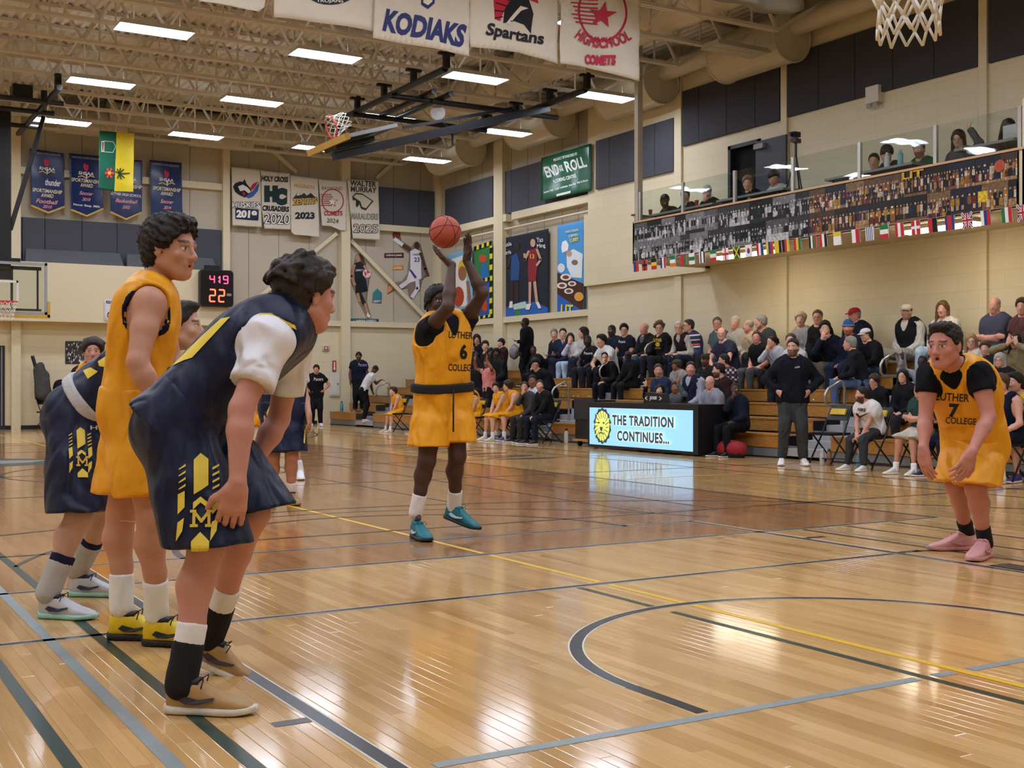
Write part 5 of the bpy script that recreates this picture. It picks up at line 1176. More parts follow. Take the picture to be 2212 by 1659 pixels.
def band(root, J, st, t0, t1, inf, m, name='waistband'):
    S = Sdf(); pel, ch = np.array(J['pel']), np.array(J['ch']); torso(S, J, inf, st.get('build', 1)*st.get('scale', 1), t0-.1, t1+.1, k=.05, n=6)
    S.half(pel+(ch-pel)*t1, ch-pel); S.half(pel+(ch-pel)*t0, pel-ch)
    P, Q = S.mesh(.009); np_mesh(name, P, Q, m, root)
def glasses(root, J, st, m=None):
    R = J['hR']; o = np.array(J['hd']); hs = st.get('hs', st.get('scale', 1)*.985); W = lambda x, y, z: V(o+R@np.array((x, y, z))*hs)
    mb = MB()
    for s in (-1, 1):
        mb.tube([W(s*.032+.022*math.cos(a), .094, .0+.016*math.sin(a)) for a in np.linspace(0, 6.28, 13)[:-1]], .0022*hs, 4, closed=True)
        mb.tube([W(s*.054, .092, .003), W(s*.078, .0, .004)], .002*hs, 4)
    mb.tube([W(-.01, .096, .002), W(.01, .096, .002)], .002*hs, 4)
    mb.build('glasses', m or mat('glasses_frame', '#1a1a1c', .35), root, smooth=True)
def cap_hat(root, J, st, col, brim=True, beanie=False, col2=None, back=False):
    R = J['hR']; o = np.array(J['hd']); hs = st.get('hs', st.get('scale', 1)*.985); W = lambda x, y, z: V(o+R@np.array((x, y, z))*hs)
    mb = MB(); vs = []; n = 18; m = 7; z0 = .040 if not beanie else .030; hh = .078 if not beanie else .115
    for i in range(m+1):
        th = (math.pi/2)*i/m
        for k in range(n):
            a = 2*math.pi*k/n; vs.append(W(.086*math.cos(th)**.8*math.cos(a), -.012+.106*math.cos(th)**.8*math.sin(a), z0+hh*math.sin(th)))
    mb.add(vs, [(i*n+k, i*n+(k+1) % n, (i+1)*n+(k+1) % n, (i+1)*n+k) for i in range(m) for k in range(n)]+[tuple(range(n-1, -1, -1))])
    c = mb.build('beanie' if beanie else 'cap', mat('hat_'+col, col, .8, bump=.3, bscale=150), root, smooth=True)
    if beanie:
        mb = MB(); mb.tube([W(.089*math.cos(a), -.012+.109*math.sin(a), .040) for a in np.linspace(0, 6.28, 21)[:-1]], .014*hs, 6, closed=True); mb.build('beanie_cuff', mat('hat_'+(col2 or col), col2 or col, .85), c, smooth=True)
    elif brim:
        sg = -1 if back else 1; mb = MB(); P = []
        for k in range(9):
            a = math.pi*k/8; P.append((math.cos(a), math.sin(a)))
        vs = [W(.078*x, -.012+sg*(.078+.0*y), .046) for x, y in P]+[W(.074*x, -.012+sg*(.085+.085*y), .040-.012*abs(x)) for x, y in P]+[W(.074*x, -.012+sg*(.085+.085*y), .034-.012*abs(x)) for x, y in P]
        mb.add(vs, [(k, k+1, 9+k+1, 9+k) for k in range(8)]+[(9+k, 9+k+1, 18+k+1, 18+k) for k in range(8)]+[(k, 18+k, 18+k+1, k+1) for k in range(8)])
        mb.build('cap_brim', mat('hat_'+(col2 or col), col2 or col, .8), c, smooth=True)
def build_person(label, J, st, hero=False, group=None, base=None):
    loc = base or V((float(J['pel'][0]), float(J['pel'][1]), st.get('ground', 0.0)))
    root = thing('person', label, 'person', loc, group)
    h, hf = (.0135, .0065) if hero else (.042, .0165)
    if 'h' in st: h, hf = st['h']
    st['hi'] = hf < .012; S = body_sdf(J, st); hd = np.array(J['hd']); fine = [(hd-.16, hd+.16)]
    if hero or st.get('finehand'):
        for i in (0, 1):
            if hero or i in st['finehand']:
                p = np.array(J['wr'][i])+nv(J['hand'][i][0])*.1; fine.append((p-.13, p+.13))
    P, Q = S.mesh(h, fine, hf)
    smat = attr_mat('skin_'+('h' if hero else 'c'), .5, bump=.08 if hero else 0, bscale=300, spec=.35)
    np_mesh('body', P, Q, smat, root, skin_cols(P, J, st))
    ch_ = .0115 if hero else .034
    out = {}
    hair_mesh(root, J, st, .0065 if hero else .0165)
    for nm, sp in st.get('tops', []): out[nm] = top_mesh(root, J, st, ch_ if hero else sp.get('h', ch_), sp, nm)
    if st.get('bottom'): out['bottom'] = bottom_mesh(root, J, st, ch_, st['bottom'], 'shorts' if st['bottom']['kind'] == 'shorts' else 'trousers')
    if st.get('socks'):
        for i in (0, 1): sock(root, J, i, st, st['socks'], .008 if hero else .02)
    if st.get('shoes'):
        for i in (0, 1): put_shoe(root, J['an'][i], J['toe'][i], st, st['shoes'], hero, J.get('pitch', (0, 0))[i])
    if st.get('glasses'): glasses(root, J, st)
    if st.get('cap'): cap_hat(root, J, st, st['cap'], col2=st.get('cap2'), back=st.get('capback', False))
    if st.get('beanie'): cap_hat(root, J, st, st['beanie'], beanie=True, col2=st.get('cap2'))
    return root, out
# ---- parametric poses
def yawdir(a): return np.array((math.sin(a), math.cos(a), 0.0))
def pose(pel, face, s, lean=0.1, kind='sit', arms=('lap', 'lap'), look=None, knee=.12, legs=0.0, feetz=None, headfwd=.045, shrug=0, side=0.0, tilt=0.0, torso_yaw=0.0, tl=.50, cross=False):
    """pel: point on the seat (sit) or floor point (stand)"""
    f = nv(face); u = np.array((0, 0, 1.)); r = np.cross(f, u); J = {}
    p = np.array(pel, float)
    P0 = p+u*(.095*s) if kind == 'sit' else p+u*(.93*s)
    J['pel'] = P0; sd = nv(u*math.cos(lean)+f*math.sin(lean)+r*side); ch = P0+sd*tl*s; J['ch'] = ch
    r2 = nv(r*math.cos(torso_yaw)+f*math.sin(torso_yaw)); f2 = np.cross(u, r2)
    J['bend'] = .05 if lean > .3 else .02
    J['hip'] = [P0-r*.085*s, P0+r*.085*s]; J['sh'] = [ch-r2*.175*s-sd*.055*s, ch+r2*.175*s-sd*.055*s]
    if kind == 'sit':
        fz = feetz if feetz is not None else p[2]-.43*s
        J['kn'] = []; J['an'] = []
        for i, sg in ((0, -1), (1, 1)):
            k = P0+f*.43*s+r*sg*(knee+.02)*s+u*.0; a0 = np.array((k[0], k[1], fz+.09*s))+f*legs*s+r*sg*.01
            kn2, a1 = ik(J['hip'][i], a0, .44*s, .43*s, f+u*.9); J['kn'].append(kn2); J['an'].append(a1)
        if cross:
            J['kn'][1] = J['hip'][1]+f*.40*s+u*.08*s-r*.10*s; J['an'][1] = J['kn'][1]+f*.12*s-u*.36*s-r*.08*s
    else:
        J['kn'] = []; J['an'] = []
        for i, sg in ((0, -1), (1, 1)):
            a0 = p+r*sg*(knee)*s+u*.09*s+f*legs*sg*s; kn2, a1 = ik(J['hip'][i], a0, .43*s, .43*s, f); J['kn'].append(kn2); J['an'].append(a1)
    J['toe'] = [nv(f-r*.15), nv(f+r*.15)]
    hd = ch+(sd*.5+u*.5)*.165*s+f2*headfwd*s; J['hd'] = hd
    lk = np.array(look, float)-hd if look is not None else f
    J['hR'] = headR(lk, tilt); J['el'] = []; J['wr'] = []; J['hand'] = []
    for i, sg in ((0, -1), (1, 1)):
        m = arms[i]; sh = J['sh'][i]; pole = r*sg*.6-u*.8-f2*.3; kn = J['kn'][i]; hdv = f2; hn = -u; cu = .5
        if m == 'lap': t = P0+f2*.26*s+r2*sg*.07*s+u*.06*s; hdv = f2-r2*sg*.7
        elif m == 'knee': t = kn-f*.06*s+u*.085*s; hdv = f
        elif m == 'clasp': t = (J['kn'][0]+J['kn'][1])/2+u*.05*s-f*.06*s+r2*sg*.045*s; hdv = f-r*sg*.6-u*.5; pole = r*sg*.9-u*.3; hn = -r*sg
        elif m == 'cross': t = ch+f2*.17*s-sd*.26*s-r2*sg*.13*s; hdv = -r2*sg; pole = r*sg*.9-u*.5; hn = -f2
        elif m == 'chin': t = hd+J['hR']@np.array((sg*.04, .10, -.16))*s; hdv = u*.9-r2*sg*.3; pole = f*.2+r*sg*.6-u; hn = -f2; cu = 1.0
        elif m == 'up': t = sh+r2*sg*.12*s+f2*.22*s+u*.30*s; hdv = u; pole = r*sg*.8-u*.6; hn = f2; cu = .15
        elif m == 'face': t = hd+J['hR']@np.array((sg*.07, .14, -.05))*s; hdv = u-r2*sg*.3; pole = r*sg*.9-u*.4; hn = -f2; cu = .7
        elif m == 'phone': t = P0+f2*.30*s+r2*sg*.05*s+u*.20*s; hdv = f2+u*.3-r2*sg*.3; hn = u; cu = .9
        elif m == 'hipj': t = P0+r2*sg*.205*s+u*.07*s+f2*.10*s; hdv = f2-r2*sg*.4-u*.3; pole = r*sg-f2*.55; hn = -r2*sg; cu = .8
        elif m == 'down': t = sh-u*.52*s+r2*sg*.06*s+f2*.06*s; hdv = -u; hn = -r2*sg; cu = .4
        elif m == 'table': t = P0+f2*.36*s+r2*sg*.10*s+u*.18*s; hdv = f2-r2*sg*.5
        else: t = np.array(m[0], float); hdv = m[1]; hn = m[2]; cu = m[3]
        e, t = ik(sh, t, .285*s, .255*s, pole); J['el'].append(e); J['wr'].append(t); J['hand'].append((hdv, hn, cu))
    return J
SHOOT = (0.1, 4.0, 1.75)
def seat_xyz(px, py, X, seatz, lean, tl=.50):
    """pelvis spot and scale so the head lands on the pixel, seated at depth plane X facing -x"""
    fwdoff = math.sin(lean)*(tl+.08)+.045
    h = atx(px, py, X-fwdoff); need = .095+math.cos(lean)*tl+.165*(.5+.5*math.cos(lean))
    s = min(1.14, max(.72, (h.z-seatz)/need))
    return V((X, h.y, seatz)), s
# ================================================================ PLAYERS ON THE COURT
def jd(pts):
    """joints given by where they project and how deep they stand"""
    J = {}
    for k, v in pts.items():
        if isinstance(v, list): J[k] = [np.array(atd(*q)) for q in v]
        else: J[k] = np.array(atd(*v))
    return J
cR, cF, cU = np.array(RGT), np.array(FWD), np.array(UP)
def dirc(r, f, u): return nv(cR*r+cF*f+cU*u)
def decal(name, art, target, parent, sub=3.5, lift=0.0022, m=None):
    me = target.data; bvh = BVHTree.FromPolygons([v.co.copy() for v in me.vertices], [tuple(p.vertices) for p in me.polygons])
    mb = MB(); lay = 0
    for col, vs, fs in art.items:
        vs, fs = subdivide(vs, fs, sub); lay += 1; P = []
        for a, b in vs:
            r = ray(a, -b); h = bvh.ray_cast(CAM, r.normalized())
            P.append(None if h[0] is None else h[0]-r.normalized()*0.001+h[1]*(lift+lay*.0003))
        idx = {}; Vv = []
        for f in fs:
            if any(P[i] is None for i in f): continue
            q = [P[i] for i in f]
            if max((q[0]-q[1]).length, (q[1]-q[2]).length, (q[2]-q[0]).length) > .10: continue
            n = len(mb.v); mb.col = col; mb.add(q, [tuple(range(len(q)))])
    return mb.build(name, m or attr_mat('jersey_ink', .6), parent, fix=False)
YEL, NAV, GLD = '#e8a01e', '#151d38', '#e6cd4c'
def shorts_marks(art, x, y, s, sl=0.0, ln=1.0):
    """stripes and M of the navy shorts; x,y = top of the centre blade, s = px per unit"""
    f = lambda a, b: (x+a*s+b*sl*s, y+b*s*ln)
    art.P(GLD, [f(0, 0), f(.32, .25), f(.32, 1.35), f(.05, 1.55), f(-.28, 1.75), f(-.28, .28)])
    for k in range(4):
        for sg, dx in ((-1, -.75), (1, .62)):
            b = .5+k*.28; art.P(GLD, [f(dx-.14, b+.12+(.05 if sg < 0 else .0)), f(dx+.14, b-.04), f(dx+.14, b+.06), f(dx-.14, b+.22)])
    for dx in (-.78, .62): art.P(GLD, [f(dx-.14, 1.75), f(dx+.14, 1.6), f(dx+.14, 2.3), f(dx-.14, 2.6)])
    art.P(GLD, [f(-.3, 2.1), f(0, 1.85), f(.3, 2.1), f(.3, 2.35), f(0, 2.1), f(-.3, 2.4)])
    for dx in (-.82, .55): art.P(GLD, [f(dx-.1, 2.95), f(dx+.16, 2.75), f(dx+.1, 3.3), f(dx-.16, 3.75)])
    mx, my = x+.04*s+2.75*sl*s, -(y+2.78*s*ln); q = lambda a, b: (mx+a*s, my+b*s)
    for pts in (((-.3, -.3), (-.3, .3)), ((.3, -.3), (.3, .3)), ((-.3, .3), (0, -.12), (.3, .3)), ((-.42, -.3), (-.18, -.3)), ((.18, -.3), (.42, -.3)), ((-.42, .3), (-.24, .3)), ((.24, .3), (.42, .3))): art.line('#dcb93f', [q(*p) for p in pts], .12*s)
    art.P(GLD, [f(-.36, 3.75), f(0, 3.35), f(.36, 3.75), f(.36, 4.1), f(-.36, 4.1)])
# ---- front left: navy player with white sleeves, leaning in (A)
J = jd(dict(pel=(402, 905, 4.55), ch=(622, 692, 4.60), hd=(662, 640, 4.62), sh=[(632, 738, 4.80), (585, 735, 4.40)], el=[(602, 905, 4.86), (521, 882, 4.28)], wr=[(540, 1012, 4.76), (513, 1042, 4.22)],
            hip=[(432, 925, 4.68), (382, 930, 4.42)], kn=[(546, 1108, 4.62), (447, 1182, 4.35)], an=[(454, 1376, 4.84), (394, 1462, 4.27)]))
J['hR'] = headR(dirc(.72, .62, -.12)); J['toe'] = [dirc(.92, .1, 0), dirc(.99, -.1, 0)]; J['bend'] = .05; J['pitch'] = (-.42, 0)
J['hand'] = [(dirc(-.2, .1, -1), dirc(.6, -.5, 0), .55), (dirc(-.22, .1, -1), dirc(-.3, .9, 0), .55)]
A, oa = build_person('navy player with white sleeves in the front, leaning forward with his back turned', J,
    dict(skin='#c48a7a', haircol='#2b211b', hair='tousled', scale=1.05, hs=1.13, muscle=1.04, seed=4, hairvol=1.15,
         tops=[('undershirt', dict(col='#e4e2e6', tex='shine', sleeve='short', inf=.014, slen=.66, wr=.003, wfr=24)), ('jersey', dict(col=NAV, sleeve='tank', inf=.024, tex='shine', hem=-.16, flare=.02, wr=.004, wfr=17))],
         bottom=dict(kind='shorts', col=NAV, tex='shine', inf=.022, len=.98, flare=.058, wr=.006, wfr=14), socks=dict(col='#e9e7e6', h=.42),
         shoes=dict(upper='#b08d5a', sole='#dcd6cc', laces='#4a1f26', collar='#151515', side_mark='#3a3038', size=1.06)), hero=True)
for i in (0, 1): sock(A, J, i, dict(scale=1.05), dict(col='#17171b', h=.27, inf=.011), .008)
art = PArt(); shorts_marks(art, 433, 978, 52, .0, .98); decal('shorts_stripes', art, oa['bottom'], A)
art = PArt(); art.P(GLD, [(478, 688), (498, 684), (416, 772), (452, 760), (398, 778), (372, 790), (436, 726)]); art.P(GLD, [(560, 676), (585, 676), (636, 702), (640, 712), (620, 702), (560, 688)])
decal('jersey_number', art, oa['jersey'], A)
art = PArt(); art.P(GLD, [(640, 812), (566, 860), (572, 888), (640, 830)]); art.P(GLD, [(590, 868), (560, 892), (540, 905), (560, 886)])
decal('jersey_side_stripes', art, oa['jersey'], A)
# ---- tall yellow player (B)
J = jd(dict(pel=(290, 880, 5.45), ch=(322, 628, 5.45), hd=(370, 538, 5.44), sh=[(345, 655, 5.66), (322, 655, 5.25)], el=[(370, 775, 5.72), (297, 782, 5.13)], wr=[(420, 870, 5.62), (345, 884, 5.15)],
            hip=[(296, 900, 5.57), (286, 900, 5.33)], kn=[(263, 1105, 5.52), (330, 1112, 5.28)], an=[(263, 1296, 5.5), (338, 1312, 5.37)]))
J['hR'] = headR(dirc(.94, -.3, -.06)); J['toe'] = [dirc(.98, -.05, 0), dirc(.99, -.15, 0)]; J['mouth'] = .006
J['hand'] = [(dirc(.6, 0, -.8), dirc(-.5, -.6, 0), .4), (dirc(.55, 0, -.8), dirc(-.4, .8, 0), .4)]
B, ob = build_person('tall player in yellow uniform standing behind the leaning navy player, looking right', J,
    dict(skin='#c28d74', haircol='#221815', hair='mop', scale=1.12, hs=1.17, seed=8, muscle=1.02, build=.95,
         tops=[('jersey_binding', dict(col='#161a2c', sleeve='tank', inf=.0255, hem=-.12, hole=1.02, wr=.005, wfr=16, binding=.017)), ('jersey', dict(col=YEL, sleeve='tank', inf=.022, tex='shine', hem=-.12, hole=1.02, wr=.005, wfr=16))],
         bottom=dict(kind='shorts', col=YEL, tex='shine', inf=.018, len=.8, flare=.05, wr=.006, wfr=14), socks=dict(col='#ecebea', h=.30, inf=.007),
         shoes=dict(upper='#e2c422', sole='#1c1b1c', laces='#1c1b1c', collar='#1c1b1c', side_mark='#1c1b1c', size=1.02)), hero=True)
art = PArt(); art.T('#1a1a22', 'CO', 372, 803, 26, 24, .01); decal('jersey_lettering', art, ob['jersey'], B)
mb = MB(); c = V(J['kn'][0])-UP*.035; mb.tube([c+(RGT*math.cos(a)+FWD*math.sin(a))*.066+UP*.012*math.cos(a+2.6) for a in np.linspace(0, 6.28, 25)[:-1]], .0035, 6, closed=True); mb.build('knee_band', mat('pale_band', '#dcb08f', .5), B, smooth=True)
# ---- bent-over navy player at far left with grey waistband (C)
J = jd(dict(pel=(172, 890, 6.35), ch=(342, 768, 6.36), hd=(392, 706, 6.36), sh=[(340, 795, 6.55), (328, 800, 6.18)], el=[(345, 900, 6.62), (318, 905, 6.05)], wr=[(300, 985, 6.55), (292, 985, 6.05)],
            hip=[(186, 915, 6.47), (160, 918, 6.22)], kn=[(240, 1085, 6.5), (172, 1115, 6.08)], an=[(172, 1222, 6.62), (108, 1268, 6.0)]))
J['hR'] = headR(dirc(.96, .1, .02)); J['toe'] = [dirc(.95, -.05, 0), dirc(.99, -.2, 0)]; J['bend'] = .05; J['mouth'] = .006
J['hand'] = [(dirc(-.3, 0, -1), dirc(0, -1, 0), .5), (dirc(-.3, 0, -1), dirc(0, 1, 0), .5)]
C, oc = build_person('navy player bent forward at the far left with a grey waistband showing', J,
    dict(skin='#c39a86', haircol='#231c1b', hair='quiff', scale=1.06, hs=1.06, seed=3, muscle=1.05,
         tops=[('undershirt', dict(col='#e6e6ea', sleeve='short', inf=.012)), ('jersey', dict(col=NAV, sleeve='tank', inf=.022, tex='shine', hem=.10, wr=.005, wfr=16))],
         bottom=dict(kind='shorts', col=NAV, tex='shine', inf=.026, len=.96, flare=.06, wr=.006, wfr=14, waist=.20), socks=dict(col='#b4b1ae', h=.36, inf=.013),
         shoes=dict(upper='#c2c6cc', sole='#9fd3cb', laces='#16162a', collar='#16162a', side_mark='#2a2c46')), hero=True)
band(C, J, dict(scale=1.06), .12, .24, .034, mat('grey_waistband', '#b9b8bd', .7, bump=.3))
for i in (0, 1): sock(C, J, i, dict(scale=1.06), dict(col='#141432', h=.46 if i else .43, inf=.009), .008)
art = PArt(); shorts_marks(art, 173, 922, 29, .05, .92); decal('shorts_stripes', art, oc['bottom'], C)
art = PArt(); art.T('#c9ccd2', 'H', 202, 923, 15, 9, .02); decal('shorts_logo', art, oc['bottom'], C)
art = PArt(); art.P(GLD, [(180, 800), (196, 793), (212, 802), (190, 818)]); art.P(GLD, [(212, 780), (246, 758), (246, 778), (228, 792), (215, 790)]); decal('jersey_number', art, oc['jersey'], C)
# ---- free-throw shooter (S)
J = jd(dict(pel=(956, 852, 9.2), ch=(958, 690, 9.14), hd=(948, 655, 9.12), sh=[(1003, 698, 9.26), (926, 712, 9.02)], el=[(1042, 633, 9.10), (968, 662, 8.82)], wr=[(1008, 562, 9.14), (976, 572, 8.98)],
            hip=[(980, 872, 9.28), (934, 874, 9.14)], kn=[(988, 985, 9.20), (922, 995, 9.06)], an=[(981, 1090, 9.36), (900, 1098, 9.10)]))
J['hR'] = headR(dirc(.42, -.9, .12)); J['toe'] = [dirc(.75, -.5, 0), dirc(.35, -.8, 0)]; J['pitch'] = (-.25, 0)
J['hand'] = [(dirc(.08, -.05, 1), dirc(-.75, -.5, 0), .12), (dirc(-.75, .2, .62), dirc(.30, -.1, .95), .28)]
Sh, os_ = build_person('player number 6 in yellow shooting a free throw with both arms raised', J,
    dict(skin='#4a332a', haircol='#15110f', hair='dreads', scale=1.10, hs=1.10, seed=5, muscle=1.02,
         tops=[('undershirt', dict(col='#14141c', sleeve='short', inf=.010, slen=.3)), ('jersey', dict(col=YEL, sleeve='tank', inf=.020, tex='shine', neck='v', hem=-.02, hole=.95, wr=.005, wfr=18))],
         bottom=dict(kind='shorts', col=YEL, tex='shine', inf=.020, len=.74, flare=.06, wr=.006, wfr=16, waist=.13), socks=dict(col='#e6e4e4', h=.30, inf=.007),
         shoes=dict(upper='#14707e', sole='#1d3236', laces='#1d8496', collar='#176f7d', side_mark='#b9c7cc', size=1.05)), hero=True)
art = PArt(); art.T('#1a1a22', 'LUTHER', 995, 723, 52, 15, .012, -.06); art.T('#15151d', '6', 1001, 759, 16, 33, .045); art.T('#1a1a22', 'COLLEGE', 996, 793, 56, 15, .012, -.02)
decal('jersey_lettering', art, os_['jersey'], Sh, sub=2.5)
band(Sh, J, dict(scale=1.10), .05, .17, .034, mat('black_waistband', '#15141a', .7, bump=.3)); c = J['pel']+(J['ch']-J['pel'])*.10
f0 = V(c)-FWD*.17+RGT*.09; mb = MB(); mb.tube([f0, f0+V((0, 0, -.15))-FWD*.02, f0+V((0, 0, -.33))-FWD*.01], .006, 6); mb.build('drawstring', mat('black_waistband', '#15141a'), Sh, smooth=True)
# ball resting on the shooting hand
bc = atd(961.5, 500, 9.12); mb = MB(); mb.ball(bc, .1205, 40); ball = thing('basketball', 'orange basketball leaving the hand of the free-throw shooter', 'basketball', bc)
mb.build('ball_skin', mat('ball_leather', '#b3503c', .5, var=.12, vscale=30, bump=.35, bscale=700), ball, smooth=True)
for k, (n_, off) in enumerate((((.95, .1, .3), 0), ((.05, .3, .95), 0), ((.2, .9, .1), .0), ((.85, -.1, -.5), .055), ((.85, -.1, -.5), -.055))):
    n2 = V(n_).normalized(); u2 = n2.orthogonal().normalized(); w2 = n2.cross(u2); r2 = math.sqrt(.1207**2-off**2)
    mb = MB(); mb.tube([bc+n2*off+(u2*math.cos(a)+w2*math.sin(a))*r2 for a in np.linspace(0, 6.283, 41)[:-1]], .0022, 5, closed=True); mb.build('ball_seam', mat('ball_seam', '#2c1512', .7), ball, smooth=True)
# ---- number 7 at the right (R)
J = jd(dict(pel=(2106, 952, 8.25), ch=(2064, 795, 8.0), hd=(2040, 747, 7.86), sh=[(2114, 806, 7.88), (2007, 808, 8.06)], el=[(2136, 900, 7.80), (1999, 904, 8.02)], wr=[(2099, 976, 7.64), (1995, 966, 7.9)],
            hip=[(2128, 968, 8.16), (2084, 964, 8.34)], kn=[(2107, 1055, 7.98), (2064, 1050, 8.2)], an=[(2127, 1164, 8.08), (2088, 1146, 8.45)]))
J['hR'] = headR(dirc(-.72, -.68, -.08)); J['toe'] = [dirc(-.62, -.75, 0), dirc(-.97, -.1, 0)]; J['mouth'] = .011; J['bend'] = .04
J['hand'] = [(dirc(-.5, -.2, -.8), dirc(-.3, .8, 0), .6), (dirc(.12, 0, -1), dirc(.8, .3, 0), .45)]
R7, o7 = build_person('player number 7 in yellow with black undershirt crouching at the right edge', J,
    dict(skin='#c08273', haircol='#1d1613', hair='quiff', scale=1.06, hs=1.24, seed=2, muscle=1.08, build=1.04,
         tops=[('undershirt', dict(col='#121216', sleeve='short', inf=.012, slen=.42, wr=.002)), ('jersey', dict(col=YEL, sleeve='tank', inf=.022, tex='shine', neck='v', hem=-.05, hole=1.0, wr=.004, wfr=18))],
         bottom=dict(kind='shorts', col=YEL, tex='shine', inf=.020, len=.92, flare=.045, wr=.006, wfr=16), socks=dict(col='#17171b', h=.24, inf=.006),
         shoes=dict(upper='#d69a9c', sole='#cf9396', laces='#e0b0b0', collar='#d08f92', side_mark='#c98589', size=1.1)), hero=True)
art = PArt(); art.T('#1a1a26', 'LUTHER', 2058, 857, 72, 17, .01, -.06); art.T('#14141e', '7', 2061, 886, 22, 30, .05, -.05); art.T('#1a1a26', 'COLLEGE', 2076, 908, 66, 14, .01, -.05)
decal('jersey_lettering', art, o7['jersey'], R7, sub=2.5)
# ---- number 3 in navy facing the camera (F)
J = jd(dict(pel=(612, 884, 11.7), ch=(612, 778, 11.7), hd=(612, 738, 11.62), sh=[(646, 792, 11.7), (578, 792, 11.7)], el=[(656, 848, 11.75), (570, 848, 11.75)], wr=[(667, 893, 11.6), (574, 892, 11.6)],
            hip=[(628, 896, 11.7), (596, 896, 11.7)], kn=[(630, 985, 11.62), (590, 987, 11.62)], an=[(629, 1064, 11.72), (587, 1068, 11.72)]))
J['hR'] = headR(dirc(.3, -.9, 0)); J['toe'] = [dirc(.4, -.9, 0), dirc(-.1, -1, 0)]
J['hand'] = [(dirc(.1, -.1, -1), dirc(-1, .2, 0), .4), (dirc(0, -.1, -1), dirc(1, .2, 0), .4)]
F3, o3 = build_person('navy player number 3 standing on the yellow line facing the camera', J,
    dict(skin='#bd8a74', haircol='#3a2a20', hair='short', scale=1.06, seed=6, h=(.022, .012),
         tops=[('undershirt', dict(col='#e6e4e8', sleeve='short', inf=.014, slen=.62)), ('jersey', dict(col=NAV, sleeve='tank', inf=.024, tex='shine', hem=-.02))],
         bottom=dict(kind='shorts', col=NAV, tex='shine', inf=.024, len=.88, flare=.055), socks=dict(col='#ecebec', h=.30, inf=.006),
         shoes=dict(upper='#94733f', sole='#a8884f', laces='#3a2f24', collar='#2a241f', side_mark='#3c3020')), hero=True)
art = PArt(); art.T(GLD, 'MAGRATH', 626, 810, 52, 15, .03, -.06); art.T(GLD, '3', 627, 838, 18, 34, .045)
art.P(GLD, [(572, 830), (600, 806), (606, 812), (588, 840), (576, 848)]); art.P('#e8e8ec', [(623, 785), (628, 772), (632, 770), (629, 784)]); art.P(GLD, [(632, 780), (638, 766), (634, 785)])
decal('jersey_lettering', art, o3['jersey'], F3, sub=2.5)
art = PArt()
art.P(GLD, [(582, 876), (586, 890), (583, 915), (577, 925), (576, 890)]); art.P(GLD, [(589, 905), (592, 895), (590, 922), (586, 928)]); art.P(GLD, [(583, 932), (587, 936), (584, 952), (579, 950)]); art.P(GLD, [(657, 925), (660, 930), (658, 958), (655, 955)])
decal('shorts_stripes', art, o3['bottom'], F3, sub=2.5)
# ---- yellow team-mate mostly hidden behind number 3 (G) and the curly-haired yellow player at the left (D)
J = pose(atz(601, 1034, 0), dirc(.1, -1, 0), 1.08, kind='stand', arms=('down', 'down'), look=CAM, knee=.24, lean=.05)
G, og = build_person('yellow player standing behind navy number 3, mostly hidden', J,
    dict(skin='#c08c74', haircol='#3a2a20', hair='short', scale=1.06, h=(.026, .014), tops=[('jersey', dict(col=YEL, sleeve='tank', inf=.02, tex='shine'))],
         bottom=dict(kind='shorts', col=YEL, tex='shine', inf=.02, len=.8, flare=.05), socks=dict(col='#ecebec', h=.3), shoes=dict(upper='#dfe3ea', sole='#eeeeee')))
p = atd(207, 829, 12.4); J = pose((p.x, p.y, 0), dirc(.05, -1, 0), .93, kind='stand', arms=('down', 'down'), look=tuple(CAM+V((0, 0, .6))), knee=.15, lean=.12)
D, od = build_person('curly-haired yellow player facing the camera behind the bent-over navy player', J,
    dict(skin='#bf8b78', haircol='#2a1d18', hair='curly', scale=.95, hs=1.10, h=(.022, .010), seed=9,
         tops=[('undershirt', dict(col='#121216', sleeve='long', inf=.010)), ('jersey', dict(col=YEL, sleeve='tank', inf=.02, tex='shine', neck='v'))],
         bottom=dict(kind='shorts', col=YEL, tex='shine', inf=.02, len=.8, flare=.05), socks=dict(col='#ecebec', h=.3), shoes=dict(upper='#dfe3ea', sole='#eeeeee')))
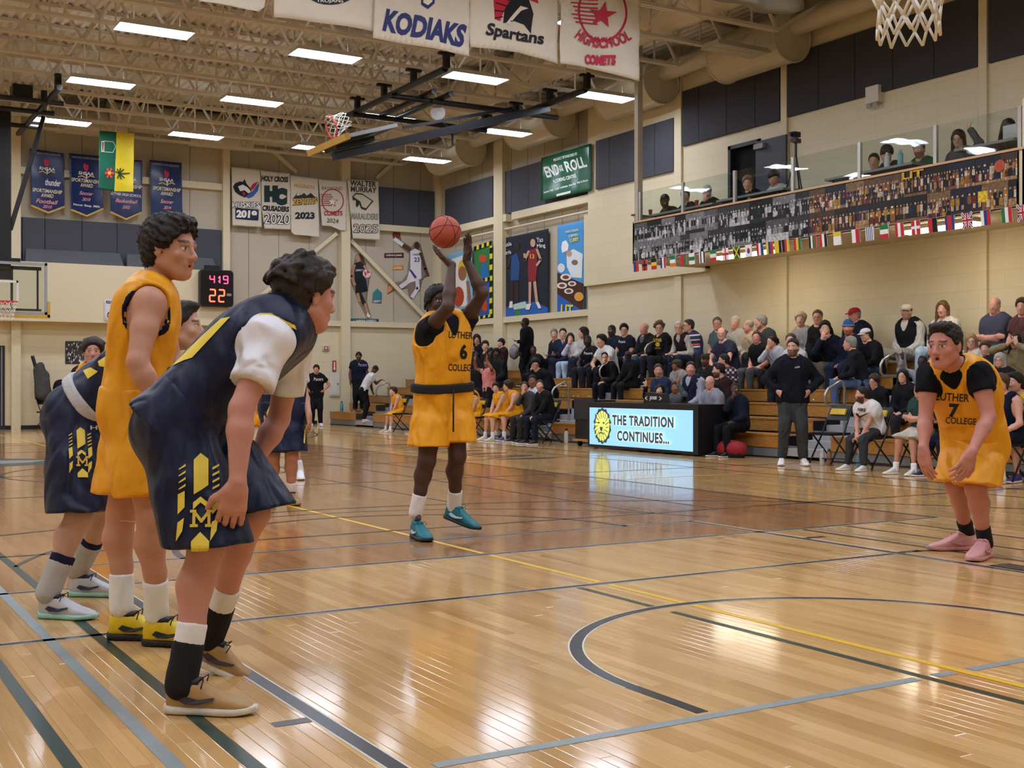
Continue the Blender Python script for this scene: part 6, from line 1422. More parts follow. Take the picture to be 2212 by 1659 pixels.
# ================================================================ BANNERS, POSTERS, SIGNS
CANV = '#d8cfbc'
def hang(name, label, cat, axis, val, poly, col, group=None, th=.012, edge=None, rough=.85, wav=0.0, mesh_n=12, tex='cloth'):
    """flat hanging piece whose outline is given where it shows; returns root and a print function"""
    at = (lambda a, b, l=0: aty(a, b, val-l)) if axis == 'y' else (lambda a, b, l=0: atx(a, b, val-l))
    pts = [at(*q) for q in poly]; zlo = min(p.z for p in pts); c = sum(pts, V((0, 0, 0)))/len(pts)
    r = thing(name, label, cat, (c.x, c.y, zlo), group); n = len(poly); d = V((0, -th, 0)) if axis == 'y' else V((-th, 0, 0))
    vs, fs = subdivide([(a, -b) for a, b in poly], [tuple(range(n))], max(6, (max(q[0] for q in poly)-min(q[0] for q in poly))/mesh_n))
    rg = random.Random(len(label)); ph = rg.random()*6
    def off(p): return wav*(math.sin(p.x*7+p.y*7+ph+p.z*1.3)+.5*math.sin(p.z*9+ph*2+p.x*4)) if wav else 0
    mb = MB(); P = []
    for a, b in vs:
        p = at(a, -b); o = off(p); P.append(p+(d/th)*(o) if th else p)
    mb.add([p+d for p in P], fs); mb.add(P, [f[::-1] for f in fs])
    # rim
    k = len(P)
    be = {}
    for f in fs:
        for i in range(len(f)): e = (f[i], f[(i+1) % len(f)]); be[e] = 1
    mb.f += [(b+0, a+0, a+k, b+k) for a, b in be if (b, a) not in be]
    mb.build('cloth', mat(tex+'_'+col, col, rough, var=.06, vscale=6, bump=.35 if tex == 'canvas' else .12, bscale=25 if tex == 'canvas' else 12), r, smooth=True)
    if edge:
        mb = MB(); mb.tube([at(a, b)+d for a, b in edge[1]], edge[2], 6); mb.build('edge_trim', mat('trim_'+edge[0], edge[0], .6), r, smooth=True)
    def fn(a, b, l):
        p = at(a, -b); return p+(d/th)*(off(p)+th+.004+l)
    return r, fn
def prnt(r, fn, art, nm='printed_design', sub=8): art.put(nm, fn, r, attr_mat('banner_ink', .6), step=.0012, sub=sub); return r
YB_ = YF-.20
NV = '#1b2b5c'; GO = '#d8b45c'; CRT = '#d9cba0'
def award(poly, edge, lines, label):
    r, fn = hang('award_banner', label, 'banner', 'y', YB_, poly, NV, 'navy award banners', edge=(GO, edge, .028), rough=.25, wav=.008, tex='vinyl'); art = PArt()
    x0, y0 = poly[0]; art.P('#c2314a', [(x0+33, y0+37), (x0+30, y0+27), (x0+34, y0+20), (x0+37, y0+26), (x0+41, y0+24), (x0+42, y0+33), (x0+39, y0+39)])
    art.line(GO, [(x0+20, -(y0+51)), (x0+28, -(y0+49)), (x0+37, -(y0+54)), (x0+46, -(y0+49)), (x0+54, -(y0+52))], 2.2); art.P('#cfd2da', [(x0+35, y0+45), (x0+40, y0+45), (x0+38, y0+58)])
    for t, dx, dy, w2, h2, c, sh in lines: art.T(c, t, x0+dx, y0+dy, w2, h2, .02, -.10, 0, sh)
    prnt(r, fn, art)
E1 = '#e3d9b5'; PK = '#e6a0a6'
award([(64, 320), (138, 331), (139, 446), (104, 459), (67, 443)], [(67, 443), (104, 459), (139, 446)], [('HIGH SCHOOL ATHLETIC ASSOCIATION', 36, 12, 60, 4, '#9aa3bd', 0), ('RHSAA', 38, 44, 34, 7, '#e8e8ec', 0), ('thunder', 50, 74, 34, 14, '#e8e8ec', 0), ('SPORTSMANSHIP', 38, 92, 64, 8, E1, 0), ('AWARD', 38, 102, 27, 8, E1, 0), ('Football', 37, 115, 48, 9, PK, .3), ('2010', 38, 126, 20, 7, PK, .3)], 'navy sportsmanship award banner for football, leftmost of the four')
award([(149, 330), (222, 337), (223, 450), (187, 466), (153, 452)], [(153, 452), (187, 466), (223, 450)], [('HIGH SCHOOL ATHLETIC ASSOCIATION', 36, 11, 60, 4, '#9aa3bd', 0), ('SHSAA', 37, 44, 33, 7, '#e8e8ec', 0), ('SPORTSMANSHIP', 38, 60, 66, 8, E1, 0), ('AWARD', 38, 70, 27, 8, E1, 0), ('Soccer', 37, 87, 30, 8, PK, .3), ('2010', 37, 100, 18, 7, PK, .3), ('Never Stop. Milk', 38, 114, 58, 6, '#e8e8ec', 0)], 'navy sportsmanship award banner for soccer beside the green and yellow flag')
award([(238, 343), (307, 346), (306, 458), (272, 473), (238, 457)], [(238, 457), (272, 473), (306, 458)], [('SHSAA', 40, 44, 33, 7, '#e8e8ec', 0), ('SPORTSMANSHIP', 37, 58, 62, 8, E1, 0), ('LUTHER HIGH SCHOOL', 34, 77, 66, 6, '#e8e8ec', 0), ('Basketball', 35, 91, 48, 8, PK, .3), ('2002', 34, 104, 17, 7, PK, .3)], 'navy award banner for basketball half hidden behind the flag')
award([(323, 345), (392, 351), (394, 470), (358, 482), (326, 466)], [(326, 466), (358, 482), (394, 470)], [('HIGH SCHOOL ATHLETIC ASSOCIATION', 34, 11, 58, 4, '#9aa3bd', 0), ('SHSAA', 36, 43, 31, 7, '#e8e8ec', 0), ('SPORTSMANSHIP', 37, 63, 60, 8, E1, 0), ('AWARD', 37, 73, 26, 8, E1, 0), ('Soccer', 37, 90, 28, 8, PK, .3), ('2014', 38, 103, 16, 7, PK, .3)], 'navy sportsmanship award banner for soccer, rightmost of the four')
r, fn = hang('provincial_flag', 'hanging flag half green and half yellow with red lily, by the navy banners', 'flag', 'y', 26.77, [(215, 281), (252, 285), (290, 288), (286, 414), (248, 412), (213, 407)], '#0f5f48', rough=.7, wav=.02)
art = PArt(); art.P('#e3cd2e', [(251, 285), (290, 288), (287, 414), (247, 412)]); art.P('#e8dcc0', [(219, 304), (225, 304), (225, 327), (219, 327)]); art.P('#8a3a28', [(220, 306), (224, 306), (223, 325), (221, 325)]); art.line('#cfd8cc', [(225, -304), (244, -306), (249, -316), (243, -329), (225, -327)], 1.2)
for k in range(6): a = k*1.047; art.P('#d8434a', [(236, 373), (236+8*math.cos(a-.35), 373+10*math.sin(a-.35)), (236+11*math.cos(a), 373+13*math.sin(a)), (236+8*math.cos(a+.35), 373+10*math.sin(a+.35))])
art.disc('#e2b23c', 236, -373, 4, 4, 10)
for a, L in ((-2.6, 9), (-2.0, 11), (-1.4, 12), (-.8, 13), (-.05, 22), (.7, 14), (1.3, 12), (2.0, 11)): art.line('#1d3a26', [(257, -375), (257+L*math.cos(a), -(375+L*math.sin(a)))], 2.6)
prnt(r, fn, art)
for px in (217, 287):
    q = aty(px, 284, 26.77); mb = MB(); mb.tube([q, V((q.x, q.y, 7.52))], .006, 5); mb.build('hanging_cord', STEEL, r)
WB = []
def wbanner(poly, label, val=YB_): r, fn = hang('school_banner', label, 'banner', 'y', val, poly, CANV, 'white canvas school banners', wav=.012, tex='canvas'); return r, fn, PArt()
r, fn, a = wbanner([(500, 359), (562, 366), (565, 490), (502, 486)], 'canvas banner with husky head and 2019')
a.P('#16181f', [(503, 402), (508, 395), (518, 391), (524, 392), (528, 386), (532, 396), (540, 406), (544, 415), (538, 422), (528, 426), (516, 420), (508, 414)]); a.P('#e8e6e0', [(514, 402), (524, 398), (534, 404), (542, 414), (536, 417), (528, 410), (519, 412)]); a.P('#b5273a', [(538, 408), (545, 397), (558, 391), (552, 400), (545, 410)]); a.P('#2c5fa8', [(530, 424), (544, 414), (552, 402), (560, 394), (556, 412), (546, 424), (536, 428)]); a.P('#b5273a', [(523, 412), (530, 417), (526, 424)])
a.T('#1c2030', 'HUSKIES', 531, 442, 62, 14, .10); a.T('#e8e6e0', 'HUSKIES', 531, 442, 60, 12, .03); a.P('#1c2444', [(508, 448), (558, 452), (557, 476), (508, 472)]); a.T('#efece4', '2019', 532, 462, 44, 17, .06, -.05); prnt(r, fn, a)
r, fn, a = wbanner([(563, 367), (626, 374), (628, 495), (571, 493), (565, 450)], 'canvas banner reading HOLY CROSS CRUSADERS 2020')
a.T('#16181c', 'HOLY CROSS', 593, 386, 58, 12, .05, -.05); a.T('#16302e', 'H', 585, 418, 30, 36, .12); a.T('#16302e', 'C', 606, 424, 28, 38, .12); a.T('#16181c', 'CRUSADERS', 595, 450, 58, 12, .05, -.05); a.T('#2a2c30', '2020', 598, 472, 58, 25, .06, -.03); a.T('#e6e2d8', '2020', 598, 472, 56, 23, .0, -.03); prnt(r, fn, a)
r, fn, a = wbanner([(627, 378), (687, 385), (690, 511), (635, 506), (629, 500)], 'canvas banner with mountains reading ZENITHS 2023')
a.T('#d6a24c', 'MAGRATH', 657, 402, 44, 8, .03, -.12); a.P('#2b2a2c', [(633, 427), (643, 415), (650, 421), (656, 416), (662, 422), (671, 416), (684, 428)]); a.P('#e4e0d4', [(643, 415), (648, 421), (640, 422)]); a.T('#2b2a2c', 'ZENITHS', 658, 434, 56, 16, .10, .06); a.T('#dfae3c', 'ZENITHS', 658, 434, 54, 13, .03, .06); a.T('#1c2130', '2023', 658, 465, 42, 15, .05); prnt(r, fn, a)
r, fn, a = wbanner([(688, 386), (748, 391), (747, 497), (736, 497), (715, 488), (695, 487)], 'canvas banner with red circle and star reading COMETS 2024')
a.T('#3a3230', 'RAYMOND', 717, 406, 44, 7, .0, -.03); a.ring('#a8343a', 718, -433, 23, 2.2, 25)
for k in range(7): a.line('#a8343a', [(692+k % 3, -(419+k*4)), (716, -(419+k*4))], 1.6)
a.star('#a8343a', 717, -435, 13); a.star('#eee8dc', 717, -435, 10); a.T('#a8343a', 'COMETS', 719, 460, 40, 10, .04, .0); a.T('#4a3a36', '2024', 718, 476, 26, 9, .0, -.08); prnt(r, fn, a)
r, fn, a = wbanner([(750, 386), (817, 391), (820, 518), (762, 514)], 'canvas banner with cougar head reading MARAUDERS 2025')
a.T('#3c3d36', 'WALTER', 784, 396, 56, 12, .03, -.06); a.T('#3c3d36', 'MURRAY', 785, 409, 56, 12, .03, -.06); a.P('#33382f', [(760, 424), (768, 416), (782, 417), (796, 427), (806, 434), (799, 442), (790, 454), (780, 450), (776, 440), (770, 448), (768, 440), (772, 432), (762, 432)]); a.P('#cfc8aa', [(763, 424), (769, 419), (782, 420), (795, 429), (802, 434), (790, 449), (782, 446), (778, 434), (770, 429)]); a.P('#20231f', [(768, 432), (776, 433), (774, 444), (770, 446)])
a.T('#8c8a7c', 'MARAUDERS', 787, 467, 58, 14, .04, -.03); a.T('#33342e', '2025', 789, 493, 54, 20, .05, -.03); a.T(CANV, '2025', 789, 493, 51, 17, .0, -.03); prnt(r, fn, a)
# near row of canvas banners hung from a joist
YN = 11.75
def nbanner(poly, label): r, fn = hang('school_banner', label, 'banner', 'y', YN, poly, CANV, 'canvas banners of the near row', wav=.02, tex='canvas'); return r, fn, PArt()
r, fn, a = nbanner([(422, -230), (585, -205), (572, 14), (560, 23), (430, 2)], 'near canvas banner cut off at the top, first of the row')
r, fn, a = nbanner([(587, -205), (812, -172), (808, 66), (660, 44), (592, 36)], 'near canvas banner with dark oval reading TROJANS'); a.disc('#24323a', 715, 6+20, 58, 36, 24); a.T('#e6e0d2', 'TROJANS', 712, 2, 56, 9, .02, -.05); prnt(r, fn, a, sub=14)
r, fn, a = nbanner([(813, -172), (1013, -142), (1014, 120), (900, 98), (805, 82)], 'near canvas banner reading KODIAKS in blue'); a.T('#2a3268', 'KODIAKS', 917, 60, 180, 50, .05, -.20); a.P('#2a3268', [(906, -40), (938, -40), (936, 8), (922, 20), (908, 10)]); a.P('#e6dfcf', [(912, -30), (933, -30), (931, 4), (922, 12), (912, 6)]); prnt(r, fn, a, sub=14)
r, fn, a = nbanner([(1015, -142), (1207, -114), (1203, 138), (1120, 112), (1017, 100)], 'near canvas banner with red and black helmet reading Spartans'); a.P('#c6283c', [(1066, 42), (1064, -30), (1100, -60), (1150, -40), (1160, 8), (1140, 0), (1110, 0), (1090, 20), (1078, 46)]); a.P('#17181c', [(1085, 50), (1090, 20), (1105, -5), (1140, 0), (1150, 30), (1146, 72), (1132, 52), (1112, 44)]); a.P('#e2dbca', [(1092, 50), (1124, 12), (1140, 18), (1126, 22), (1100, 52)])
for k in range(5): a.line('#17181c', [(1066+k*2, -(40-k*17)), (1084+k*5, -(36-k*12))], 2.5)
a.T('#1d1d22', 'Spartans', 1110, 77, 126, 34, .03, -.17); prnt(r, fn, a, sub=14)
r, fn, a = nbanner([(1211, -112), (1386, -86), (1380, 175), (1300, 152), (1210, 136)], 'near canvas banner with red star and circle reading HIGH SCHOOL COMETS'); a.ring('#bf2c48', 1300, -25, 51, 5, 63)
for k in range(9): a.line('#bf2c48', [(1232+(k % 3)*4, 20-k*8.5), (1290, 20-k*8.5-3)], 3)
a.star('#bf2c48', 1300, -32, 29, .4, .15); a.T('#bf2c48', 'HIGHSCHOOL', 1300, 92, 122, 24, .03, -.02, -95); a.T('#bf2c48', 'COMETS', 1294, 129, 66, 22, .06, -.03); prnt(r, fn, a, sub=12)
mb = MB(); mb.tube([(aty(420, -228, YN).x, YN+.0, aty(420, -228, YN).z), (aty(1388, -86, YN).x, YN, aty(1388, -86, YN).z)], .02, 6); tag(mb.build('banner_rod', STEEL), 'thin rod holding the near row of canvas banners', 'rod')
# right wall: sponsor banner and painted posters
XP = XR-.02
r, fn = hang('sponsor_banner', 'shiny green vinyl sponsor banner with white lettering on the right wall', 'banner', 'x', XR-.22, [(1170, 341), (1277, 309), (1277, 411), (1170, 433)], '#1b5c3e', rough=.25, wav=.012, tex='vinyl'); a = PArt(); ro = .275
for t, x, y, w2, h2 in (('PROUDLY SPONSORED BY', 1222, 338, 54, 6), ('END', 1194, 368, 30, 24), ('ROLL', 1245, 354, 46, 24), ('OF', 1214, 359, 7, 6), ('THE', 1215, 366, 9, 6), ('FLOORING CENTRES', 1221, 385, 52, 8), ('Luxury Vinyl  Carpet  Laminate  Area Rugs  Vinyl & More!', 1224, 402, 98, 6)): a.T('#e6ebe4', t, x, y, w2, h2, .03, ro)
a.P('#dfe5dc', [(1205, 419), (1234, 411), (1234, 416), (1205, 424)]); prnt(r, fn, a)
r, fn = hang('painted_poster', 'dark painted poster of two basketball players standing on a globe', 'poster', 'x', XP, [(1087, 514), (1135, 504), (1185, 493), (1185, 688), (1087, 692)], '#1f2430'); a = PArt()
a.P('#2c62b0', [(1087, 692), (1087, 672), (1100, 660), (1130, 650), (1160, 652), (1185, 664), (1185, 688)]); a.P('#b7cfc4', [(1105, 658), (1136, 650), (1140, 664), (1112, 668)]); a.P('#3a7a48', [(1112, 690), (1114, 668), (1124, 666), (1128, 690)])
a.P('#2c4f86', [(1106, 552), (1118, 546), (1124, 570), (1122, 604), (1104, 606)]); a.disc('#3a2a22', 1117, -532, 6, 8, 12); a.P('#3a2a22', [(1104, 608), (1110, 608), (1110, 650), (1104, 650)]); a.P('#3a2a22', [(1115, 608), (1121, 608), (1122, 648), (1116, 648)]); a.line('#3a2a22', [(1104, -556), (1097, -580), (1104, -590)], 5)
a.P('#8c2a30', [(1144, 540), (1162, 534), (1162, 580), (1142, 582)]); a.P('#8c2a30', [(1142, 582), (1162, 580), (1160, 606), (1144, 608)]); a.disc('#c9a088', 1153, -524, 5.5, 9, 12); a.line('#c9a088', [(1144, -542), (1136, -560), (1135, -548)], 5); a.line('#c9a088', [(1162, -538), (1170, -560), (1162, -572)], 5); a.P('#c9a088', [(1144, 608), (1150, 608), (1149, 656), (1144, 656)]); a.P('#c9a088', [(1154, 608), (1160, 606), (1165, 652), (1159, 654)]); a.T('#e6b43c', '13', 1152, 553, 9, 10, .03); a.P('#e6e2da', [(1140, 656), (1150, 655), (1146, 668), (1138, 668)]); a.P('#e6e2da', [(1160, 653), (1166, 651), (1172, 664), (1166, 666)]); a.P('#e6e2da', [(1104, 650), (1110, 650), (1110, 664), (1102, 664)])
a.T('#e2e2e6', 'Lusia', 1098, 527, 19, 9, .01, .25); a.T('#e2e2e6', 'Harris', 1097, 545, 19, 9, .01, .25); a.T('#e2e2e6', 'Yao', 1169, 517, 14, 11, .01, .1); a.T('#e2e2e6', 'Ming', 1172, 531, 18, 11, .01, .1); prnt(r, fn, a)
r, fn = hang('painted_poster', 'blue painted poster of a cook with plates reading LIT', 'poster', 'x', XP, [(1205, 487), (1262, 475), (1262, 678), (1205, 680)], '#4f9bd6'); a = PArt()
a.P('#2a62b5', [(1205, 634), (1262, 672), (1262, 678), (1205, 680)]); a.P('#4a2a24', [(1205, 588), (1262, 612), (1262, 672), (1205, 634)])
a.P('#dfe9ee', [(1225, 545), (1240, 537), (1260, 548), (1258, 600), (1236, 598), (1226, 575)]); a.P('#eef2f2', [(1214, 534), (1216, 522), (1224, 518), (1230, 528), (1228, 540), (1216, 546)]); a.disc('#c99c80', 1231, -547, 6, 7, 12); a.disc('#8c6a5a', 1243, -566, 7, 6, 10); a.disc('#dbe6ea', 1214, -578, 8, 10, 14)
for x, y, rr_ in ((1224, 598, 12), (1216, 616, 11), (1238, 612, 9), (1231, 628, 10)): a.disc('#e6e4dc', x, -y, rr_, rr_*.62, 16); a.disc('#7a4a34', x, -y, rr_*.6, rr_*.35, 12)
a.disc('#d9a24c', 1253, -640, 10, 10, 16); a.T('#e8d23c', 'LIT', 1227, 668, 26, 22, .03, -.05); a.T('#e6d84c', 'CURRY', 1243, 517, 20, 8, .04, .2); a.T('#cfe0a8', 'STEPHEN', 1241, 508, 20, 6, .03, .2); a.T('#cfe0a8', 'HOME COOKING', 1238, 498, 28, 5, .03, .2); prnt(r, fn, a)
r, fn = hang('painted_poster', 'green and blue poster with yellow and black hazard border', 'poster', 'x', XP, [(1024, 532), (1065, 519), (1065, 688), (1030, 696)], '#2f7a3e'); a = PArt(); a.P('#2c56a8', [(1034, 612), (1062, 606), (1062, 684), (1036, 690)]); a.P('#2a6fae', [(1040, 574), (1050, 560), (1058, 600), (1040, 604)]); a.disc('#c9472e', 1044, -558, 8, 9, 14); a.disc('#c9472e', 1048, -660, 6, 12, 12)
for k in range(14):
    y = 522+k*12; a.P('#16161a' if k % 2 else '#e6d22e', [(1059, y+2), (1065, y), (1065, y+11), (1059, y+13)])
for k in range(7):
    x = 1026+k*5.6; a.P('#e6d22e' if k % 2 else '#16161a', [(x, 532-(x-1026)*.33), (x+5, 530-(x-1026)*.33), (x+5, 539-(x-1026)*.33), (x, 541-(x-1026)*.33)]); a.P('#16161a' if k % 2 else '#e6d22e', [(x+2, 604-(x-1026)*.2), (x+7, 603-(x-1026)*.2), (x+7, 611-(x-1026)*.2), (x+2, 612-(x-1026)*.2)]); a.P('#e6d22e' if k % 2 else '#16161a', [(x+3, 690-(x-1030)*.2), (x+8, 688-(x-1030)*.2), (x+8, 682-(x-1030)*.2), (x+3, 684-(x-1030)*.2)])
prnt(r, fn, a)
r, fn = hang('painted_poster', 'pale blue poster of a smiling player behind the shooter arms', 'poster', 'x', XP, [(966, 550), (1020, 533), (1022, 688), (966, 694)], '#7fb3d6'); a = PArt(); a.P('#e6e6e2', [(975, 560), (1008, 548), (1010, 640), (980, 640)]); a.disc('#e3c23a', 1002, -580, 12, 20, 14); a.disc('#9c6a48', 1000, -590, 9, 16, 14); a.P('#e8e6e2', [(994, 612), (1008, 610), (1010, 660), (994, 662)]); a.disc('#b5482e', 992, -640, 12, 22, 14); a.P('#9c6a48', [(1008, 606), (1014, 606), (1018, 640), (1014, 660)]); prnt(r, fn, a)
# far wall figures (flat cut-out decals)
def decalfig(label, base, art): r, fn = hang('wall_decal', label, 'wall decal', 'y', YF+.055, base, '#8a7a6a', th=.004); prnt(r, fn, art)
a = PArt(); a.P('#b98a6c', [(768, 552), (774, 548), (779, 552), (779, 562), (773, 565), (768, 560)]); a.P('#5a3a26', [(775, 548), (783, 552), (790, 572), (784, 575), (778, 558)]); a.P('#1c2024', [(765, 568), (779, 564), (786, 572), (788, 602), (766, 604)]); a.P('#16181c', [(766, 602), (790, 601), (794, 628), (768, 634)]); a.line('#b98a6c', [(765, -572), (758, -596), (766, -614)], 6); a.line('#b98a6c', [(786, -574), (796, -586), (800, -592)], 5); a.disc('#e3cfc8', 792, -590, 9, 9, 14); a.P('#c2464a', [(786, 584), (792, 590), (788, 598)]); a.P('#c2464a', [(792, 581), (800, 588), (792, 590)]); a.line('#1c2024', [(776, -632), (786, -655)], 8); a.line('#b98a6c', [(788, -656), (794, -676)], 5); a.line('#b98a6c', [(772, -634), (776, -650)], 6); a.P('#e6e2e0', [(793, 674), (800, 682), (797, 686), (791, 682)]); a.T('#cfd2d2', 'LIBERTY', 776, 583, 18, 4, .03)
decalfig('cut-out wall decal of a woman player in black holding a red and white ball', [(756, 600), (764, 570), (768, 550), (776, 546), (784, 552), (792, 576), (803, 588), (798, 604), (794, 632), (792, 650), (802, 684), (794, 688), (778, 660), (768, 634), (760, 615)], a)
a = PArt(); a.disc('#7a3a2e', 856, -506, 9, 9, 14); a.line('#e6e4e6', [(853, -516), (872, -530), (880, -536)], 8); a.line('#5a3e34', [(872, -530), (884, -538)], 9); a.disc('#4a3028', 900, -530, 6, 9, 12); a.P('#e9e7ea', [(886, 542), (897, 536), (910, 544), (909, 580), (886, 582)]); a.T('#5a3a86', '23', 900, 560, 12, 10, .03); a.T('#5a3a86', 'LAKERS', 900, 549, 18, 4, .03); a.P('#e9e7ea', [(884, 582), (909, 578), (910, 600), (900, 606), (876, 612)]); a.P('#5a3a86', [(883, 582), (888, 582), (900, 598), (896, 602)]); a.line('#5a3e34', [(908, -546), (918, -580), (924, -594)], 6); a.line('#e2dfe2', [(900, -602), (902, -622), (890, -640)], 8); a.line('#e2dfe2', [(880, -608), (866, -618)], 9); a.P('#dd8a62', [(838, 618), (850, 612), (846, 626), (836, 634)])
decalfig('cut-out wall decal of a leaping player in white number 23 reaching up with a ball', [(848, 512), (850, 498), (862, 498), (868, 520), (888, 532), (895, 522), (908, 526), (914, 548), (928, 596), (918, 598), (912, 605), (908, 625), (890, 646), (884, 640), (880, 622), (850, 628), (836, 636), (838, 612), (868, 606), (880, 590), (884, 548), (866, 534)], a)
for nm, poly, col, lb, t in (('label_plate', [(830, 546), (872, 545), (872, 556), (830, 556)], '#5a2a34', 'small maroon name plate beside the leaping player decal', 'LEBRON JAMES'), ('team_logo', [(848, 573), (871, 572), (871, 582), (848, 583)], '#d98a3a', 'small orange team logo below the maroon plate', 'LAKERS'), ('team_logo', [(805, 632), (815, 622), (825, 632), (824, 655), (804, 653)], '#3f7f86', 'small teal torch logo near the woman player decal', 'LIBERTY'), ('label_plate', [(758, 687), (818, 688), (818, 697), (758, 696)], '#1f5a66', 'teal name plate under the woman player decal', '1  SABRINA IONESCU')):
    r, fn = hang('wall_'+nm, lb, 'sign', 'y', YF+.055, poly, col, th=.004); a = PArt(); xs_ = [p[0] for p in poly]; ys_ = [p[1] for p in poly]; a.T('#dfd8cc', t, (min(xs_)+max(xs_))/2, max(ys_)-5, (max(xs_)-min(xs_))*.8, 4.5, .03); prnt(r, fn, a)
r, fn = hang('association_sign', 'white high school athletics association sign on the cream bulkhead', 'sign', 'y', 28.79, [(225, 646), (420, 653), (420, 699), (225, 692)], '#dbe0e6', th=.01); a = PArt(); a.T('#33406a', 'REGINA HIGH SCHOOL ATHLETIC ASSOCIATION', 322, 655, 186, 7, .03, -.036); a.T('#33406a', 'The RHSAA wants to recognize our officials', 322, 664, 170, 5, .02, -.036); a.disc('#22304c', 240, -680, 9, 9, 16); a.P('#22304c', [(233, 676), (240, 665), (247, 676)]); a.T('#e6e6e6', 'RHSAA', 240, 680, 15, 4, .03); prnt(r, fn, a)
def photo_sheet(poly, label, seed):
    r, fn = hang('photo_poster', label, 'poster', 'y', YF-.01, poly, '#4a4a4a', th=.006); a = PArt(); rg = random.Random(seed); x0, y0, x1, y1 = poly[0][0], poly[0][1], poly[2][0], poly[2][1]
    for k in range(90): x = rg.uniform(x0+1, x1-3); y = rg.uniform(y0+1, y1-5); g = rg.choice([20, 40, 150, 200, 225]); a.P('#%02x%02x%02x' % (g, g, g), [(x, y), (x+2.4, y), (x+2.4, y+4.5), (x, y+4.5)])
    prnt(r, fn, a)
photo_sheet([(141, 736), (196, 736), (196, 785), (141, 785)], 'black and white team photograph on the far wall beside the curly-haired player', 4); photo_sheet([(237, 738), (262, 738), (262, 770), (237, 770)], 'small dark photograph on the far wall behind the tall yellow player', 6)
r, fn = hang('fire_alarm', 'small white and red alarm bell plate on the far wall', 'alarm', 'y', YF-.02, [(697, 744), (711, 744), (711, 757), (697, 757)], '#d8c9c0', th=.03); a = PArt(); a.P('#a8483e', [(699, 747), (708, 747), (708, 755), (699, 755)]); a.disc('#e0d6cc', 703.5, -751, 2.6, 2.6, 8); prnt(r, fn, a)
r, fn = hang('extinguisher_sign', 'red vertical arrow sign above the white wall cabinet', 'sign', 'y', YF-.02, [(718, 778), (726, 778), (726, 802), (718, 802)], '#a23434', th=.01); a = PArt(); a.P('#eadfd6', [(720.5, 781), (723.5, 781), (723.5, 794), (725, 794), (722, 800), (719, 794), (720.5, 794)]); prnt(r, fn, a)
c = aty(722, 830, YF); r = thing('wall_cabinet', 'white extinguisher cabinet set on the far wall', 'cabinet', (c.x, YF, c.z)); x0, x1, z0, z1 = aty(711, 830, YF).x, aty(733, 830, YF).x, aty(722, 855, YF).z, aty(722, 805, YF).z
mb = MB(); mb.bx(x0, x1, YF-.05, YF, z0, z1); mb.build('cabinet_box', mat('cab_white', '#d6d2c8', .5), r); mb = MB(); mb.bx(x0+.04, x1-.04, YF-.065, YF-.05, z0+.04, z1-.04); d = mb.build('cabinet_door', mat('cab_white', '#d6d2c8'), r); mb = MB(); mb.bx(x1-.1, x1-.06, YF-.085, YF-.065, (z0+z1)/2, (z0+z1)/2+.05); mb.build('handle', STEEL, d)
x0, x1 = aty(630, 800, YF).x, aty(668, 800, YF).x; mb = MB(); mb.bx(x0, x1, YF-.015, YF+.02, 0, aty(650, 757, YF).z); struct(mb.build('door_2', mat('passage_shade_black', '#08080a', .9)))  # black panel paints the darkness inside an open doorway
x1 = aty(10, 800, YF).x; mb = MB(); mb.bx(x1-1.1, x1, YF-.03, YF+.02, 0, aty(10, 746, YF).z); d = struct(mb.build('door_3', mat('door_dark', '#24252a', .5))); mb = MB(); mb.bx(x1-.09, x1-.06, YF-.045, YF-.03, .1, 2.1); mb.build('door_strip', STEEL, d)
# jacket over a folding chair at the far left, bag beside
def folding_chair(p, face, label, patch=True, group='black folding chairs'):
    p = V(p); f = V(face).normalized(); rr2 = f.cross(UP); r = thing('folding_chair', label, 'chair', p, group); Wp = lambda a, b, c: p+rr2*a+f*b+UP*c
    for s in (-1, 1):
        mb = MB(); mb.tube([Wp(s*.21, .22, .02), Wp(s*.21, -.02, .42), Wp(s*.20, -.20, .80), Wp(s*.17, -.205, .84)], .013, 6); mb.build('front_leg', BLK, r, smooth=True)
        mb = MB(); mb.tube([Wp(s*.19, -.24, .02), Wp(s*.19, .18, .44)], .012, 6); mb.build('rear_leg', BLK, r, smooth=True)
    mb = MB(); mb.obox(Wp(0, .02, .445), rr2*.2, f*.2, UP*.018); mb.build('seat', BLKF, r)
    bk = mb = MB(); n2 = (UP*.9-f*.42).normalized(); mb.obox(Wp(0, -.165, .74), rr2*.19, n2*.11, n2.cross(rr2)*.012); b = mb.build('backrest', BLK, r)
    for q, z in ((.22, .10), (-.22, .08)): mb = MB(); mb.tube([Wp(-.2, q*.85, z), Wp(.2, q*.85, z)], .009, 6); mb.build('crossbar', BLK, r)
    if patch: mb = MB(); mb.obox(Wp(0, -.15, .755)+n2.cross(rr2)*(.006 if n2.cross(rr2).dot(f) > 0 else -.006), rr2*.14, n2*.045, n2.cross(rr2)*.014); mb.build('yellow_patch', mat('patch_yellow', '#d9b82c', .5, var=.3, vscale=60), b)
    return r
p = V((aty(103, 905, 28.75).x, 28.75, 0)); folding_chair(p, dirc(.9, -.3, 0), 'folding chair by the far wall with a grey jacket on it', False)
S = Sdf(); q = lambda a, b, d: np.array(atd(a, b, d)); dj = depth(p)
S.cap(q(86, 790, dj), q(92, 850, dj), .10, .19, k=.1); S.cap(q(80, 800, dj), q(82, 858, dj), .08, .08, k=.06); S.cap(q(98, 805, dj), q(112, 872, dj), .07, .06, k=.05)
P, Q = S.mesh(.03, noise=wrinkle(.012, 3, 18)); o = np_mesh('jacket', P, Q, cloth('#4c4c4a'), None); tag(o, 'dark grey jacket hanging over a chair by the far wall', 'jacket')
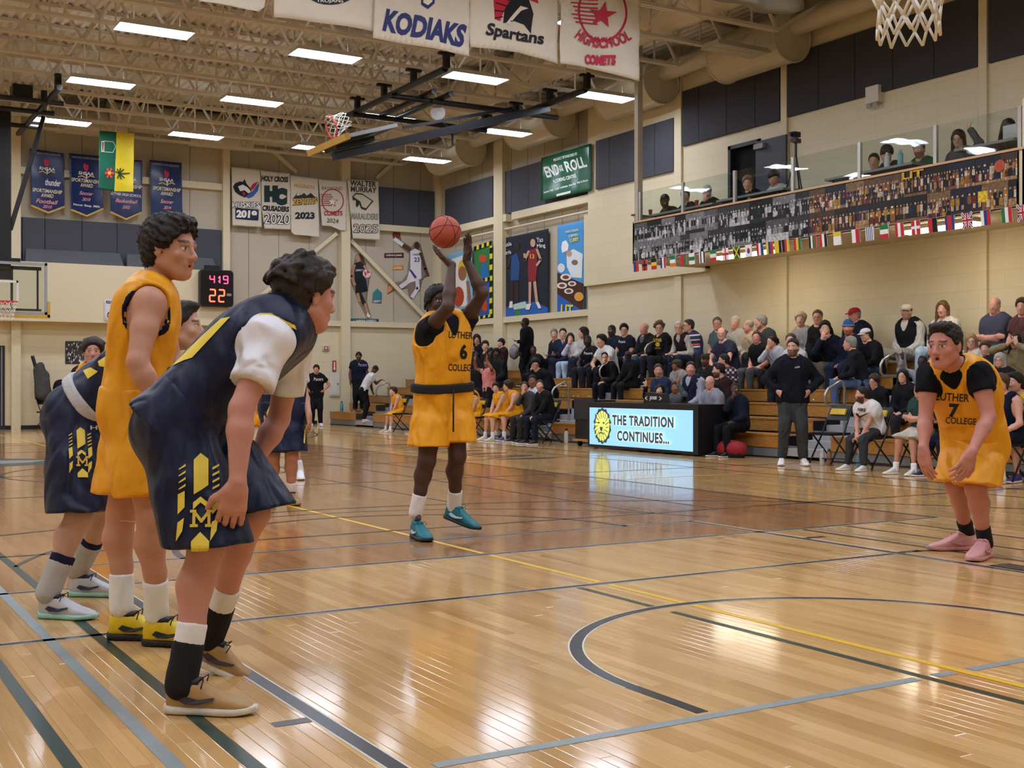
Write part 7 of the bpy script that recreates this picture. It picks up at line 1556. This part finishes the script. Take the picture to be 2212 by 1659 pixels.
mb = MB(); mb.tube([q(70, 768, dj), q(78, 796, dj)], .045, 8); tag(mb.build('rolled_mat_end', BLK), 'black padded pole end sticking up behind the grey jacket', 'pole')
S = Sdf(); S.ell(q(135, 835, dj), (.22, .16, .2), None, k=.1); S.ell(q(148, 825, dj), (.12, .1, .14), None, k=.08); P, Q = S.mesh(.03, noise=wrinkle(.02, 5, 14)); tag(np_mesh('gear_bag', P, Q, cloth('#1d1a24'), None), 'heap of black bags by the far wall behind the bent-over player', 'bag')
r, fn = hang('divider_curtain', 'grey divider curtain gathered up under the roof at the top right', 'curtain', 'y', 10.6, [(1440, -90), (1716, -90), (1710, 30), (1690, 33), (1640, 22), (1560, 4), (1480, -22)], '#8f897a', th=.25, wav=.06)
# ================================================================ COACHES, BENCHES, SPECTATORS
LT, MD, DK, BR, AS = '#d6a58c', '#c48f74', '#4b3329', '#8a5c44', '#cf9f80'
GRYH, WHH, BLH, BRH, DBH = '#8d8a85', '#c9c5bd', '#16120f', '#5a3c28', '#2c1e17'
def spect(px, py, row, label, face=None, lean=.12, arms=('lap', 'lap'), look=None, X=None, zs=None, skin=LT, hair='short', hc=DBH, top='#22252e', sl='long', bot='#26272c', shoe='#2a2a2c', neck='crew', group='spectators on the bleachers', feetz=None, top2=None, smin=None, **kw):
    if X is None: X = rowx(row)+.16; zs = seatz(row)
    pe = {k: kw.pop(k) for k in ('knee', 'legs', 'side', 'tilt', 'torso_yaw', 'cross', 'headfwd') if k in kw}
    pel, s = seat_xyz(px, py, X, zs, lean)
    fdir = face if face is not None else (-1, 0, 0)
    J = pose(pel, fdir, s, lean=lean, arms=arms, look=look if look is not None else SHOOT, feetz=feetz if feetz is not None else zs-.43, **pe)
    # bring the head exactly onto its spot along y
    d = aty(px, py, float(J['hd'][1])); h = atx(px, py, float(J['hd'][0])); dy = h.y-J['hd'][1]
    for k, v in J.items():
        if k in ('pel', 'ch', 'hd'): J[k] = v+np.array((0, dy, 0))
        elif k in ('sh', 'el', 'wr', 'hip', 'kn', 'an'): J[k] = [q+np.array((0, dy, 0)) for q in v]
    st = dict(skin=skin, haircol=hc, hair=hair, scale=s, seed=int(px), ground=zs-.43 if feetz is None else feetz)
    tops = [('top', dict(col=top, sleeve=sl, inf=kw.pop('inf', .016), neck=neck))]
    if top2: tops.append(('vest', dict(col=top2, sleeve='tank', inf=.028, neck='v')))
    st['tops'] = tops
    st['bottom'] = dict(kind='shorts' if kw.get('shorts') else 'pants', col=bot, inf=.014, len=.85, flare=.03); kw.pop('shorts', None)
    st['shoes'] = dict(upper=shoe); st.update(kw)
    if s < .85: st['hs'] = .88
    root, out = build_person(label, J, st, group=group)
    return root, out, J
def chest_art(root, out, art, nm='print'): decal('shirt_'+nm, art, out['top'], root, sub=3, lift=.006)
# --- top row along the wall, left to right
spect(1018, 722, 5, 'boy with glasses in navy sitting behind the shooter shoulder', skin=AS, hair='mop', hc=BLH, top='#191c2a', glasses=True, arms=('phone', 'lap'))
spect(1030, 702, 6, 'person in black with a dark hood at the left end of the top row', skin=MD, hair='bob', hc='#14151a', top='#15161b', neck='hood')
spect(1048, 740, 5, 'brown-haired child sitting between the navy boy and the maroon jacket', skin=LT, hair='mop', hc='#3c241a', top='#1c1d24')
spect(1060, 762, 4, 'dark-haired girl in black in front of the maroon jacket man', skin=DK, hair='long', hc=BLH, top='#1a1a1e')
spect(1072, 763, 4, 'smiling dark-skinned teenager in black beside the pink-top girl', skin=DK, hair='dreads', hc=BLH, top='#1f2422')
spect(1082, 740, 6, 'person in maroon jacket and black beanie leaning back', skin=LT, hair='short', hc=BLH, top='#3a1a1e', beanie='#17171b', lean=-.1, look=(2, 25, 4.5), bot='#5c5a58')
spect(1028, 774, 3, 'girl in dark top with both hands raised beside the pink top', skin=DK, hair='pony', hc=BLH, top='#1c1a22', arms=('up', 'up'))
p = atx(1052, 776, 9.9); J = pose((9.95, p.y, seatz(1)-.2), (-1, 0, 0), .92, kind='stand', arms=('up', 'up'), look=(2, 15, 1.4), knee=.1, lean=.02)
build_person('girl in pink top with long hair standing with both hands up', J, dict(skin=BR, haircol='#2a1a16', hair='long', scale=.9, seed=12, ground=seatz(1)-.2, finehand=(0, 1), tops=[('top', dict(col='#d88a84', sleeve='short', inf=.012, slen=.4))], bottom=dict(kind='pants', col='#1a1b20', inf=.012), shoes=dict(upper='#2a2a2c')), group='spectators on the bleachers')
p = atx(1137, 680, 11.7); J = pose((11.72, p.y, seatz(5)-.2), (-.5, .8, 0), 1.0, kind='stand', arms=('down', 'phone'), look=(4, 27, 2.5), knee=.1, lean=.03)
build_person('man all in black standing on the bleachers with a grey bag', J, dict(skin='#35241d', haircol=BLH, hair='buzz', scale=1.0, seed=13, ground=seatz(5)-.2, tops=[('top', dict(col='#101114', sleeve='long', inf=.018))], bottom=dict(kind='pants', col='#15161b', inf=.02), shoes=dict(upper='#1a1a1c')), group='spectators on the bleachers')
S = Sdf(); bq = J['wr'][1]; S.ell(bq+np.array((-.02, .1, -.26)), (.13, .17, .2), None, k=.06); P, Q = S.mesh(.03, noise=wrinkle(.012, 2, 16)); tag(np_mesh('shoulder_bag', P, Q, cloth('#8d8688'), None), 'grey bag held by the man standing in black', 'bag')
r, o, J = spect(1152, 756, 5, 'dark-skinned young man in black varsity jacket below the standing man', skin=DK, hair='buzz', hc=BLH, top='#15161a', lean=.35, arms=('clasp', 'clasp'), bot='#18181c')
spect(1156, 786, 3, 'person in black sweatshirt bowed over a phone near the handrail', skin=AS, hair='mop', hc=BLH, top='#15161b', lean=.55, arms=('phone', 'phone'), look=(8, 15, .2), glasses=True, bot='#17171b')
spect(1197, 719, 6, 'grey-haired man in navy sweater with a phone, left of the man in a suit', skin=LT, hair='short', hc='#7c756d', top='#252838', arms=('phone', 'lap'), look=(5, 12, 1.5), bot='#1b1c24')
r, o, J = spect(1216, 712, 6, 'man in navy suit and tie on the top row', skin=LT, hair='short', hc=DBH, top='#2a2f48', arms=('lap', 'phone'), bot='#1f2233', cross=True); a = PArt(); a.P('#dfe3ea', [(1213, 731), (1221, 731), (1217, 748)]); a.P('#23304f', [(1216, 732), (1219, 732), (1218, 750), (1216, 750)]); chest_art(r, o, a, 'tie')
spect(1232, 729, 6, 'girl with long dark hair in pale hoodie and light jeans', skin=LT, hair='long', hc='#2c1c16', top='#c9cad2', bot='#a9c3da', lean=.25, arms=('lap', 'chin'), shoe='#8a6a4a')
spect(1259, 712, 6, 'woman with dark hair looking left in patterned blouse', skin=LT, hair='long', hc='#21150f', top='#c6c0bd', bot='#222637', look=(3, 22, 2.2), arms=('lap', 'knee'), cross=True)
r, o, J = spect(1269, 733, 5, 'dark-skinned youth in black varsity shirt by the upper handrail', skin='#33231c', hair='buzz', hc=BLH, top='#17181d', sl='short', arms=('clasp', 'clasp'), lean=.3); a = PArt(); a.T('#d8d8d6', 'Pacers', 1271, 762, 18, 6, .02); chest_art(r, o, a, 'lettering')
r, o, J = spect(1299, 733, 5, 'boy in white sleeveless jersey shirt with short black hair', skin=AS, hair='mop', hc=BLH, top='#d8d8d6', sl='short', lean=.35, arms=('clasp', 'clasp'), bot='#1b1b20', look=(2, 18, 1.2))
spect(1321, 714, 6, 'dark-skinned man in navy hoodie on the top row', skin=DK, hair='buzz', hc=BLH, top='#1b2034', neck='hood', look=(2, 15, 1.5))
r, o, J = spect(1348, 703, 6, 'tall boy with black hair and glasses in dark varsity shirt', skin=LT, hair='mop', hc=BLH, top='#171a27', sl='short', arms=('lap', 'knee'), glasses=True); a = PArt(); a.T('#cfd2d8', 'Pacers', 1344, 737, 14, 6, .02); chest_art(r, o, a, 'lettering')
r, o, J = spect(1391, 705, 6, 'bald older man in black and tan varsity jacket', skin='#cf8f7c', hair='fringe', hc='#b5aca4', top='#2a2523', bot='#34506a', arms=('knee', 'knee'), look=(2, 15, 2), top2='#1d1917'); a = PArt(); a.P('#4f5560', [(1382, 722), (1396, 722), (1397, 752), (1377, 752)]); chest_art(r, o, a, 'open_front')
r, o, J = spect(1424, 705, 6, 'woman with curly brown hair in black hoodie with gold lion print', skin=LT, hair='curly', hc='#5a3a2c', top='#15161a', neck='hood', glasses=True, arms=('lap', 'knee'), lean=.18); a = PArt(); a.T('#d6b23c', 'LUTHER', 1421, 734, 18, 7, .03); a.disc('#c9a632', 1421, -743, 5, 5, 10); a.T('#d6b23c', 'LIONS', 1421, 751, 12, 3, .03); chest_art(r, o, a)
spect(1466, 705, 6, 'white-haired woman with glasses and dark scarf reaching to her knees', skin=LT, hair='short', hc=WHH, top='#b3aea6', glasses=True, lean=.38, arms=('knee', 'knee'), bot='#1b1b20', top2='#2c2024')
r, o, J = spect(1487, 703, 6, 'short-haired woman in striped sweater turned to her neighbour', skin=LT, hair='short', hc='#3d3531', top='#39416a', lean=.15, arms=('lap', 'lap'), look=(9, 17.5, 2.3), bot='#1e2436', glasses=True, build=1.08)
a = PArt()
for k, c in enumerate(('#dcdcd8', '#27306a', '#e0b3ac', '#20264a', '#d9695a', '#e6dcd4')): y = 722+k*5; a.P(c, [(1472, y+2), (1512, y-1), (1512, y+2.2), (1472, y+5)])
chest_art(r, o, a, 'stripes')
# right of the gallery shadow
spect(1549, 693, 6, 'grey-haired man with glasses in teal-grey polo, back left of the bald bearded man', skin='#cf9a86', hair='short', hc='#6a645e', top='#56666c', sl='short', glasses=True)
spect(1558, 709, 5, 'bald man with grey goatee and glasses in navy polo', skin='#d39c88', hair=None, hc='#a9a39b', beard=.7, beardcol='#b5b0a8', top='#2c2c40', sl='short', glasses=True, lean=.3, arms=('clasp', 'clasp'), bot='#3a3c48', hs=1.02)
spect(1587, 689, 6, 'white-haired man in beige sweater leaning sideways', skin='#d6a28c', hair='short', hc='#cfcac2', top='#b8b1a4', tilt=.2, arms=('phone', 'lap'), bot='#3f4f68')
spect(1616, 704, 6, 'balding man in tan shirt turning to his left', skin='#d89c8a', hair='fringe', hc='#a59c92', top='#c7b394', lean=.3, look=(9, 18, 1.9), arms=('lap', 'lap'), bot='#8a8478')
spect(1643, 690, 6, 'grey-haired man in dark grey sweater bending toward his neighbour', skin='#cf9c88', hair='short', hc=GRYH, top='#3c4044', lean=.3, look=(9, 18, 1.9), bot='#2a2c30')
r, o, J = spect(1634, 728, 5, 'man in black t-shirt with pale trousers and wristband', skin='#cf8f7e', hair='short', hc='#4a3226', top='#131316', sl='short', lean=.2, arms=('lap', 'lap'), bot='#4a4a4c', build=1.08)
spect(1667, 737, 5, 'woman with dark ponytail in light grey hoodie resting her chin', skin=LT, hair='pony', hc='#1d1512', top='#b3b6be', lean=.4, arms=('knee', 'chin'), look=(3, 16, 1.2), bot='#17181c')
spect(1729, 690, 6, 'woman with fluffy blond-grey hair in black and white patterned top', skin='#d0a08c', hair='curly', hc='#b3a68c', top='#8d8c90', arms=('lap', 'lap'), bot='#1a1a1e')
spect(1766, 682, 6, 'older man with glasses in black coat next to the blond-grey woman', skin='#cf9c86', hair='short', hc='#5a4c42', top='#17161a', glasses=True, arms=('lap', 'lap'), bot='#17171a', build=1.05)
r, o, J = spect(1782, 709, 5, 'young man in dark navy hoodie resting his head on his hand', skin=LT, hair='mop', hc='#241a15', top='#171b2a', lean=.35, arms=('lap', 'chin'), bot='#5d574c', look=tuple(CAM))
spect(1845, 676, 6, 'heavy man in red cap and navy shirt', skin='#cf9080', hair='short', hc='#8d857c', top='#171d33', sl='short', cap='#a81c28', look=(1, 14, .8), build=1.22, belly=.05, arms=('lap', 'lap'))
spect(1832, 708, 5, 'bearded man in blue striped beanie and navy sweatshirt', skin='#cf8a72', hair='short', hc='#8a4e2c', beard=.85, top='#1a2238', beanie='#2b5590', cap2='#5c86b8', lean=.25, arms=('clasp', 'lap'), bot='#1f2942', build=1.1)
spect(1869, 722, 5, 'man in white cap and black jacket looking down', skin=LT, hair='short', hc='#3a2a20', top='#15161a', cap='#cfd0ce', lean=.35, look=(4, 12, .2), arms=('clasp', 'clasp'), bot='#2a3448')
spect(1835, 741, 4, 'grey-haired man in black windbreaker and jeans turned to the left', skin='#cf9a86', hair='short', hc='#8a8782', top='#16181d', lean=.28, look=(6, 20, 1.8), arms=('knee', 'clasp'), bot='#4a5d7c', face=(-.7, .7, 0))
spect(1708, 736, 4, 'person in pale hoodie half hidden behind the standing coach', skin=LT, hair='short', hc='#5a4434', top='#c2c2c6', lean=.2)
r, o, J = spect(1958, 660, 6, 'man in cream cap and black jacket over a white hoodie, hands clasped', skin=LT, hair='short', hc='#5a3f2e', beard=.5, top='#c9c8c2', cap='#d6cfbd', lean=.15, arms=('lap', 'lap'), bot='#9a968e', top2='#17191e', build=1.08, knee=.2)
spect(2036, 655, 6, 'woman with long highlighted hair in white sweater and pale jeans', skin=LT, hair='long', hc='#6a4c34', top='#d6d0c8', bot='#a9bfd0', lean=.1, arms=('lap', 'lap'), shoe='#d8d4cc')
spect(2148, 648, 6, 'bald older man in grey-blue t-shirt with folded arms', skin='#d39884', hair='fringe', hc='#a39a90', top='#43485a', sl='short', arms=('cross', 'cross'), lean=.02, bot='#4a5a72', build=1.14, belly=.03)
spect(2208, 662, 6, 'person in maroon shirt at the right picture edge', skin='#cf9a88', hair='mop', hc='#4a3226', top='#5a3a3c', sl='short', lean=.15)
# lower rows near the scorers table
r, o, J = spect(1306, 771, 4, 'man with glasses in black track jacket leaning his cheek on his fist', skin=AS, hair='short', hc=BLH, top='#15161a', lean=.38, arms=('knee', 'chin'), glasses=True, bot='#15151a', shoe='#d8d8d8'); a = PArt(); a.line('#dcdcdc', [(1322, -776), (1340, -790)], 1.6); a.line('#dcdcdc', [(1326, -774), (1343, -788)], 1.6); chest_art(r, o, a, 'stripes')
r, o, J = spect(1357, 768, 4, 'dark-skinned man in black track suit and cap with white sleeve stripes', skin='#2c1f1a', hair='buzz', hc=BLH, top='#121317', lean=.12, arms=('knee', 'knee'), cap='#3a2a28', bot='#17171b', build=1.08)
a = PArt()
for k in range(3): a.line('#d8d8d8', [(1378+k*2.6, -773), (1393+k*2.6, -792), (1378+k*2.6, -815)], 1.2)
chest_art(r, o, a, 'stripes')
spect(1422, 800, 2, 'brown-haired man in navy suit with lanyard turned to the right', skin=MD, hair='short', hc='#3c2a1e', top='#27304a', look=(6.5, 9.5, 1.2), stubble=.25, bot='#22283a')
spect(1461, 787, 3, 'person in dark green cap seen from the side behind the vest man', skin=BR, hair='short', hc='#3a2a1e', top='#8d8a84', cap='#2c3a30', look=(8, 18, 1.4))
spect(1492, 796, 2, 'man in navy vest over pale grey shirt behind the waving girl', skin='#cf9480', hair='short', hc='#2c1e18', top='#a3a6b4', top2='#1c2036', stubble=.2, bot='#22242c', build=1.08)
spect(1523, 777, 3, 'man in black cap and dark jacket with goatee', skin=BR, hair='short', hc=BLH, top='#1c201f', cap='#131417', beard=.6, bot='#1d1d20')
r, o, J = spect(1563, 778, 3, 'man in red, white and black plaid shirt looking left', skin='#cf9480', hair='short', hc='#221814', top='#3a3440', look=(4, 18, 1.2), bot='#26262c'); a = PArt()
for k in range(8):
    for q in range(9):
        if (k+q) % 2: a.P('#b8b4ba' if q % 3 else '#7a3048', [(1556+k*5, 792+q*5), (1560.5+k*5, 792+q*5), (1560.5+k*5, 796.5+q*5), (1556+k*5, 796.5+q*5)])
chest_art(r, o, a, 'plaid')
spect(1552, 799, 2, 'bearded man with dark hair in maroon jacket looking left', skin='#cf9c86', hair='quiff', hc=BLH, beard=.8, top='#2c1a1c', look=(4, 18, 1.2), bot='#1c1c20')
spect(1425, 842, 1, 'young woman in black with pink lanyard at the scorers table', X=9.3, zs=.43, feetz=0, skin=AS, hair='long', hc=BLH, top='#15161a', tilt=.25, look=tuple(CAM), group='people at the scorers table', arms=('table', 'up'))
spect(1458, 837, 1, 'young woman in grey fleece raising her left hand at the scorers table', X=9.2, zs=.43, feetz=0, skin=BR, hair='pony', hc=BLH, top='#53565c', look=tuple(CAM), group='people at the scorers table', arms=('up', 'table'), finehand=(0,))
spect(1533, 826, 1, 'bald man with black glasses in grey hoodie at the end of the scorers table', X=9.2, zs=.45, feetz=0, skin='#d69c8a', hair=None, top='#8b8e94', neck='hood', glasses=True, look=(2, 9, 1.2), group='people at the scorers table', arms=('table', 'table'))
spect(1588, 840, 1, 'dark-skinned teenager in navy hoodie with badge holding his chin', X=9.0, zs=.43, feetz=0, skin='#4f352b', hair='buzz', hc=BLH, top='#141b2c', neck='hood', look=tuple(CAM), group='people at the scorers table', arms=('lap', 'chin'), bot='#121318')
# behind the visiting bench
spect(1888, 822, 2, 'girl with long brown hair and glasses looking down behind the white t-shirt man', skin=LT, hair='long', hc='#3a2820', top='#16161a', glasses=True, look=(5, 8, .2), lean=.2)
spect(1950, 812, 2, 'girl with long black hair and glasses in black', skin=LT, hair='long', hc=BLH, top='#15151a', glasses=True)
r, o, J = spect(1992, 782, 3, 'dark-skinned person in grey hoodie with both hands over the head', skin='#3d2a22', hair='buzz', hc=BLH, top='#8a8d96', glasses=True, arms=('up', 'up'))
spect(2098, 737, 4, 'blond woman with glasses in white cardigan behind number 7', skin=LT, hair='long', hc='#9a7a54', top='#cfcac0', glasses=True, arms=('lap', 'up'), look=tuple(CAM))
spect(2128, 752, 4, 'small boy in dark printed shirt next to the blond woman', skin=LT, hair='mop', hc='#5a4030', top='#22262f', sl='short', hs=.82, look=(3, 4, 1))
spect(2160, 778, 3, 'grey-haired woman with glasses in black coat with grey hood', skin=LT, hair='bob', hc='#a8a39c', top='#1a1b1f', neck='hood', glasses=True)
spect(2193, 737, 4, 'dark-haired woman with glasses near the right edge in yellow and black', skin=AS, hair='long', hc='#17120f', top='#8a7f5c', glasses=True, arms=('face', 'face'))
# --- folding-chair benches on the floor
def bench(px, py, label, X=8.55, chair=True, **kw):
    kw.setdefault('lean', .35); kw.setdefault('arms', ('clasp', 'clasp')); kw.setdefault('knee', .15)
    r, o, J = spect(px, py, 0, label, X=X, zs=.455, feetz=0.0, group='people on the bench chairs', **kw)
    if chair: folding_chair((X-.05, float(J['pel'][1]), 0), kw.get('face', (-1, 0, 0)), 'black folding chair under the %s' % label.split(' with ')[0].split(' in the ')[0][:60])
    return r, o, J
ply = dict(sl='tank', bot=YEL, shorts=True, top=YEL, socks=dict(col='#e6e4e4', h=.3))
bench(849, 853, 'yellow reserve player at the left end of the home bench', X=8.5, skin=LT, hair='mop', hc='#3a2820', shoe='#d9b3ae', look=(1, 22, 1.2), **ply)
bench(908, 862, 'dark-skinned reserve beside the shooter shorts', X=8.6, skin=DK, hair='buzz', hc=BLH, shoe='#d98a6a', top='#1a1a1e', sl='short', bot='#2a241c', shorts=True)
bench(1016, 852, 'yellow reserve with black fringe looking down', skin=AS, hair='mop', hc=BLH, shoe='#cfc8cc', look=(4, 10, .4), **ply)
bench(1009, 832, 'dark-skinned reserve sitting behind the black-fringed one', X=9.0, chair=False, skin='#3a2820', hair='buzz', hc=BLH, top=YEL, sl='tank', bot=YEL)
r, o, J = bench(1071, 837, 'yellow reserve in navy undershirt with knee brace', skin=AS, hair='mop', hc='#221813', shoe='#dfd8c8', look=(0, 8, 1), **ply)
bench(1096, 833, 'brown-haired yellow reserve between the braced player and the grey coach', X=8.75, skin=LT, hair='curly', hc='#33221a', shoe='#6a5c9c', look=(3, 22, 1.2), **ply)
bench(1133, 835, 'coach in charcoal quarter-zip holding his chin', X=8.6, skin=MD, hair='short', hc='#33241c', top='#3d3f41', arms=('knee', 'chin'), bot='#2c2d30', shoe='#2a2b30', lean=.3)
bench(1166, 832, 'bearded coach in black sweater with clasped hands', X=8.5, skin=LT, hair='short', hc='#3a2a20', beard=.5, top='#131419', bot='#171b2c', shoe='#26262a', look=tuple(CAM), lean=.3)
spect(1150, 823, 1, 'child in white shirt peeking between the two coaches', skin=BR, hair='short', hc=BLH, top='#c8c8cc', sl='short', arms=('lap', 'lap'))
pc = atz(1208, 952, 0); folding_chair((8.75, pc.y, 0), (-1, 0, 0), 'empty black folding chair left of the equipment cart')
# standing coach and visitors
p = atz(1712, 1004, 0); J = pose((p.x, p.y, 0), dirc(-.15, -1, 0), 1.05, kind='stand', arms=('hipj', 'hipj'), look=(-2, 3, 1.5), knee=.14, lean=.0)
r, o = build_person('bearded coach in black hoodie standing with hands on hips before the bleachers', J, dict(skin='#c99a86', haircol='#241a15', hair='short', beard=.75, scale=1.05, seed=21, h=(.024, .0115), tops=[('top', dict(col='#12151d', sleeve='long', inf=.024, neck='hood', hem=-.2))], bottom=dict(kind='pants', col='#3a3d40', inf=.02), shoes=dict(upper='#e6e4e0', sole='#d8d4cc')), group='coaches standing')
a = PArt(); a.T('#b9bcc2', 'Adidas', 1722, 792, 11, 4, .03, .2); chest_art(r, o, a, 'logo')
r, o, J = bench(1862, 852, 'bearded man in white t-shirt with crossed forearms on the visiting bench', X=8.5, skin='#c99480', hair='short', hc='#211914', beard=.9, top='#dcdad8', sl='short', bot='#35373b', shoe='#d6d4d0', arms=('clasp', 'clasp'), lean=.42, build=1.1, look=(0, 14, .9), shoeS=1)
a = PArt(); a.T('#3a2036', 'NIKE', 1862, 884, 17, 7, .03, -.1); a.P('#3a2036', [(1850, 890), (1858, 897), (1880, 889), (1858, 902), (1849, 897)]); chest_art(r, o, a)
pc = atz(1800, 1003, 0); folding_chair((8.75, pc.y, 0), (-1, 0, 0), 'empty black folding chair left of the white t-shirt man')
bench(1986, 842, 'person in dark green t-shirt with folded arms behind number 7', X=8.5, skin=MD, hair='short', hc='#3a2a20', top='#23443a', sl='short', bot='#b9b1a0', shorts=True, shoe='#d0ccc4', arms=('cross', 'cross'), lean=.1, socks=dict(col='#eceae8', h=.25))
bench(2040, 850, 'person in black jacket and navy trousers sitting behind number 7', X=8.5, skin=MD, hair='short', hc='#3a2a20', top='#17181c', bot='#171c2e', shoe='#1d2746', lean=.2, arms=('lap', 'phone'))
bench(2161, 828, 'navy reserve with tousled brown hair right of number 7', X=8.4, skin='#cf9c88', hair='tousled', hc='#5a4030', top='#14192c', sl='tank', bot='#14192c', shorts=True, shoe='#1d4fae', look=(-2, 6, 1.2), arms=('knee', 'knee'), lean=.3, socks=dict(col='#eceae8', h=.3))
bench(2192, 826, 'dark-haired reserve in yellow shirt at the right edge', X=8.75, skin='#cf9c88', hair='mop', hc='#1d1512', top='#d9b22c', sl='short', bot='#14192c', shorts=True, shoe='#4a3a86', look=(-2, 6, 1.2))
# --- group by the far wall and bleacher end
p = aty(683, 915, 27.4); J = pose((p.x, p.y, 0), dirc(.2, -1, 0), .98, kind='stand', arms=('hipj', 'hipj'), look=(0, 12, 1.2), knee=.12)
r, o = build_person('boy in black buttoned jersey with hands on hips by the far wall', J, dict(skin=MD, haircol='#2a1416', hair='mop', scale=.95, seed=31, tops=[('top', dict(col='#141419', sleeve='short', inf=.02, hem=-.2))], bottom=dict(kind='pants', col='#141418', inf=.02), shoes=dict(upper='#d8d8da')), group='youths by the far wall'); a = PArt(); a.T('#c9c9cc', 'Pacers', 688, 818, 20, 7, .02); chest_art(r, o, a)
p = aty(775, 860, 27.9); J = pose((p.x, p.y, .6), dirc(.1, -1, 0), 1.0, kind='stand', arms=('down', 'down'), look=(0, 10, 1.5), knee=.1)
hz = aty(783, 770, 27.9).z; sc_ = 1.0
J = pose((p.x, p.y, seatz(1)), dirc(.1, -1, 0), .98, kind='stand', arms=('down', 'down'), look=(0, 10, 1.5), knee=.1)
r, o = build_person('tall youth in navy jersey standing on the bleacher end', J, dict(skin='#5a3a30', haircol='#1a100e', hair='dreads', scale=.98, seed=32, ground=seatz(1), tops=[('top', dict(col='#161a2e', sleeve='short', inf=.02, hem=-.2))], bottom=dict(kind='pants', col='#16161a', inf=.02), shoes=dict(upper='#33333a')), group='youths by the far wall'); a = PArt(); a.T('#8f95b0', 'Pacers', 783, 787, 18, 7, .02); chest_art(r, o, a)
p = aty(786, 905, 26.4); hd_ = aty(812, 792, 26.4)
J = pose((p.x, p.y, .13), dirc(.9, .1, 0), .93, kind='stand', arms=((tuple(aty(806, 850, 26.35)), dirc(1, 0, -.2), -cU, .8), (tuple(aty(822, 820, 26.35)), dirc(1, 0, 0), -cU, .8)), look=tuple(aty(835, 860, 26.4)), knee=.06, lean=.5)
build_person('boy in white shirt leaning over the lowest handrail by the far wall', J, dict(skin='#5a3d2e', haircol=BLH, hair='short', scale=.88, seed=33, ground=.13, tops=[('top', dict(col='#cfd0d2', sleeve='short', inf=.014))], bottom=dict(kind='pants', col='#15151a', inf=.018), shoes=dict(upper='#d8b8b8')), group='youths by the far wall')
# --- gallery people behind the glass
def gper(px, py, label, X=11.75, **kw):
    kw.setdefault('arms', ('table', 'table')); kw.setdefault('lean', .2)
    spect(px, py, 0, label, X=X, zs=4.12, feetz=3.86, group='people on the gallery', **kw)
gper(1436, 425, 'person with bowed head at the left end of the gallery', skin='#5a3f30', hair='short', hc=BLH, top='#2c241f', lean=.45, look=(10.8, 14, 3.5))
gper(1480, 412, 'man in black with short dark hair at the left gallery table', skin=LT, hair='short', hc=BLH, top='#17171c')
gper(1527, 402, 'man in white cap and dark green hoodie covering his mouth', skin=LT, hair='short', hc='#3a2a20', top='#17241d', neck='hood', cap='#c9cbc8', arms=('table', 'chin'))
gper(1615, 390, 'blond teenager in black at the table before the gallery door', skin=LT, hair='mop', hc='#8a6a48', top='#15151a', lean=.3)
gper(1671, 372, 'dark-haired person in white shirt beside the gallery tripod', skin=MD, hair='mop', hc=BLH, top='#c4c2be', lean=.35, look=(10.8, 11, 3.6))
gper(1888, 302, 'man in yellow jacket on the gallery', skin=MD, hair='short', hc=BLH, top='#d9a62c', X=12.1)
gper(1915, 318, 'person in dark top bowed behind the reflected light on the gallery', skin=MD, hair='mop', hc=BLH, top='#1c1d22', lean=.35, look=(10.8, 9, 3.6))
gper(1985, 296, 'bearded man in green and white varsity jacket on the gallery', skin=MD, hair='short', hc=BLH, beard=.6, top='#1f5238', X=11.9)
gper(2070, 292, 'person with glasses raising an arm on the gallery', skin=AS, hair='long', hc=BLH, top='#4a4c50', glasses=True, arms=('up', 'table'))
gper(2178, 262, 'person with dark hair leaning over a laptop at the right gallery end', skin=AS, hair='long', hc=BLH, top='#1c1c22', lean=.4, look=(10.9, 7.2, 4.4))
lp = atx(2186, 270, 11.15); r = thing('laptop', 'open silver laptop at the right end of the gallery', 'laptop', (11.15, lp.y, 4.68)); mb = MB(); mb.bx(11.12, 11.14, lp.y-.17, lp.y+.13, 4.69, 4.91); mb.build('lid', mat('laptop_silver', '#b9b6b2', .35, metal=.5), r); mb = MB(); mb.bx(11.14, 11.36, lp.y-.17, lp.y+.13, 4.68, 4.695); mb.build('base', mat('laptop_silver', '#b9b6b2'), r)
for px, py, c, lb in ((1405, 450, '#a83a34', 'red paper cup on the left gallery table'), (1505, 425, '#b03a3c', 'red cup before the capped gallery man')):
    q = atx(px, py, 11.0); mb = MB(); mb.lathe([(.03, 0), (.042, .11), (.038, .11), (.028, .01)], 12, (11.0, q.y, 4.60)); tag(mb.build('paper_cup', mat('cup_'+c, c, .5)), lb, 'cup')
for px, c, lb in ((1916, '#c9cdd2', 'pale spray bottle on the middle gallery table'), (1945, '#7fb0b8', 'teal canister of wipes on the middle gallery table')):
    q = atx(px, 345, 11.02); mb = MB(); mb.lathe([(.045, 0), (.045, .17), (.02, .2), (.02, .24)], 14, (11.02, q.y, 4.62)); tag(mb.build('bottle', mat('jar_'+c, c, .4)), lb, 'bottle')
print('script built in %.1fs' % (time.time()-T0))
